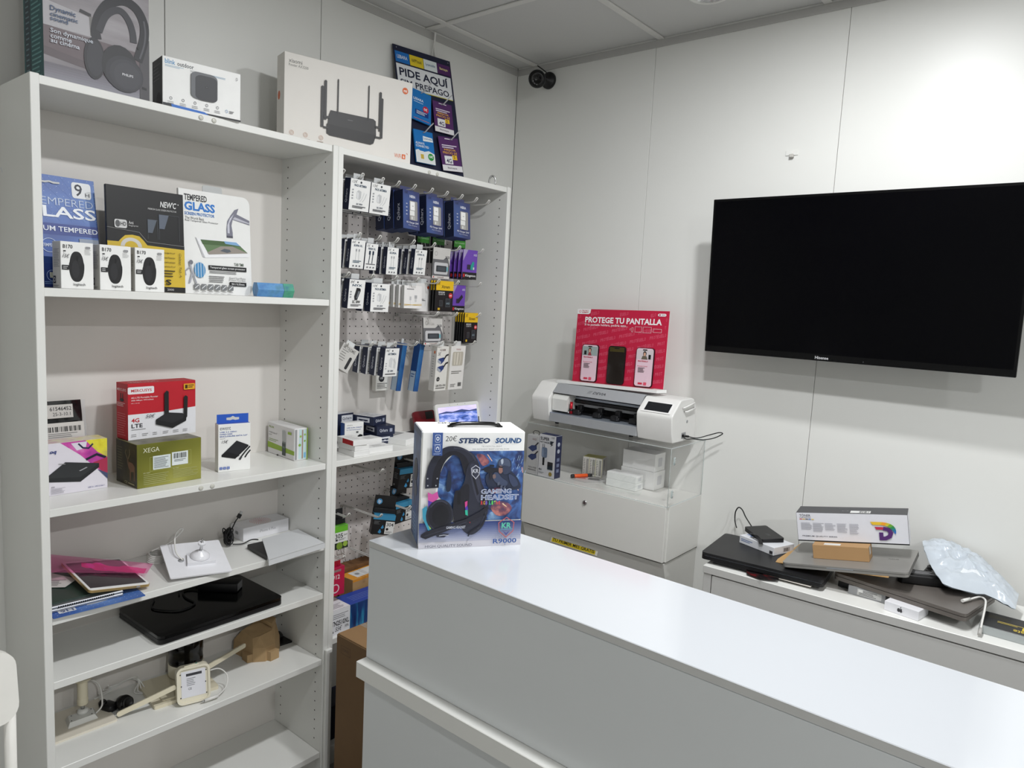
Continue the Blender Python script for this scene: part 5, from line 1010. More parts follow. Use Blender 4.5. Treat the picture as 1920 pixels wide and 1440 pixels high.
p = Pack('cable_box', 'white cable box with a window showing beige cord', -.541, -.232, 1.407, .078, .167, .020, ink(228, 226, 222), {'left': ink(206, 202, 194)}, 4, 0, grp='tall white cable boxes'); f = p.face(); f.text('TOOQ', .34, .90, .66, .94, (150, 60, 50), bold=.02); f.part('window'); f.poly(rrect(.74, .32, .06, 4, .12, .55), (186, 180, 166)); f.part('cord'); f.line([(.30, .57), (.28, .85)], .006, (214, 208, 194)); f.line([(.46, .57), (.48, .85)], .006, (222, 216, 204)); f.line([(.62, .57), (.68, .70), (.64, .85)], .006, (206, 200, 186)); f.part('front_print'); f.lines(.12, .36, .84, .44, 2, (110, 108, 104), .4); f.rect(.64, .07, .88, .16, (150, 148, 146)); f.bars(.65, .075, .87, .155, 12, (40, 40, 42)); f.lines(.12, .06, .5, .14, 3, (130, 128, 126), .4); p.done()
# lower pegboard: ink cartridge boxes
def ink_box(label, cx, y, zt, w, h, d, rz, ry, num, rx=0):
    p = Pack('ink_box', label, cx, y, zt, w, h, d, INKB, {'top': ink(50, 130, 170)}, rx, ry, rz, tab=INKB, grp='blue and black ink cartridge boxes', tabw=1.0); hd = p.root.children[-1]
    MB().box(-w / 2, w / 2, d - .0012, d, 0, .062, INKB, .0003).build('header_card', p.root)
    f = Face(p.root, (-w / 2, d - .0012, .0), (1, 0, 0), (0, 0, 1), w, .062); f.part('brand_logo'); f.circ(.24, .62, .13, (70, 140, 190)); f.text('hp', .17, .46, .31, .76, (236, 240, 244), bold=.01, shear=.2); f.lines(.1, .1, .7, .24, 2, (120, 122, 124), .3); f.done()
    f = p.face(); f.part('front_print'); f.rect(0, .74, 1, 1, (60, 140, 180)); f.lines(.06, .50, .34, .68, 4, (120, 122, 124), .3); f.poly([(.30, .12), (.38, .30), (.46, .14), (.40, .06)], (60, 140, 190)); f.poly([(.40, .34), (.48, .50), (.54, .36), (.47, .30)], (60, 140, 190)); f.rect(.60, .06, 1.0, .68, (226, 226, 224)); f.text(num, .64, .44, .96, .62, (30, 30, 32), bold=.01); f.circ(.70, .30, .06, (26, 26, 28)); f.lines(.64, .10, .95, .2, 2, (110, 110, 112), .4)
    f = p.face('left'); f.lines(.2, .5, .8, .8, 4, (120, 122, 124), .3); f.circ(.3, .2, .1, (150, 150, 152)); p.done()
ink_box('upper black and blue 304 ink box under the middle shelf', -.704, -.160, .945, .095, .078, .035, 0, 2, '304', 4)
ink_box('lower black and blue 304 ink box next to the headset box', -.715, -.150, .815, .092, .078, .035, 6, 0, '304', 2)
ink_box('tilted black and blue ink box nearest the counter corner', -.842, -.190, .800, .080, .075, .034, -28, 9, '304', 0)
p = Pack('ink_pack', 'green and white 305 ink pack at the left of the lower pegboard', -1.058, -.205, .808, .078, .080, .030, ink(226, 226, 224), {'top': ink(90, 170, 40)}, -2, 0, tab=INKB, grp='ink packs at the left of the lower pegboard', tabw=1.0); MB().box(-.039, .039, .0285, .030, 0, .050, INKB, .0003).build('header_card', p.root); f = p.face(); f.rect(0, .72, 1, 1, (104, 184, 44)); f.text('305', .34, .46, .74, .66, (34, 34, 36), bold=.01); f.text('2pack', .78, .52, .97, .62, (60, 60, 62)); f.rect(.36, .36, .46, .44, (40, 40, 42)); f.lines(.5, .36, .9, .44, 2, (130, 130, 132), .4); f.rect(0, 0, 1, .28, (40, 46, 36)); f.circ(.55, .14, .16, (120, 150, 50)); f.circ(.85, .18, .12, (150, 180, 70)); p.done()
CRIM = blend('crimson_print', [(150, 16, 60), (186, 20, 70), (196, 26, 50)], 10)
p = Pack('ink_pack', 'crimson cartridge pack hanging at the lower left of the pegboard', -1.078, -.222, .672, .075, .098, .030, CRIM, None, 0, 0, tab=ink(176, 20, 46), grp='ink packs at the left of the lower pegboard', tabw=.8); f = p.face(); f.text('912', .34, .58, .74, .74, (226, 214, 218), bold=.02); f.ring(.5, .26, .22, .16, .25, (220, 200, 206)); f.rect(.42, .84, .8, .92, (150, 120, 120)); p.done()

# ================================================================== right bookcase: middle shelf goods
ZB = 1.0536
for k, (dx, dy, a) in enumerate(((0, 0, -6), (.004, .002, -2), (-.004, .001, -5))):
    c = Carton('flat_white_box', ('bottom', 'middle', 'top')[k] + ' flat white box of the stack at the left of the middle pegboard shelf', 'box', (-1.051 + dx, -.270 + dy, ZB + .0185 * k), a, .060 - .003 * k, .098, .018, WPAPER, group='flat white boxes on the middle shelf')
    if k == 2: f = c.face('left'); f.rect(.35, .05, 1.0, .95, (176, 40, 44)); f = c.face('top'); f.lines(.2, .2, .8, .8, 5, (190, 188, 186), .3)
    c.done()
for k, (x, y, a) in enumerate(((-.985, -.262, -4), (-.972, -.20, 3))):
    c = Carton('flat_white_box', ('front', 'rear')[k] + ' single flat white box in the middle of the pegboard shelf', 'box', (x, y, ZB), a, .100, .058, .020 + .014 * k, WPAPER, group='flat white boxes on the middle shelf'); f = c.face('top'); f.rect(.08, .5, .22, .8, (190, 60, 60)); f.lines(.3, .2, .8, .7, 4, (180, 178, 176), .3); c.done()
for k, (x, y, z, a) in enumerate(((-.868, -.160, 0, -3), (-.862, -.155, .0325, -8), (-.866, -.140, .065, 14))):
    c = Carton('small_navy_box', ('bottom', 'middle', 'top')[k] + ' navy accessory box of the small stack on the pegboard shelf', 'box', (x, y, ZB + z), a, .075, .092, .032, NAVY, {'top': ink(206, 206, 208)} if k == 2 else None, group='navy accessory boxes on the pegboard shelf'); f = c.face('front' if k else 'left'); f.text('Qcharx', .15, .3, .6, .7, (206, 210, 222), bold=.01); f.rect(.7, .3, .85, .7, (150, 156, 176)); f = c.face('left' if k else 'front'); f.poly([(.2, .3), (.8, .3), (.8, .8), (.2, .8)], (206, 208, 216)); f.poly([(.28, .45), (.4, .4), (.5, .5), (.6, .4), (.72, .45), (.72, .6), (.28, .6)], (30, 38, 64)); f = c.face('top'); f.lines(.15, .2, .8, .8, 4, (110, 112, 126), .25); c.done()
c = Carton('audio_adapter_box', 'white and blue USB audio adapter box behind the flat white boxes', 'box', (-.965, -.105, ZB), -8, .075, .030, .080, WPAPER, {'left': ink(40, 80, 150)}, group='upright boxes on the pegboard shelf'); f = c.face('front'); f.text('aisens', .12, .86, .40, .92, (120, 122, 124)); f.text('USB-Audio Adapter', .10, .74, .92, .80, (40, 80, 150), bold=.02); f.text('5.1 Surround Sound', .10, .66, .84, .71, (40, 80, 150), bold=.01); f.poly([(.42, .22), (.80, .46), (.95, .42), (.96, .30), (.60, .10)], (30, 34, 34)); f.rect(.60, .52, .72, .60, (90, 92, 94)); f.lines(.15, .25, .35, .4, 2, (130, 130, 132)); c.done()
c = Carton('small_navy_box', 'navy and white box standing behind the stacked navy boxes', 'box', (-.975, -.062, ZB), 4, .085, .034, .105, NAVY, {'top': ink(200, 202, 206)}, group='navy accessory boxes on the pegboard shelf'); f = c.face('front'); f.rect(.35, .72, .95, .94, (206, 208, 214)); f.text('Qcharx', .4, .77, .9, .88, (30, 40, 70), bold=.01); c.done()
t = thing('black_cable_bag', 'black cable bundle in a bag at the left end of the middle pegboard shelf', 'cable', (-1.085, -.150, ZB)); rd = random.Random(9); b = MB()
for k in range(9): M_ = T(rd.uniform(-.008, .008), rd.uniform(-.01, .01), .040 + rd.uniform(-.012, .02), 80 + rd.uniform(-30, 30), rd.uniform(-30, 30), rd.uniform(-40, 40)); b.tube([(.020 * math.cos(R(a)), .030 * math.sin(R(a)), .003 * math.sin(R(3 * a))) for a in range(0, 360, 20)], .0026, BLK, 6, closed=True, M=M_)
b.build('coil', t)
c = Carton('grey_tablet_box', 'flat white tablet box lying behind the headset carton', 'box', (-.795, -.235, ZB), 16, .13, .17, .022, WPAPER, group='flat white boxes on the middle shelf'); f = c.face('top'); f.rect(.15, .45, .85, .85, (150, 150, 152)); f.lines(.2, .5, .8, .8, 6, (176, 176, 178), .4); c.done()
c = Carton('black_flat_box', 'thin black box lying under the flat tablet box edge', 'box', (-.665, -.200, ZB), 10, .11, .12, .012, BLK); c.done()
t = thing('photo_tablet', 'white tablet propped upright showing a stormy sea picture', 'tablet', (-.480, -.205, ZB), (-14, 0, -3.2)); w, h = .232, .128
MB().prism(rrect(w, h, .010, 5, -w / 2, 0), .008, WHT, T(0, .008, 0, 90, 0, 0)).build('frame', t)
SEA = blend('sea_picture', [(20, 34, 80), (70, 96, 170), (150, 160, 214), (214, 206, 236)], 22, stretch=(1, 1, 3.2), emit=.75, dist=.6)
f = Face(t, (-w / 2 + .014, 0, .014), (1, 0, 0), (0, 0, 1), w - .028, h - .028); f.part('screen_picture'); f.rect(0, 0, 1, 1, SEA); f.rect(0, .80, 1, 1, blend('dusk_sky', [(150, 150, 206), (190, 180, 226), (214, 200, 236)], 6, stretch=(1, 1, 3), emit=.75)); f.poly([(0, .78), (.2, .84), (.35, .80), (.6, .87), (.8, .80), (1, .84), (1, .76), (0, .76)], (70, 86, 140)); f.poly([(.42, 0), (.58, 0), (.52, .12), (.47, .18)], (20, 22, 40)); f.part('camera_dots')
for u in (.3, .5, .7): f.circ(u, 1.075, .007, (120, 122, 126))
f.done(); MB().prism([(-.03, 0), (.03, 0), (.03, .06), (-.03, .06)], .003, WHT, T(0, .020, .001, 60, 0, 0)).build('kickstand', t)
t = thing('red_case', 'dark red phone case leaning behind the picture tablet', 'case', (-.545, -.085, ZB + .002), (-20, 0, 0)); MB().prism(rrect(.115, .085, .012, 4, -.0575, 0), .010, mat('dark_red_plastic', (120, 24, 34), rough=.25), T(0, .01, 0, 90, 0, 0)).build('shell', t); MB().box(.005, .045, -.0006, .0, .05, .08, BLK, 0).build('camera_window', t)
t = thing('stylus_pen', 'thin black stylus standing at the right end of the pegboard shelf', 'stylus', (-.378, -.215, ZB), (0, 0, 0)); MB().tube([(0, 0, 0), (-.012, .0, .048), (-.0155, 0, .068)], .0022, BLK, 8).build('barrel', t); MB().lathe([(.006, 0), (.006, .003)], BLK, 12).build('foot', t)

# ================================================================== right bookcase: bottom boxes, floor carton
BLUP = blend('blue_rain_print', [(12, 30, 80), (20, 60, 120), (50, 150, 190)], 60, stretch=(1, 1, .12))
c = Carton('toner_box', 'long white and blue TN2510XL toner box on the low shelf', 'box', (-1.1290, -.266, .4612), 0, .36, .085, .086, BLUP, {'top': ink(34, 66, 160)}, group='toner boxes on the low shelf'); f = c.face('front'); f.rect(0, 0, .225, 1, (224, 224, 228)); f.lines(.03, .62, .21, .84, 3, (110, 110, 114), .3); f.text('TN2510XL', .02, .36, .215, .56, (24, 24, 28), bold=.02); f.text('55€', .06, .14, .135, .32, (30, 30, 40), shear=.3); f.text('10%', .17, .20, .21, .30, (40, 40, 48)); f.rect(.03, .10, .04, .18, (26, 26, 28)); f = c.face('top'); f.rect(0, 0, .225, 1, (224, 224, 228)); f.lines(.02, .1, .2, .5, 5, (150, 148, 154), .5); f.lines(.3, .2, .7, .7, 4, (120, 140, 200), .2); c.done()
c = Carton('toner_box', 'dark blue toner box under the TN2510XL box', 'box', (-1.1290, -.255, .3405), 0, .36, .10, .12, ink(16, 20, 44), group='toner boxes on the low shelf'); c.root.location.z = .0852; c.done()
c = Carton('amber_envelope_box', 'orange padded box with white label behind the blue toner box', 'box', (-.960, -.165, .4612), 4, .25, .07, .118, KRAFT, {'front': ink(214, 140, 36), 'top': ink(222, 150, 40)}, group='parcels on the low shelf'); f = c.face('top'); f.rect(.12, .12, .9, .88, (226, 226, 224)); f.circ(.2, .5, .035, (150, 150, 152)); f = c.face('front'); f.rect(0, 0, .45, .92, KRAFT); c.done()
c = Carton('kraft_parcel', 'brown cardboard parcel at the back of the low shelf', 'box', (-1.000, -.082, .4612), 0, .50, .055, .130, mat('dark_kraft', (120, 84, 50), rough=.8, var=.1, scale=30), group='parcels on the low shelf'); c.done()
# tall carton on the floor beside the counter
CART = mat('tall_kraft_carton', (122, 95, 66), rough=.8, var=.06, scale=20, bump=.06)
t = thing('tall_carton', 'tall brown cardboard carton standing between bookcase and counter', 'box', (-1.055, -.56, 0))
MB().box(-.109, .105, -.20, .21, 0, .515, CART, .002).build('carton_body', t)
MB().box(-.107, .0, -.196, .206, .515, .5185, mat('kraft_flap', (150, 118, 82), rough=.8, var=.06, scale=20), .001).build('flap', t); MB().box(.002, .103, -.196, .206, .515, .5185, MATS['kraft_flap'], .001).build('flap', t)
f = Face(t, (-.109, .21, 0), (0, -1, 0), (0, 0, 1), .41, .515); f.part('printed_mark'); f.line([(.06, .895), (.17, .895), (.17, .945), (.06, .945), (.06, .895)], .0012, (80, 56, 34)); f.text('(ONE)', .075, .908, .155, .932, (80, 56, 34)); f.poly(arc(.18, .06, .10, 0, 180, 12, .055), (26, 20, 16)); f.text('k', .15, .065, .19, .10, (150, 110, 70)); f.done()
t = thing('plastic_wrap', 'crumpled clear plastic wrap on top of the tall carton', 'wrapping', (-1.02, -.42, .519)); rd = random.Random(2)
n1 = [[rd.uniform(0, 1) for _ in range(13)] for _ in range(13)]
b = MB(); b.grid(lambda u, v: (-.06 + .15 * u, -.10 + .16 * v, .036 * n1[int(u * 12)][int(v * 12)] * math.sin(PI * u) * math.sin(PI * v) + .001), 12, 12, clear('crinkled_wrap', (210, 208, 204), .12, .22), smooth=False); b.build('film', t)
# ================================================================== headset carton on the counter
c = Carton('headset_carton', 'blue and white gaming headset carton with carry handle standing on the counter', 'box', (-1.4727, -1.0304, 1.0502), -34.8, .227, .117, .254, WPAPER, {'left': blend('blue_battle_side', [(30, 40, 76), (56, 84, 140), (110, 150, 196)], 22, detail=8)}, bev=.003)
f = c.face('front'); f.part('battle_picture')
BAT = blend('battle_scene', [(26, 30, 56), (40, 60, 112), (66, 106, 170), (150, 186, 220)], 26, detail=9, dist=1.2)
f.rect(.42, .222, .998, .83, BAT); f.poly([(.17, .45), (.42, .222), (.45, .83), (.30, .80), (.22, .72), (.17, .60)], BAT)
FIRE = blend('fire_glow', [(60, 54, 90), (120, 70, 90), (206, 130, 120)], 60, detail=7)
f.blob([(.53, .80), (.60, .795), (.655, .735), (.60, .70), (.56, .74)], FIRE); f.poly([(.63, .80), (.640, .80), (.685, .745), (.68, .74)], (236, 190, 160)); f.blob([(.665, .50), (.70, .535), (.76, .52), (.80, .485), (.75, .462), (.69, .465)], FIRE); f.blob([(.69, .34), (.76, .385), (.86, .37), (.90, .32), (.84, .265), (.75, .265)], FIRE); f.poly([(.92, .545), (.928, .55), (.962, .48), (.955, .477)], (236, 200, 180)); f.poly([(.98, .68), (.985, .69), (.995, .64), (.99, .635)], (236, 170, 140)); f.poly([(.80, .365), (.81, .372), (.85, .34), (.845, .335)], (240, 206, 170))
for k in range(16): a_ = R(40 * k); f.line([(.93 + .05 * math.cos(a_) * (k % 3), .60 + .06 * math.sin(a_) + .008 * k), (.945 + .05 * math.cos(a_) * (k % 3), .62 + .06 * math.sin(a_) + .010 * k)], .0006, (170, 200, 232))
f.part('soldier_picture')
f.blob([(.747, .754), (.806, .772), (.857, .752), (.874, .708), (.867, .665), (.915, .62), (.958, .566), (.972, .504), (.872, .488), (.741, .517), (.682, .492), (.641, .536), (.622, .607), (.654, .645), (.711, .660), (.729, .70)], (38, 46, 68)); f.blob([(.742, .725), (.756, .755), (.80, .768), (.845, .752), (.862, .715), (.855, .695), (.80, .705), (.765, .690)], (72, 82, 106)); f.blob([(.765, .752), (.785, .764), (.79, .73), (.775, .715)], (170, 180, 196)); f.blob([(.752, .700), (.785, .695), (.79, .655), (.765, .635), (.748, .655)], (150, 110, 100)); f.poly([(.748, .70), (.795, .695), (.795, .683), (.748, .688)], (20, 22, 32)); f.blob([(.79, .70), (.86, .69), (.862, .645), (.80, .63)], (50, 58, 82))
f.poly([(.603, .69), (.64, .70), (.70, .688), (.745, .68), (.745, .655), (.69, .648), (.66, .64), (.605, .655)], (26, 28, 40)); f.poly([(.575, .677), (.61, .68), (.61, .668), (.575, .667)], (20, 22, 30)); f.poly([(.655, .715), (.70, .712), (.70, .695), (.655, .697)], (22, 24, 34)); f.poly([(.66, .645), (.685, .645), (.68, .585), (.655, .59)], (34, 34, 46)); f.blob([(.70, .64), (.735, .645), (.78, .60), (.84, .56), (.82, .525), (.75, .545), (.70, .585)], (62, 72, 98)); f.blob([(.69, .625), (.715, .63), (.72, .60), (.695, .595)], (120, 100, 98)); f.blob([(.85, .63), (.91, .60), (.945, .54), (.90, .52), (.86, .57)], (54, 64, 92))
for u, v in ((.74, .56), (.77, .53), (.80, .52)): f.poly([(u, v), (u + .022, v + .006), (u + .022, v - .022), (u, v - .028)], (84, 90, 110))
f.blob([(.245, .50), (.285, .50), (.29, .60), (.268, .655), (.25, .62)], (30, 40, 62)); f.blob([(.255, .655), (.268, .67), (.278, .655), (.268, .64)], (30, 40, 62))
f.part('lower_band'); f.rect(.0, .0, .998, .055, (206, 204, 212)); f.grad(.0, .055, .998, .222, (178, 180, 198), (50, 66, 120), 10)
f.part('headset_picture')
H1, H2, H3 = (26, 26, 36), (40, 42, 56), (58, 60, 76)
bo = [(.044, .52), (.050, .633), (.070, .718), (.114, .794), (.178, .849), (.256, .878), (.352, .873), (.44, .839), (.51, .791), (.545, .73), (.566, .66)]; bi = [(.43, .60), (.40, .671), (.372, .749), (.337, .792), (.289, .801), (.238, .767), (.198, .699), (.178, .622), (.172, .525)]
sm = lambda q: [(p.x, p.y) for p in spline([(x, y, 0) for x, y in q], 5)]
f.poly(sm(bo) + sm(bi), H2); f.poly(sm([(.105, .53), (.112, .64), (.140, .72), (.19, .79), (.27, .835), (.36, .825), (.43, .77), (.47, .68)]) + sm([(.43, .60), (.40, .671), (.372, .749), (.337, .792), (.289, .801), (.238, .767), (.198, .699), (.178, .622), (.172, .525)]), H1); f.curve([(.30, .862), (.40, .85), (.48, .80), (.52, .74)], .0035, H3)
for u, v in ((.065, .605), (.155, .605), (.068, .545), (.145, .545)): f.circ(u, v, .007, (170, 172, 180), 10)
f.blob([(.414, .575), (.430, .68), (.46, .735), (.519, .75), (.550, .68), (.575, .58), (.624, .484), (.659, .369), (.637, .237), (.592, .158), (.505, .108), (.425, .146), (.383, .227), (.358, .333), (.345, .42), (.37, .498)], H2); f.blob([(.46, .70), (.515, .72), (.555, .60), (.60, .45), (.56, .39), (.50, .52)], H3); f.poly([(.475, .66), (.492, .665), (.560, .47), (.542, .45)], H1); f.blob([(.325, .48), (.37, .505), (.43, .555), (.465, .52), (.462, .36), (.42, .20), (.36, .18), (.318, .30)], H1); f.poly([(.352, .49), (.383, .49), (.383, .38), (.352, .38)], (14, 14, 20)); f.curve([(.60, .46), (.635, .36), (.615, .24), (.56, .16)], .004, H3)
f.poly([(.07, .49), (.115, .47), (.16, .495), (.175, .44), (.13, .40), (.075, .42)], (206, 84, 160)); f.poly([(.075, .42), (.13, .40), (.16, .40), (.08, .33)], (90, 60, 170)); f.poly([(.025, .35), (.065, .375), (.075, .28), (.115, .17), (.085, .16), (.03, .27)], (60, 150, 180)); f.poly([(.065, .25), (.075, .26), (.115, .18), (.105, .17)], (170, 210, 90)); f.ell(.19, .29, .130, .138, H2); f.ell(.193, .29, .112, .120, H1); f.ell(.198, .288, .080, .090, (16, 16, 24)); f.curve([(.10, .36), (.15, .405), (.21, .412), (.26, .385)], .003, H3); f.curve([(.10, .21), (.15, .165), (.22, .16)], .002, H3)
f.poly([(.425, .40), (.45, .41), (.45, .37), (.43, .35)], (206, 70, 140)); f.poly([(.43, .35), (.45, .37), (.46, .33), (.435, .33)], (80, 60, 170)); f.poly([(.43, .33), (.455, .33), (.46, .28), (.435, .29)], (50, 180, 150)); f.poly([(.60, .29), (.605, .30), (.635, .345), (.62, .345)], (220, 170, 70)); f.poly([(.46, .235), (.485, .25), (.485, .215)], (214, 50, 60))
f.poly([(.015, .108), (.019, .13), (.06, .154), (.23, .197), (.44, .252), (.564, .309), (.645, .356), (.661, .342), (.595, .273), (.461, .216), (.27, .156), (.063, .089)], (30, 30, 42)); f.line([(.05, .115), (.25, .168), (.45, .226)], .0012, H3); f.poly([(.16, .125), (.21, .135), (.29, .13), (.24, .10), (.17, .105)], H2); f.line([(.19, .115), (.235, .12), (.28, .115)], .0018, (170, 172, 184))
f.line([(.62, .30), (.64, .26), (.60, .20), (.48, .13), (.47, .10)], .003, H1)
f.part('microphone_lettering'); f.text('GAMING HEADSET', .255, .172, .44, .195, (190, 194, 206), bold=.02); 
f.part('title_lettering')
f.text('STEREO', .339, .905, .642, .952, (44, 62, 96), bold=.05, shear=.15); f.text('SOUND', .692, .905, .95, .952, (48, 84, 130), bold=.05, shear=.15); f.text('THE VOICE IS FULL, BRIGHT', .56, .872, .76, .886, (110, 110, 114)); f.text('VIVID AND PLEASANT, PRESENT A NATURAL SOUND', .472, .848, .831, .862, (110, 110, 114))
f.rect(.094, .804, .189, .998, (58, 86, 148)); f.poly(rrect(.05, .065, .012, 3, .117, .915), (214, 222, 238)); f.poly(rrect(.044, .057, .010, 3, .120, .919), (58, 86, 148)); f.ring(.142, .947, .014, .017, .45, (226, 232, 244)); f.poly(rrect(.05, .065, .012, 3, .117, .835), (214, 222, 238)); f.poly(rrect(.044, .057, .010, 3, .120, .839), (58, 86, 148)); f.ring(.142, .864, .014, .017, .45, (226, 232, 244), -40, 220); f.lines(.105, .888, .18, .905, 2, (170, 186, 220), .3); f.lines(.105, .81, .18, .828, 2, (170, 186, 220), .3)
f.text('GAMING', .574, .470, .873, .512, (220, 228, 242), bold=.035); f.text('GAMING', .579, .474, .868, .508, (46, 66, 130), bold=-.012); f.text('HEADSET', .576, .416, .947, .462, (220, 228, 242), bold=.035); f.text('HEADSET', .581, .420, .942, .458, (46, 66, 130), bold=-.012)
for i, (s_, cl_) in enumerate((('R', (214, 60, 70)), ('G', (200, 150, 60)), ('B', (120, 90, 190)), ('L', (60, 180, 140)), ('i', (90, 200, 90)), ('g', (170, 206, 80)), ('h', (206, 90, 80)), ('t', (220, 70, 80)))): u = .577 + .0225 * i + (.012 if i > 2 else 0); f.text(s_, u, .377, u + .018, .411, cl_, bold=.03)
f.part('shield_emblems')
f.line([(.47, .695), (.51, .72), (.55, .695), (.545, .64), (.515, .605), (.478, .64), (.47, .695)], .0016, (190, 192, 204)); f.text('KR', .482, .655, .54, .69, (200, 202, 212), bold=.02)
f.line([(.76, .215), (.835, .262), (.912, .215), (.905, .14), (.838, .085), (.768, .14), (.76, .215)], .0018, (180, 90, 90)); f.text('KR', .79, .165, .885, .215, (90, 190, 160), bold=.03); f.line([(.78, .155), (.90, .158)], .001, (90, 170, 190)); f.poly([(.80, .145), (.838, .10), (.875, .145), (.838, .125)], (80, 84, 140))
f.text('R9000', .71, .034, .944, .076, (48, 84, 150), bold=.02); f.poly([(.82, .028), (.83, .022), (.84, .028)], (48, 84, 150)); f.text('HIGH QUALITY SOUND', .057, .018, .505, .045, (80, 84, 100), bold=.0)
f.part('price_handwriting'); f.text('20€', .21, .928, .319, .974, (30, 30, 36), shear=.1, bold=.0)
f = c.face('top'); f.part('top_print'); f.text('STEREO SOUND', .22, .80, .86, .92, (60, 62, 70), rot=180, bold=.02)
f = c.face('left'); f.part('side_print'); f.rect(.30, .05, .55, .30, (70, 104, 160)); f.lines(.28, .05, .62, .24, 6, (170, 190, 220), .25); f.rect(0, .94, 1, 1, (60, 76, 110)); f.ell(.45, .62, .22, .10, (30, 34, 56)); f.ell(.5, .45, .2, .06, (86, 92, 110))
M_ = T(.012, -.008, .2545); b = MB(); b.tube(spline([(-.055, 0, .0), (-.052, 0, .004), (-.03, 0, .007), (.03, 0, .007), (.052, 0, .004), (.055, 0, 0)], 5), .0045, GBLK, 8, M=M_); b.box(-.062, -.050, -.006, .006, -.0005, .003, GBLK, .001, 1, M_); b.box(.050, .062, -.006, .006, -.0005, .003, GBLK, .001, 1, M_); b.build('carry_handle', c.root)
c.done()

# ================================================================== goods inside the acrylic case
ZD = .9003
NVW = {'right': ink(34, 42, 78), 'top': ink(40, 48, 84)}
c = Carton('car_charger_box', 'white and navy SUPER fast charger box inside the acrylic case', 'box', (-.262, -.428, ZD), -90, .080, .042, .170, ink(206, 206, 208), {'right': ink(34, 42, 78), 'top': ink(40, 48, 84)}); f = c.face('front'); f.text('SUPER', .06, .86, .62, .94, (34, 34, 40), bold=.03); f.poly([(.66, .87), (.90, .87), (.78, .80), (.86, .80), (.70, .74), (.74, .79), (.66, .79)], (34, 34, 40)); f.text('FAST CHARGER', .06, .80, .64, .84, (34, 34, 40), bold=.02); f.text('15€', .72, .93, .94, .98, (50, 50, 60), shear=.3); f.poly(rrect(.34, .24, .06, 4, .18, .46), (96, 112, 136)); f.poly([(.18, .50), (.30, .47), (.30, .66), (.18, .68)], (124, 140, 164)); f.rect(.22, .70, .25, .78, (40, 42, 46)); f.rect(.32, .70, .35, .78, (40, 42, 46)); f.rect(.26, .28, .38, .46, (30, 32, 36)); f.rect(.58, .20, .90, .38, (34, 34, 38)); f.text('4in1', .06, .15, .24, .20, (40, 40, 46), bold=.02); f.circ(.78, .10, .10, (150, 130, 60)); f.lines(.06, .08, .4, .12, 2, (130, 130, 132), .4); f = c.face('right')
for k in range(2): f.circ(.5, .80 - .16 * k, .20, (190, 196, 210))
for k in range(3): f.rect(.3, .14 + .13 * k, .7, .22 + .13 * k, (120, 130, 160))
c.done()
c = Carton('vga_cable_box', 'grey VGA cable box at the left end inside the acrylic case', 'box', (-.262, -.367, ZD), -90, .058, .040, .158, ink(186, 186, 186)); f = c.face('front'); f.text('GOLD', .45, .88, .80, .93, (110, 60, 60), bold=.01)
for dv in (0, -.22): f.poly([(.10, .66 + dv), (.50, .58 + dv), (.86, .66 + dv), (.84, .76 + dv), (.40, .74 + dv)], (44, 60, 104)); f.line([(.7, .74 + dv), (.98, .84 + dv)], .005, (34, 34, 38))
f.text('VGA a VGA', .2, .16, .9, .20, (70, 70, 74)); f.lines(.2, .10, .9, .14, 1, (120, 120, 122)); 
b = MB(); b.tube([(-.012 + .0 * k, 0, .159) for k in range(1)] + [(-.018, 0, .166), (-.008, 0, .174), (.010, 0, .174), (.018, 0, .166), (.012, 0, .159)], .0016, BLK, 6); b.build('hanging_loop', c.root); c.done()
LBL = ink(206, 204, 200)
c = Carton('label_box', 'yellow-topped box wrapped in barcode labels inside the acrylic case', 'box', (-.112, -.540, ZD), -76, .082, .060, .078, LBL, {'top': ink(206, 200, 120)}); f = c.face('front')
for k in range(3): f.rect(.03 + .33 * k, .03, .34 + .33 * k, .97, (222, 220, 214)); f.bars(.18 + .33 * k, .1, .31 + .33 * k, .9, 6, (40, 40, 42), k); f.lines(.05 + .33 * k, .1, .14 + .33 * k, .9, 9, (120, 118, 114), .4, k); f.rect(.335 + .33 * k, 0, .35 + .33 * k, 1, (196, 190, 110))
f = c.face('right'); f.bars(.3, .1, .5, .9, 7, (60, 60, 62)); c.done()
t = thing('highlighter_pen', 'orange highlighter pen with dark cap lying in the acrylic case', 'pen', (-.192, -.5423, ZD + .0085), (0, 90, -27)); ORG = mat('orange_plastic', (236, 96, 40), rough=.35)
MB().lathe([(.0062, .012), (.0072, .014), (.0072, .070), (.006, .073)], ORG, 18).build('barrel', t); MB().lathe([(.0068, 0), (.0078, .002), (.0078, .012), (.0062, .0125)], DGREY, 18).build('cap', t); MB().lathe([(.006, .073), (.006, .092), (.004, .094)], DGREY, 18).build('end', t)
t = flat('printed_sheet', 'printed red and black sheet under the highlighter in the acrylic case', 'paper', [(-.205, -.557), (-.205, -.618), (-.125, -.675), (-.100, -.600), (-.130, -.552)], ZD + .0001, .0012, ink(200, 198, 196), 'sheet'); f = Face(t, (-.05, .02, .0013), (.35, -.93, 0), (.93, .35, 0), .10, .07); f.part('lettering'); f.O = Vector((-.030, .038, .0013)); f.lines(.0, .1, .4, .6, 4, (196, 70, 60), .5); f.lines(.42, .1, 1.0, .6, 5, (60, 60, 62), .5); f.done()
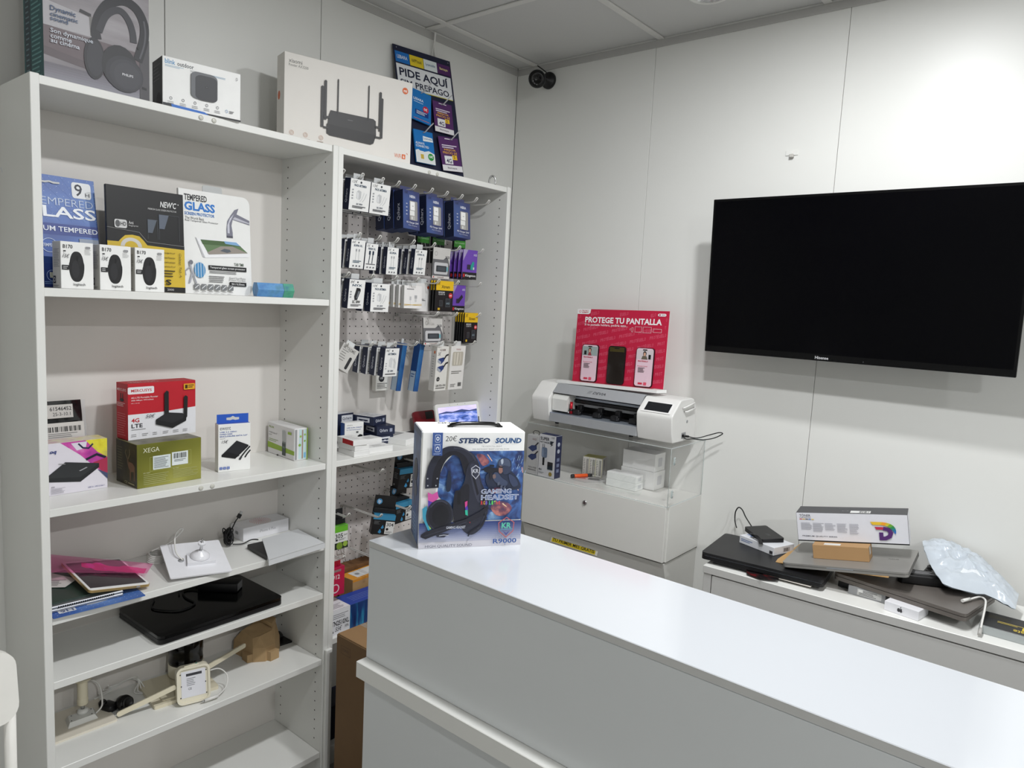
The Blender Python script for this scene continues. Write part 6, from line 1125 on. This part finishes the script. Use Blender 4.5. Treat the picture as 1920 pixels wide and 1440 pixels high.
for k, (z, w_, d_, h_, x, y, lab) in enumerate(((0, .145, .085, .070, -.105, -.715, 'lower large white box at the back of the acrylic case'), (.0705, .140, .080, .068, -.102, -.718, 'upper large white box at the back of the acrylic case'), (0, .130, .058, .028, -.170, -.690, 'lower slim white box at the front of the wrapped stack'), (.0285, .128, .056, .027, -.169, -.691, 'upper slim white box at the front of the wrapped stack'))):
    c = Carton('white_stock_box', lab, 'box', (x, y, ZD + z), -90, w_, d_, h_, WPAPER, group='white boxes in the acrylic case'); f = c.face('right'); f.poly(rrect(.4, .5, .06, 3, .3, .25), (206, 206, 208)); c.done()
t = thing('shrink_wrap', 'torn clear shrink wrap lying over the white boxes in the acrylic case', 'wrapping', (-.18, -.80, ZD)); rd = random.Random(3); n2 = [[rd.uniform(-1, 1) for _ in range(15)] for _ in range(9)]
b = MB(); b.grid(lambda u, v: (-.055 + .050 * v + .004 * n2[int(v * 8)][int(u * 14)], .12 - .19 * u, .004 + (.052 * v * v) + .006 * abs(n2[int(v * 8)][int(u * 14)])), 14, 8, clear('shrink_film', (240, 240, 240), .08, .05), smooth=False); b.build('film', t)

# ================================================================== cutting plotter on the case
ZP = 1.1088
t = thing('cutting_plotter', 'white and grey DEVIA screen film cutting plotter on top of the acrylic case', 'plotter', (-.125, -.66, ZP))
L = Matrix.Translation((.125, .66, -ZP))
PLW = mat('plotter_white', (230, 229, 226), rough=.28); PLG = mat('plotter_grey', (158, 160, 163), rough=.4); PLD = mat('plotter_dark', (24, 24, 26), rough=.4); ALU = mat('plotter_aluminium', (176, 184, 196), rough=.3, metal=.6)
def endcap(y0, y1, prof, nm):
    M_ = L @ Matrix.Translation((0, y1, 0)) @ Matrix.Rotation(R(90), 4, 'X'); bm = MB(); bm.prism(prof, y1 - y0, PLW, M_, smooth=False); o = bm.build(nm, t)
    md = o.modifiers.new('bevel', 'BEVEL'); md.width = .005; md.segments = 3; md.limit_method = 'ANGLE'; md.angle_limit = R(20); o.data.polygons.foreach_set('use_smooth', [True] * len(o.data.polygons)); 
    wn = o.modifiers.new('normals', 'WEIGHTED_NORMAL'); wn.keep_sharp = False; return o
PF = [(-.032, 1.113), (-.206, 1.113), (-.219, 1.150), (-.2255, 1.196), (-.2245, 1.211), (-.217, 1.220), (-.176, 1.256), (-.166, 1.264), (-.150, 1.267), (-.078, 1.268), (-.062, 1.264), (-.036, 1.236)]
endcap(-.976, -.832, PF, 'right_housing'); PF2 = [(x if x > -.06 else x, z + (.004 if z > 1.22 else 0)) for x, z in PF]; endcap(-.436, -.347, PF2, 'left_housing')
y0, y1 = -.8325, -.4355
MB().box(-.2160, -.175, y0, y1, 1.118, 1.1525, PLG, .0015, 1, L).build('front_sill', t)
MB().box(-.2155, -.125, y0, y1, 1.1527, 1.1545, ALU, 0, 1, L).build('bed', t)
MB().box(-.060, -.040, y0, y1, 1.118, 1.262, PLG, .001, 1, L).build('rear_cover', t)
MB().box(-.125, -.120, y0, y1, 1.1545, 1.234, PLD, 0, 1, L).build('inner_back', t)
MB().prism([(-.2035, 1.2335), (-.1685, 1.2690), (-.055, 1.2690), (-.055, 1.2640), (-.168, 1.2640), (-.1975, 1.2320)], y1 - y0, PLG, L @ Matrix.Translation((0, y1, 0)) @ Matrix.Rotation(R(90), 4, 'X')).build('top_cover', t)
b = MB(); b.box(-.150, -.126, y0, y1, 1.212, 1.222, ALU, .001, 1, L); b.box(-.158, -.150, y0, y1, 1.200, 1.210, PLD, 0, 1, L); b.box(-.152, -.140, y0, y1, 1.186, 1.197, GREY, .001, 1, L); b.build('guide_rail', t)
MB().box(-.160, -.135, y0, y1, 1.155, 1.162, PLD, .001, 1, L).build('feed_roller', t)
for y in (-.545, -.640, -.720, -.800):
    b = MB(); b.box(-.195, -.165, y - .016, y + .016, 1.156, 1.176, PLD, .003, 1, L); b.box(-.170, -.140, y - .010, y + .010, 1.170, 1.192, PLD, .002, 1, L); b.tube([(-.182, y - .019, 1.163), (-.182, y + .019, 1.163)], .0065, BLK, 12, M=L); b.build('pinch_roller', t)
MB().prism([(-.206, 1.163), (-.209, 1.210), (-.196, 1.228), (-.150, 1.228), (-.150, 1.163)], .072, WHT, L @ Matrix.Translation((0, -.440, 0)) @ Matrix.Rotation(R(90), 4, 'X')).build('carriage', t)
b = MB(); b.tube([(-.197, -.526, 1.158), (-.197, -.526, 1.205)], .0058, mat('red_anodised', (186, 30, 44), rough=.25, metal=.4), 14, M=L); b.lathe([(.009, 0), (.009, .008)], BLK, 16, L @ T(-.197, -.526, 1.170)); b.lathe([(.005, 0), (.0035, .004)], CHROME, 12, L @ T(-.206, -.521, 1.164, 0, -90, 0)); b.build('blade_holder', t)
n3 = Vector((-.040, 0, .036)).normalized()
f = Face(t, L @ Vector((-.2245 + .0042, -.846, 1.2135)), (0, -1, 0), (.041, 0, .037), .118, .052); f.O = L @ Vector((-.2212, -.846, 1.2165)); f.gap = .0003; f.O += f.N * .0012
MB().add([f.O + f.U * a * .118 + f.V * v * .052 + f.N * .0003 for a, v in ((0, 0), (1, 0), (1, 1), (0, 1))], [[0, 1, 2, 3]], mat('plotter_bezel', (238, 237, 235), rough=.25)).build('screen_bezel', t)
f.layer = 3; f.cur = 'touch_screen'; f.rect(.10, .12, .92, .90, mat('plotter_screen', (34, 35, 38), rough=.12)); f.done()
f = Face(t, L @ Vector((-.2035, -.4355, 1.2335)), (0, -1, 0), (.035, 0, .0355), .397, .050); f.cur = 'brand_lettering'; f.text('DEVIA', .455, .36, .60, .60, (50, 52, 56), bold=.015, shear=.25)
for k in range(3): f.line([(.395 + .014 * k, .34), (.405 + .014 * k, .55), (.418 + .014 * k, .62)], .0012, (70, 72, 76))
f.done()
for y in (-.46, -.80): MB().box(-.200, -.190, y - .006, y + .006, ZP, 1.118, BLK, 0, 1, L).build('rubber_foot', t)
for y in (-.46, -.80): MB().box(-.075, -.065, y - .006, y + .006, ZP, 1.118, BLK, 0, 1, L).build('rubber_foot', t)
MB().box(-.145, -.112, -.9768, -.9758, 1.124, 1.146, GREY, .0004, 1, L).build('port_recess', t); MB().box(-.141, -.128, -.9774, -.9769, 1.129, 1.140, BLK, 0, 1, L).build('usb_port', t)
MB().lathe([(.006, 0), (.0052, .0008)], GREY, 16, L @ T(-.107, -.9762, 1.184, 90, 0, 0)).build('badge', t)
b = MB(); b.tube([(-.150, -.977, 1.236), (-.150, -.983, 1.238), (-.070, -.983, 1.250), (-.066, -.977, 1.250)], .0032, PLW, 8, M=L); b.tube([(-.135, -.977, 1.222), (-.130, -.983, 1.222), (-.064, -.983, 1.230), (-.060, -.977, 1.230)], .0032, PLW, 8, M=L); b.build('side_grip', t)
b = MB(); b.tube(spline([(-.134, -.978, 1.134), (-.120, -.990, 1.132), (-.085, -1.010, 1.126), (-.060, -1.045, 1.140), (-.050, -1.075, 1.152), (-.040, -1.085, 1.148), (-.040, -1.055, 1.128), (-.06, -1.02, 1.118), (-.09, -.995, 1.121), (-.118, -.985, 1.122), (-.124, -.978, 1.1255)], 8), .0019, BLK, 8, M=L); b.tube([(-.136, -.9775, 1.1345), (-.118, -.992, 1.132)], .0042, BLK, 10, M=L); b.build('usb_cable', t)
# ---------------- red cardboard display with three dummy phones
t = thing('phone_display_stand', 'red PROTEGE TU PANTALLA cardboard stand on top of the plotter', 'display stand')
tm = T(-.134, -.479, 1.2795) @ (Matrix.Rotation(R(-88.3), 4, 'Z') @ Matrix.Rotation(R(-1.3), 4, 'Y')); t.matrix_world = tm
back = T(0, 0, .0025, -4.3, 0, 0)
CR = ink(188, 26, 62); w, h = .40, .288
MB().box(0, w, 0, .004, 0, h, CR, .0005, 1, back, {'left': WPAPER, 'right': WPAPER, 'top': WPAPER}).build('back_card', t)
MB().prism([(-.055, .004), (w + .012, .004), (w - .005, -.042), (-.055, -.030)], .0110, WPAPER, T(0, 0, -.0095)).build('base_board', t)
f = Face(t, (-.035, -.028, .0016), (1, 0, 0), (0, 1, 0), .41, .028); f.cur = 'base_print'; f.rect(.08, .35, .97, 1, (200, 60, 84)); f.done()
f = Face(t, back @ Vector((0, 0, 0)), (1, 0, 0), (0, math.sin(R(4.3)), math.cos(R(4.3))), w, h); f.cur = 'pattern_lettering'
A_ = R(13); cw = .0185; ca, sa = math.cos(A_), math.sin(A_)
for r_i in range(-3, 12):
    for k in range(-2, 7):
        u0_ = k * .205 + (r_i % 2) * .085; v0_ = -.02 + r_i * .098
        for ci, ch in enumerate('PROTÉGELO'):
            u = u0_ + ci * cw; v = v0_ + (u) * .22 * w / h
            if u < .004 or u > .978 or v < .01 or v > .95: continue
            if v > .74 and .08 < u < .95 and v < .91: continue
            if v > .915 and (u < .17 or u > .86): continue
            vs, fs, x0_, y0_, w_, h_ = text_geo(ch, .03, 0)
            f._add([(u + (x - x0_) / w_ * cw * .86, v + (y - y0_) / h_ * (.052 if ch == 'É' else .042) + (x - x0_) / w_ * cw * .86 * .22 * w / h) for x, y in vs], fs, (206, 78, 104)); f.layer -= 1
f.layer += 2
f.cur = 'title_lettering'; f.text('PROTEGE TU PANTALLA', .096, .815, .93, .895, (240, 236, 238), bold=.03); f.text('Si tu pantalla hablara, pediría esto...', .094, .765, .58, .805, (240, 230, 234), bold=.01)
f.cur = 'corner_tab'; f.poly([(0, .93), (.13, .93), (.15, .945), (.155, 1), (0, 1)], (232, 230, 230)); f.ring(.03, .965, .012, .018, .3, (196, 50, 80)); f.text('PROTECT', .055, .968, .13, .985, (196, 50, 80), bold=.02); f.text('ELEMENT', .055, .945, .13, .962, (196, 50, 80), bold=.02)
f.cur = 'pill_badge'; f.poly(rrect(.085, .035, .016, 4, .885, .93), (232, 228, 230)); f.circ(.905, .9475, .008, (196, 40, 70)); f.text('RED', .925, .94, .96, .955, (150, 60, 84))
f.cur = 'device_outlines'
for (u0, v0, u1, v1) in ((.625, .715, .64, .77), (.66, .715, .73, .785), (.745, .71, .83, .785), (.85, .72, .935, .765)): f.line([(u0, v0), (u1, v0), (u1, v1), (u0, v1), (u0, v0)], .0009, (232, 214, 220))
f.text('C', .605, .735, .618, .76, (232, 214, 220)); f.done()
LIGHTP = ink(226, 196, 208)
for k, u in enumerate((.102, .402, .703)):
    lab = ('left display phone with a portrait on a pink screen on the red stand', 'middle display phone with a dark privacy screen on the red stand', 'right display phone with a portrait on a pink screen on the red stand')[k]
    ph = thing('dummy_phone', lab, 'phone', group='display phones on the red stand'); ph.matrix_world = tm @ back @ T(u * w, -.0085, .002)
    pw, pH = .074, .146
    MB().prism(rrect(pw, pH, .011, 5), .0078, BLK, T(0, .0080, 0, 90, 0, 0)).build('body', ph)
    MB().prism(rrect(pw - .004, pH - .004, .0095, 5, .002, .002), .0006, mat('privacy_glass', (30, 24, 20), rough=.08) if k == 1 else LIGHTP, T(0, .0006, 0, 90, 0, 0)).build('screen', ph)
    f = Face(ph, (.002, 0, .002), (1, 0, 0), (0, 0, 1), pw - .004, pH - .004)
    if k == 1: f.cur = 'tinted_film_edge'; f.rect(.06, .86, .97, .985, (62, 54, 14)); f.poly(rrect(.30, .03, .012, 3, .35, .94), (12, 12, 12))
    else:
        f.cur = 'portrait_picture'; f.rect(.02, .71, .98, .965, (150, 164, 162) if k == 0 else (206, 196, 200)); f.poly([(.38, .71), (.42, .80), (.56, .80), (.62, .71)] if k == 0 else [(.30, .71), (.36, .80), (.60, .80), (.68, .71)], (150, 60, 70) if k == 0 else (100, 92, 78)); f.ell(.49, .86, .10, .07, (70, 40, 28) if k == 0 else (30, 28, 30)); f.ell(.49, .845, .065, .05, (206, 160, 136)); f.rect(.13, .73, .28, .84, (20, 20, 22)) if k == 0 else f.rect(.72, .72, .86, .84, (20, 20, 22)); f.poly(rrect(.26, .03, .012, 3, .37, .945), (10, 10, 10))
        f.cur = 'screen_lettering'; f.text('PROTÉGELO', .12, .645, .72, .685, (190, 30, 60), bold=.03); f.text('Protector frontal', .12, .52, .70, .545, (200, 70, 90), bold=.01); f.lines(.16, .36, .58, .50, 5, (70, 50, 58), .4); f.poly(rrect(.26, .045, .02, 3, .22, .05), (200, 40, 66)); f.poly(rrect(.18, .075, .02, 3, .55, .035), (214, 80, 104))
    f.done()

# ================================================================== goods on the low cabinet
ZL = .8003
flat('tablet_folder', 'flat dark tablet folder under the closed black laptop', 'folder', [(-.404, -1.242), (-.378, -1.530), (-.20, -1.515), (-.215, -1.235)], ZL, .0065, DGREY, 'cover')
flat('paper_stack', 'thin stack of papers sticking out under the black laptop', 'paper', [(-.400, -1.40), (-.392, -1.535), (-.22, -1.525), (-.23, -1.39)], ZL + .0068, .003, ink(214, 208, 200), 'sheets')
flat('black_card', 'crumpled black and red card under the front edge of the black laptop', 'card', [(-.428, -1.360), (-.438, -1.405), (-.412, -1.447), (-.365, -1.440), (-.365, -1.330)], ZL + .0002 + .0066, .0028, blend('black_red_card', [(14, 12, 14), (24, 16, 18), (120, 20, 26)], 30), 'card')
MLID = mat('matte_black_lid', (26, 26, 28), rough=.42)
def closed_laptop(name, label, M_, w, d, th, ml, mb, lip=None, grp=None):
    t = thing(name, label, 'laptop'); t.matrix_world = M_
    MB().prism(rrect(w, d, .013, 4), th * .52, mb, T(0, 0, -th)).build('base', t); MB().prism(rrect(w, d, .013, 4), th * .40, ml, T(0, 0, -th * .40)).build('lid', t)
    MB().prism(rrect(w - .004, d - .004, .012, 4, .002, .002), th * .09, lip or BLK, T(0, 0, -th * .485)).build('seam', t)
    return t
t = closed_laptop('laptop', 'closed matte black laptop at the left end of the low cabinet', T(-.424, -1.209, .8345, 0, 0, -84.3), .36, .245, .0215, MLID, BLK, ALU)
GMET = mat('dark_silver_lid', (150, 148, 144), rough=.38, metal=.35, var=.05, scale=40); GM2 = mat('bronze_grey_lid', (112, 106, 101), rough=.40, metal=.3, var=.05, scale=40)
t = closed_laptop('laptop', 'closed dark grey laptop resting on the small white box', T(-.3237, -1.5755, .8475, 0, 0, -100.4), .345, .238, .0205, GM2, GM2)
SM = T(-.378, -1.443, .853) @ (Matrix.Rotation(R(-86.2), 4, 'Z') @ Matrix.Rotation(R(-9.6), 4, 'Y') @ Matrix.Rotation(R(.8), 4, 'X'))
t = closed_laptop('laptop', 'closed silver laptop tilted under the brown carton and toner box', SM, .333, .236, .0135, GMET, GMET); f = Face(t, (0, 0, 0), (1, 0, 0), (0, 1, 0), .333, .236); f.cur = 'lid_lettering'; f.text('ASUS', .80, .50, .885, .53, (86, 86, 84), bold=.01); f.done(); MB().box(.125, .195, -.0006, .0008, -.0062, -.0046, ALU).build('opening_notch', t)
t = thing('kraft_envelope', 'brown padded envelope under the silver laptop', 'envelope'); t.matrix_world = SM; MB().prism([(-.038, .045), (.285, -.006), (.285, .225), (-.015, .262)], .0022, mat('kraft_envelope_paper', (190, 152, 100), rough=.7, var=.05), T(0, 0, -.0162)).build('paper', t)
c = Carton('kraft_carton', 'small brown carton on the silver laptop under the toner box', 'box', (0, 0, 0), 0, .152, .062, .0415, mat('light_kraft', (172, 136, 94), rough=.7, var=.04), M=SM @ T(.074, .066, .0003, 0, 0, 2)); f = c.face('right'); f.rect(.25, .4, .6, .95, (200, 200, 196)); f = c.face('top'); f.rect(.2, .1, .5, .4, (214, 214, 210)); c.done()
c = Carton('toner_carton', 'white and black toner cartridge box with rainbow D logo', 'box', (0, 0, 0), 0, .300, .086, .088, ink(222, 222, 228), {'top': ink(62, 62, 66), 'bottom': ink(24, 24, 26)}, M=SM @ T(.026, .098, .0422, 0, 0, 5.3)); f = c.face('front'); f.part('title_lettering'); f.rect(0, 0, 1, .04, (24, 24, 26)); f.text('TÓNER', .03, .855, .135, .955, (70, 70, 80), bold=.01); f.text('CARTRIDGE', .03, .80, .135, .84, (90, 90, 98)); f.text('PREMIUM QUALITY SERIES', .045, .155, .37, .205, (80, 80, 92), bold=.01)
for k, cl_ in enumerate(((206, 60, 60), (226, 180, 50), (60, 60, 66), (70, 120, 190), (226, 190, 60))): f.rect(.03 + .028 * k, .755, .055 + .028 * k, .78, cl_)
f.part('fine_print')
for k in range(5): f.lines(.04 + .112 * k, .40 - .06 * (k % 2) - (.1 if k == 4 else 0), .155 + .105 * k, .66, 7 + k, (150, 150, 160), .35, k)
f.part('rainbow_logo'); RB = ((232, 190, 50), (240, 160, 40), (206, 190, 60), (110, 170, 60), (50, 140, 90), (40, 120, 150), (50, 110, 190))
f.poly([(.675, .745), (.695, .645), (.71, .645), (.735, .745)], RB[0])
pts = [(.735, .745), (.78, .745), (.82, .725), (.85, .69), (.875, .63), (.89, .55), (.895, .46), (.892, .38)]; pin = [(.71, .645), (.765, .645), (.80, .63), (.82, .605), (.84, .56), (.855, .51), (.872, .44), (.885, .36)]
for k in range(7): f.poly([pts[k], pin[k], pin[k + 1], pts[k + 1]], RB[k]); f.layer -= 1
f.layer += 1; f.poly([(.71, .58), (.785, .58), (.81, .56), (.81, .49), (.75, .49), (.725, .49)], (190, 50, 80)); f.line([(.785, .535), (.83, .50), (.85, .40), (.835, .27), (.80, .205), (.765, .205), (.765, .40)], .011, (84, 44, 110))
f = c.face('top'); f.part('shipping_label'); f.rect(.50, .10, .68, .42, (226, 226, 224)); f.bars(.58, .14, .67, .38, 9, (40, 40, 42)); f.lines(.38, .65, .66, .72, 1, (110, 110, 114), .6); f.ring(.45, .35, .03, .1, .2, (130, 130, 134)); c.done()
# disk box and portable disk on the black laptop
c = Carton('disk_carton', 'small white and blue box under the portable disk', 'box', (-.242, -1.258, .8348), -109, .136, .098, .0255, ink(220, 222, 226), {'left': ink(70, 110, 170)}); f = c.face('front'); f.lines(.05, .3, .4, .7, 2, (70, 100, 160), .4); f.rect(.88, .1, .97, .5, (50, 50, 54)); f = c.face('right'); f.rect(.45, .2, .8, .75, (190, 190, 194)); f.bars(.5, .25, .75, .7, 9, (50, 50, 54)); f = c.face('top'); f.text('seagate', .05, .2, .35, .4, (60, 110, 180), bold=.01); c.done()
HM = T(-.190, -1.251, .8755) @ (Matrix.Rotation(R(-131), 4, 'Z') @ Matrix.Rotation(R(2.2), 4, 'Y') @ Matrix.Rotation(R(3.1), 4, 'X'))
t = thing('portable_disk', 'black portable hard disk with a cable on the small white box', 'hard disk'); t.matrix_world = HM
MB().prism(rrect(.118, .078, .006, 4), .0135, BLK, T(0, 0, -.0135)).build('case', t); f = Face(t, (0, 0, 0), (1, 0, 0), (0, 1, 0), .118, .078); f.cur = 'brand_lettering'; f.text('TOSHIBA', .60, .45, .76, .60, (96, 96, 98), rot=90); f.done()
hi = HM.inverted()
b = MB(); b.tube([hi @ v for v in spline([(-.150, -1.262, .868), (-.128, -1.245, .872), (-.090, -1.215, .880), (-.060, -1.190, .893), (-.045, -1.170, .895), (-.045, -1.160, .875), (-.055, -1.165, .846), (-.10, -1.19, .838)], 8)], .0022, BLK, 8); b.build('cable', t)
b = MB(); b.grid(lambda u, v: hi @ Vector((-.232 - .045 * u, -1.300 - .032 * u + .014 * (v - .5) + .01 * math.sin(5 * u), .8625 - .004 * u + .018 * math.sin(PI * u))), 8, 3, BLK); b.build('strap', t)
# small white box, drive under the grey laptop
c = Carton('phone_carton', 'small white box with a black apple mark under the grey laptop', 'box', (-.384, -1.727, ZL), -100.5, .087, .068, .0262, PW); f = c.face('front'); f.part('apple_mark'); f.ell(.43, .47, .045, .20, (60, 60, 64)); f.ell(.50, .47, .045, .20, (60, 60, 64)); f.poly([(.465, .70), (.48, .84), (.50, .86), (.49, .72)], (60, 60, 64)); f.circ(.555, .53, .028, (226, 226, 230)); c.done()
c = Carton('metal_drive', 'silver drive with printed labels under the grey laptop', 'disk drive', (-.336, -1.622, ZL), -92, .098, .075, .0255, GREY); f = c.face('front'); f.rect(.25, .15, .9, .85, (196, 196, 194)); f.lines(.3, .2, .8, .8, 4, (80, 80, 82), .4); f.rect(.28, .5, .4, .8, (226, 226, 224)); c.done()
c = Carton('shadow_block', 'black block standing in for dark shadow under the left corner of the grey laptop', 'disk drive', (-.300, -1.585, ZL), -92, .034, .15, .0255, BLK); c.done()  # added black block: stands for the shadow in the gap, no real drive
# chargers
def brick(label, x, y, z, a, w, d, h, tilt=0):
    t = thing('power_brick', label, 'charger', (x, y, z), (0, tilt, a), 'laptop chargers on the grey laptop'); MB().box(-w / 2, w / 2, -d / 2, d / 2, 0, h, BLK, .006, 3).build('brick', t); f = Face(t, (-w / 2, -d / 2, h), (1, 0, 0), (0, 1, 0), w, d); f.cur = 'rating_label'; f.lines(.18, .25, .8, .75, 4, (150, 150, 152), .4); f.done(); return t
t = brick('black charger brick nearest the silver laptop on the grey laptop', -.222, -1.785, .8478, -62, .125, .052, .030)
b = MB(); b.tube(spline([(.0625, 0, .016), (.10, .0, .008), (.14, -.010, .005), (.155, -.012, .0045)], 6), .0036, BLK, 8); b.tube(spline([(-.0625, 0, .016), (-.08, .015, .02), (-.07, .04, .03), (.0, .045, .018), (.08, .04, .010), (.12, .05, .006)], 6), .0034, BLK, 8); b.build('cord', t)
t = thing('charger_cord_coil', 'loops of thick black charger cord under the plastic mailer', 'cable', (-.130, -1.835, .8478)); b = MB()
for k in range(4): b.tube([(.050 * math.cos(R(a)) * (1 - .08 * k), .060 * math.sin(R(a)) * (1 - .05 * k), .005 + .0072 * k + .003 * math.sin(R(2 * a + 40 * k))) for a in range(0, 360, 15)], .0036, BLK, 8, closed=True)
b.build('loops', t)
t = thing('white_charge_cable', 'white charging cable with connectors hanging off the grey laptop', 'cable', (-.300, -1.8953, .8505)); b = MB()
b.tube(spline([(.022, -.012, .003), (.045, -.024, .0055), (.066, -.034, .004), (.048, -.046, .003), (.0, -.0505, -.004), (-.045, -.052, -.020), (-.075, -.053, -.036)], 8), .0026, CAB, 8); b.build('cord', t); b = MB(); b.tube([(-.006, .0, .0042), (.024, -.013, .0042)], .0045, CAB, 10); b.build('plug', t); b = MB(); b.tube([(-.070, -.0525, -.034), (-.092, -.053, -.043)], .0045, mat('grey_plug', (176, 174, 170), rough=.4), 10); b.build('plug', t)
# plastic mailer bag
MAIL = mat('grey_mailer_film', (196, 204, 212), rough=.26, var=.06, scale=9, coat=.3)
P = [(-.080, -1.754, .929), (-.040, -1.780, .932), (-.018, -1.815, .928), (-.020, -1.848, .918), (-.028, -1.905, .902), (-.096, -1.966, .876), (-.144, -2.006, .858), (-.237, -2.007, .842), (-.228, -1.954, .857), (-.282, -1.848, .874), (-.219, -1.806, .895), (-.139, -1.770, .917)]
t = thing('plastic_mailer', 'crumpled pale grey plastic mailer bag leaning on the wall over the chargers', 'bag', (-.15, -1.88, .8478)); rd = random.Random(21)
from mathutils import noise
cen = Vector((-.140, -1.880, .900)); rings = 16; b = MB(); vs = []; fs = []; O_ = Vector((-.15, -1.88, .8478)); K = 72
def outl(k):
    s = k / K * len(P); i = int(s) % len(P); q = s - int(s); v = Vector(P[i]).lerp(Vector(P[(i + 1) % len(P)]), q); return v + Vector((0, 0, 1)) * .006 * noise.noise(v * 60)
top = []; bot = []
for r_i in range(rings + 1):
    q = r_i / rings; rt = []; rb = []
    for k in range(K):
        e = outl(k); v = cen.lerp(e, q); bul = (1 - q ** 3); h_ = Vector((v.x * 1.6 + v.y * .8, v.y * .7 - v.x * .5, .3))
        cr = .022 * (.5 - abs(noise.noise(h_ * 22))) + .012 * (.4 - abs(noise.noise(h_ * 48 + Vector((3, 1, 0))))) + .005 * noise.noise(h_ * 110)
        rt.append(v + Vector((-.25, 0, .97)) * (.018 * bul + cr * min(1, bul + .25)) - O_); rb.append(v - Vector((-.2, 0, .97)) * (.012 * bul) - O_)
    top.append(rt); bot.append(rb)
for grp_, flip in ((top, 0), (bot, 1)):
    base = len(vs); vs += [p for ring in grp_ for p in ring]
    for r_i in range(rings):
        for k in range(K):
            a_, b_, c_, d_ = base + r_i * K + k, base + r_i * K + (k + 1) % K, base + (r_i + 1) * K + (k + 1) % K, base + (r_i + 1) * K + k; fs.append([a_, d_, c_, b_] if not flip else [a_, b_, c_, d_])
b.add(vs, fs, MAIL, smooth=True); lm = b.mi(ink(226, 230, 234))
for r_i in (5, 6, 7):
    for k in range(47, 53): b.m[r_i * K + k] = lm
o = b.build('mailer_film', t)
# flat black game box in a clear tray at the picture edge
c = Carton('black_gold_box', 'flat black box with gold lettering in a clear tray at the right edge', 'box', (-.3555, -1.944, ZL), -90, .215, .118, .021, ink(20, 20, 22), {'front': ink(176, 178, 180), 'left': ink(150, 152, 154)}); f = c.face('top'); f.part('gold_lettering'); f.text('Ultimate', .32, .10, .62, .28, (206, 180, 50), rot=180, bold=.01); f.text('U', .40, .30, .50, .55, (214, 186, 40), rot=180, bold=.03); f.lines(.15, .42, .42, .55, 2, (190, 170, 80), .4); f.lines(.05, .62, .3, .82, 5, (86, 78, 40), .15); c.done()
b = MB(); w, d = .215, .118
b.box(-w / 2 - .002, w / 2 + .002, -d / 2 - .002, -d / 2 - .0008, 0, .0225, clear('tray_plastic', (230, 232, 232), .1, .18)); b.box(-w / 2 - .002, -w / 2 - .0008, -d / 2, d / 2, 0, .0225, MATS['tray_plastic']); b.build('clear_tray', c.root)

# ================================================================== security camera, cables, clip
t = thing('security_camera', 'small black ball security camera fixed high on the right wall near the corner', 'camera', (0, -.178, 2.521)); 
b = MB(); b.lathe([(.0345, 0), (.0345, .010), (.031, .016), (.012, .020), (.009, .034)], BLK, 32, T(-.0005, 0, 0, 0, -90, 0)); b.build('wall_base', t)
hd = T(-.085, .0, -.014) @ Matrix.Rotation(math.atan2(-1.9, -2.4), 4, 'Z') @ Matrix.Rotation(R(90 + 16), 4, 'Y') @ Matrix.Scale(1.25, 4)
b = MB(); b.lathe([(0, -.026), (.018, -.022), (.027, -.010), (.029, .004), (.028, .016), (.0265, .018)], DGREY, 32, hd); b.build('housing', t); b = MB(); b.lathe([(.0262, .0182), (.0262, .020), (.012, .0205), (.011, .0188), (0, .0187)], GBLK, 32, hd); b.build('lens_face', t); b = MB(); b.lathe([(.0016, .0208), (.0012, .0212)], ink(170, 170, 172), 10, hd @ T(.017, 0, 0)); b.build('indicator', t)
b = MB(); b.tube([(-.030, 0, .0), (-.060, 0, -.008)], .0085, BLK, 12); b.build('ball_joint', t)
b = MB(); b.tube(spline([(-.006, .008, .030), (-.004, .035, .050), (-.0035, .068, .0725)], 5), .0022, BLK, 8); b.build('cord', t)
t = thing('ceiling_cable', 'white cable dropping from the ceiling behind the SIM display board', 'cable', (-.520, -.010, 2.09)); b = MB(); b.tube(spline([(-.004, -.012, .497), (.002, -.004, .45), (.012, -.004, .40), (.020, .0, .34), (.016, .004, .25), (.010, .004, .10)], 8), .0038, CAB, 8); b.build('cord', t); b = MB(); b.tube(spline([(.004, -.010, .498), (-.004, -.003, .44), (-.006, 0, .38), (-.002, .002, .30), (.004, .003, .10)], 8), .0016, CAB, 6); b.build('thin_cord', t)
t = thing('wall_clip', 'small white adhesive clip on the right wall above the television', 'clip', (0, -1.2277, 2.1245)); MB().box(-.003, -.0004, -.021, .021, -.004, .013, WHT, .001).build('pad', t); MB().box(-.014, -.003, -.009, .005, -.012, .0, ink(190, 188, 182), .002).build('hook', t)
# white folding chair at the left picture edge
t = thing('folding_chair', 'white plastic folding chair back at the lower left edge of the picture', 'chair', (-2.252, -.60, 0), (0, 0, 0)); CHW = mat('chair_white', (228, 226, 220), rough=.35)
M_ = T(0, 0, 0, -8, 0, 0)
MB().prism(rrect(.33, .130, .032, 6, -.19, 0), .022, CHW, T(0, -.075, .795, 90 - 8, 0, 0)).build('backrest', t)
for x in (-.175, .131): MB().tube([(x, -.070, .80), (x + .004, -.05, .55), (x + .004, .02, .12), (x + .004, .03, 0)], .0095, CHW, 14).build('tube_leg', t)
for x in (-.165, .115): MB().tube([(x, .02, .50), (x, -.20, .0)], .0115, CHW, 12).build('tube_leg', t)
MB().prism(rrect(.30, .30, .03, 5, -.165, -.33), .025, CHW, T(0, .03, .43)).build('seat', t)
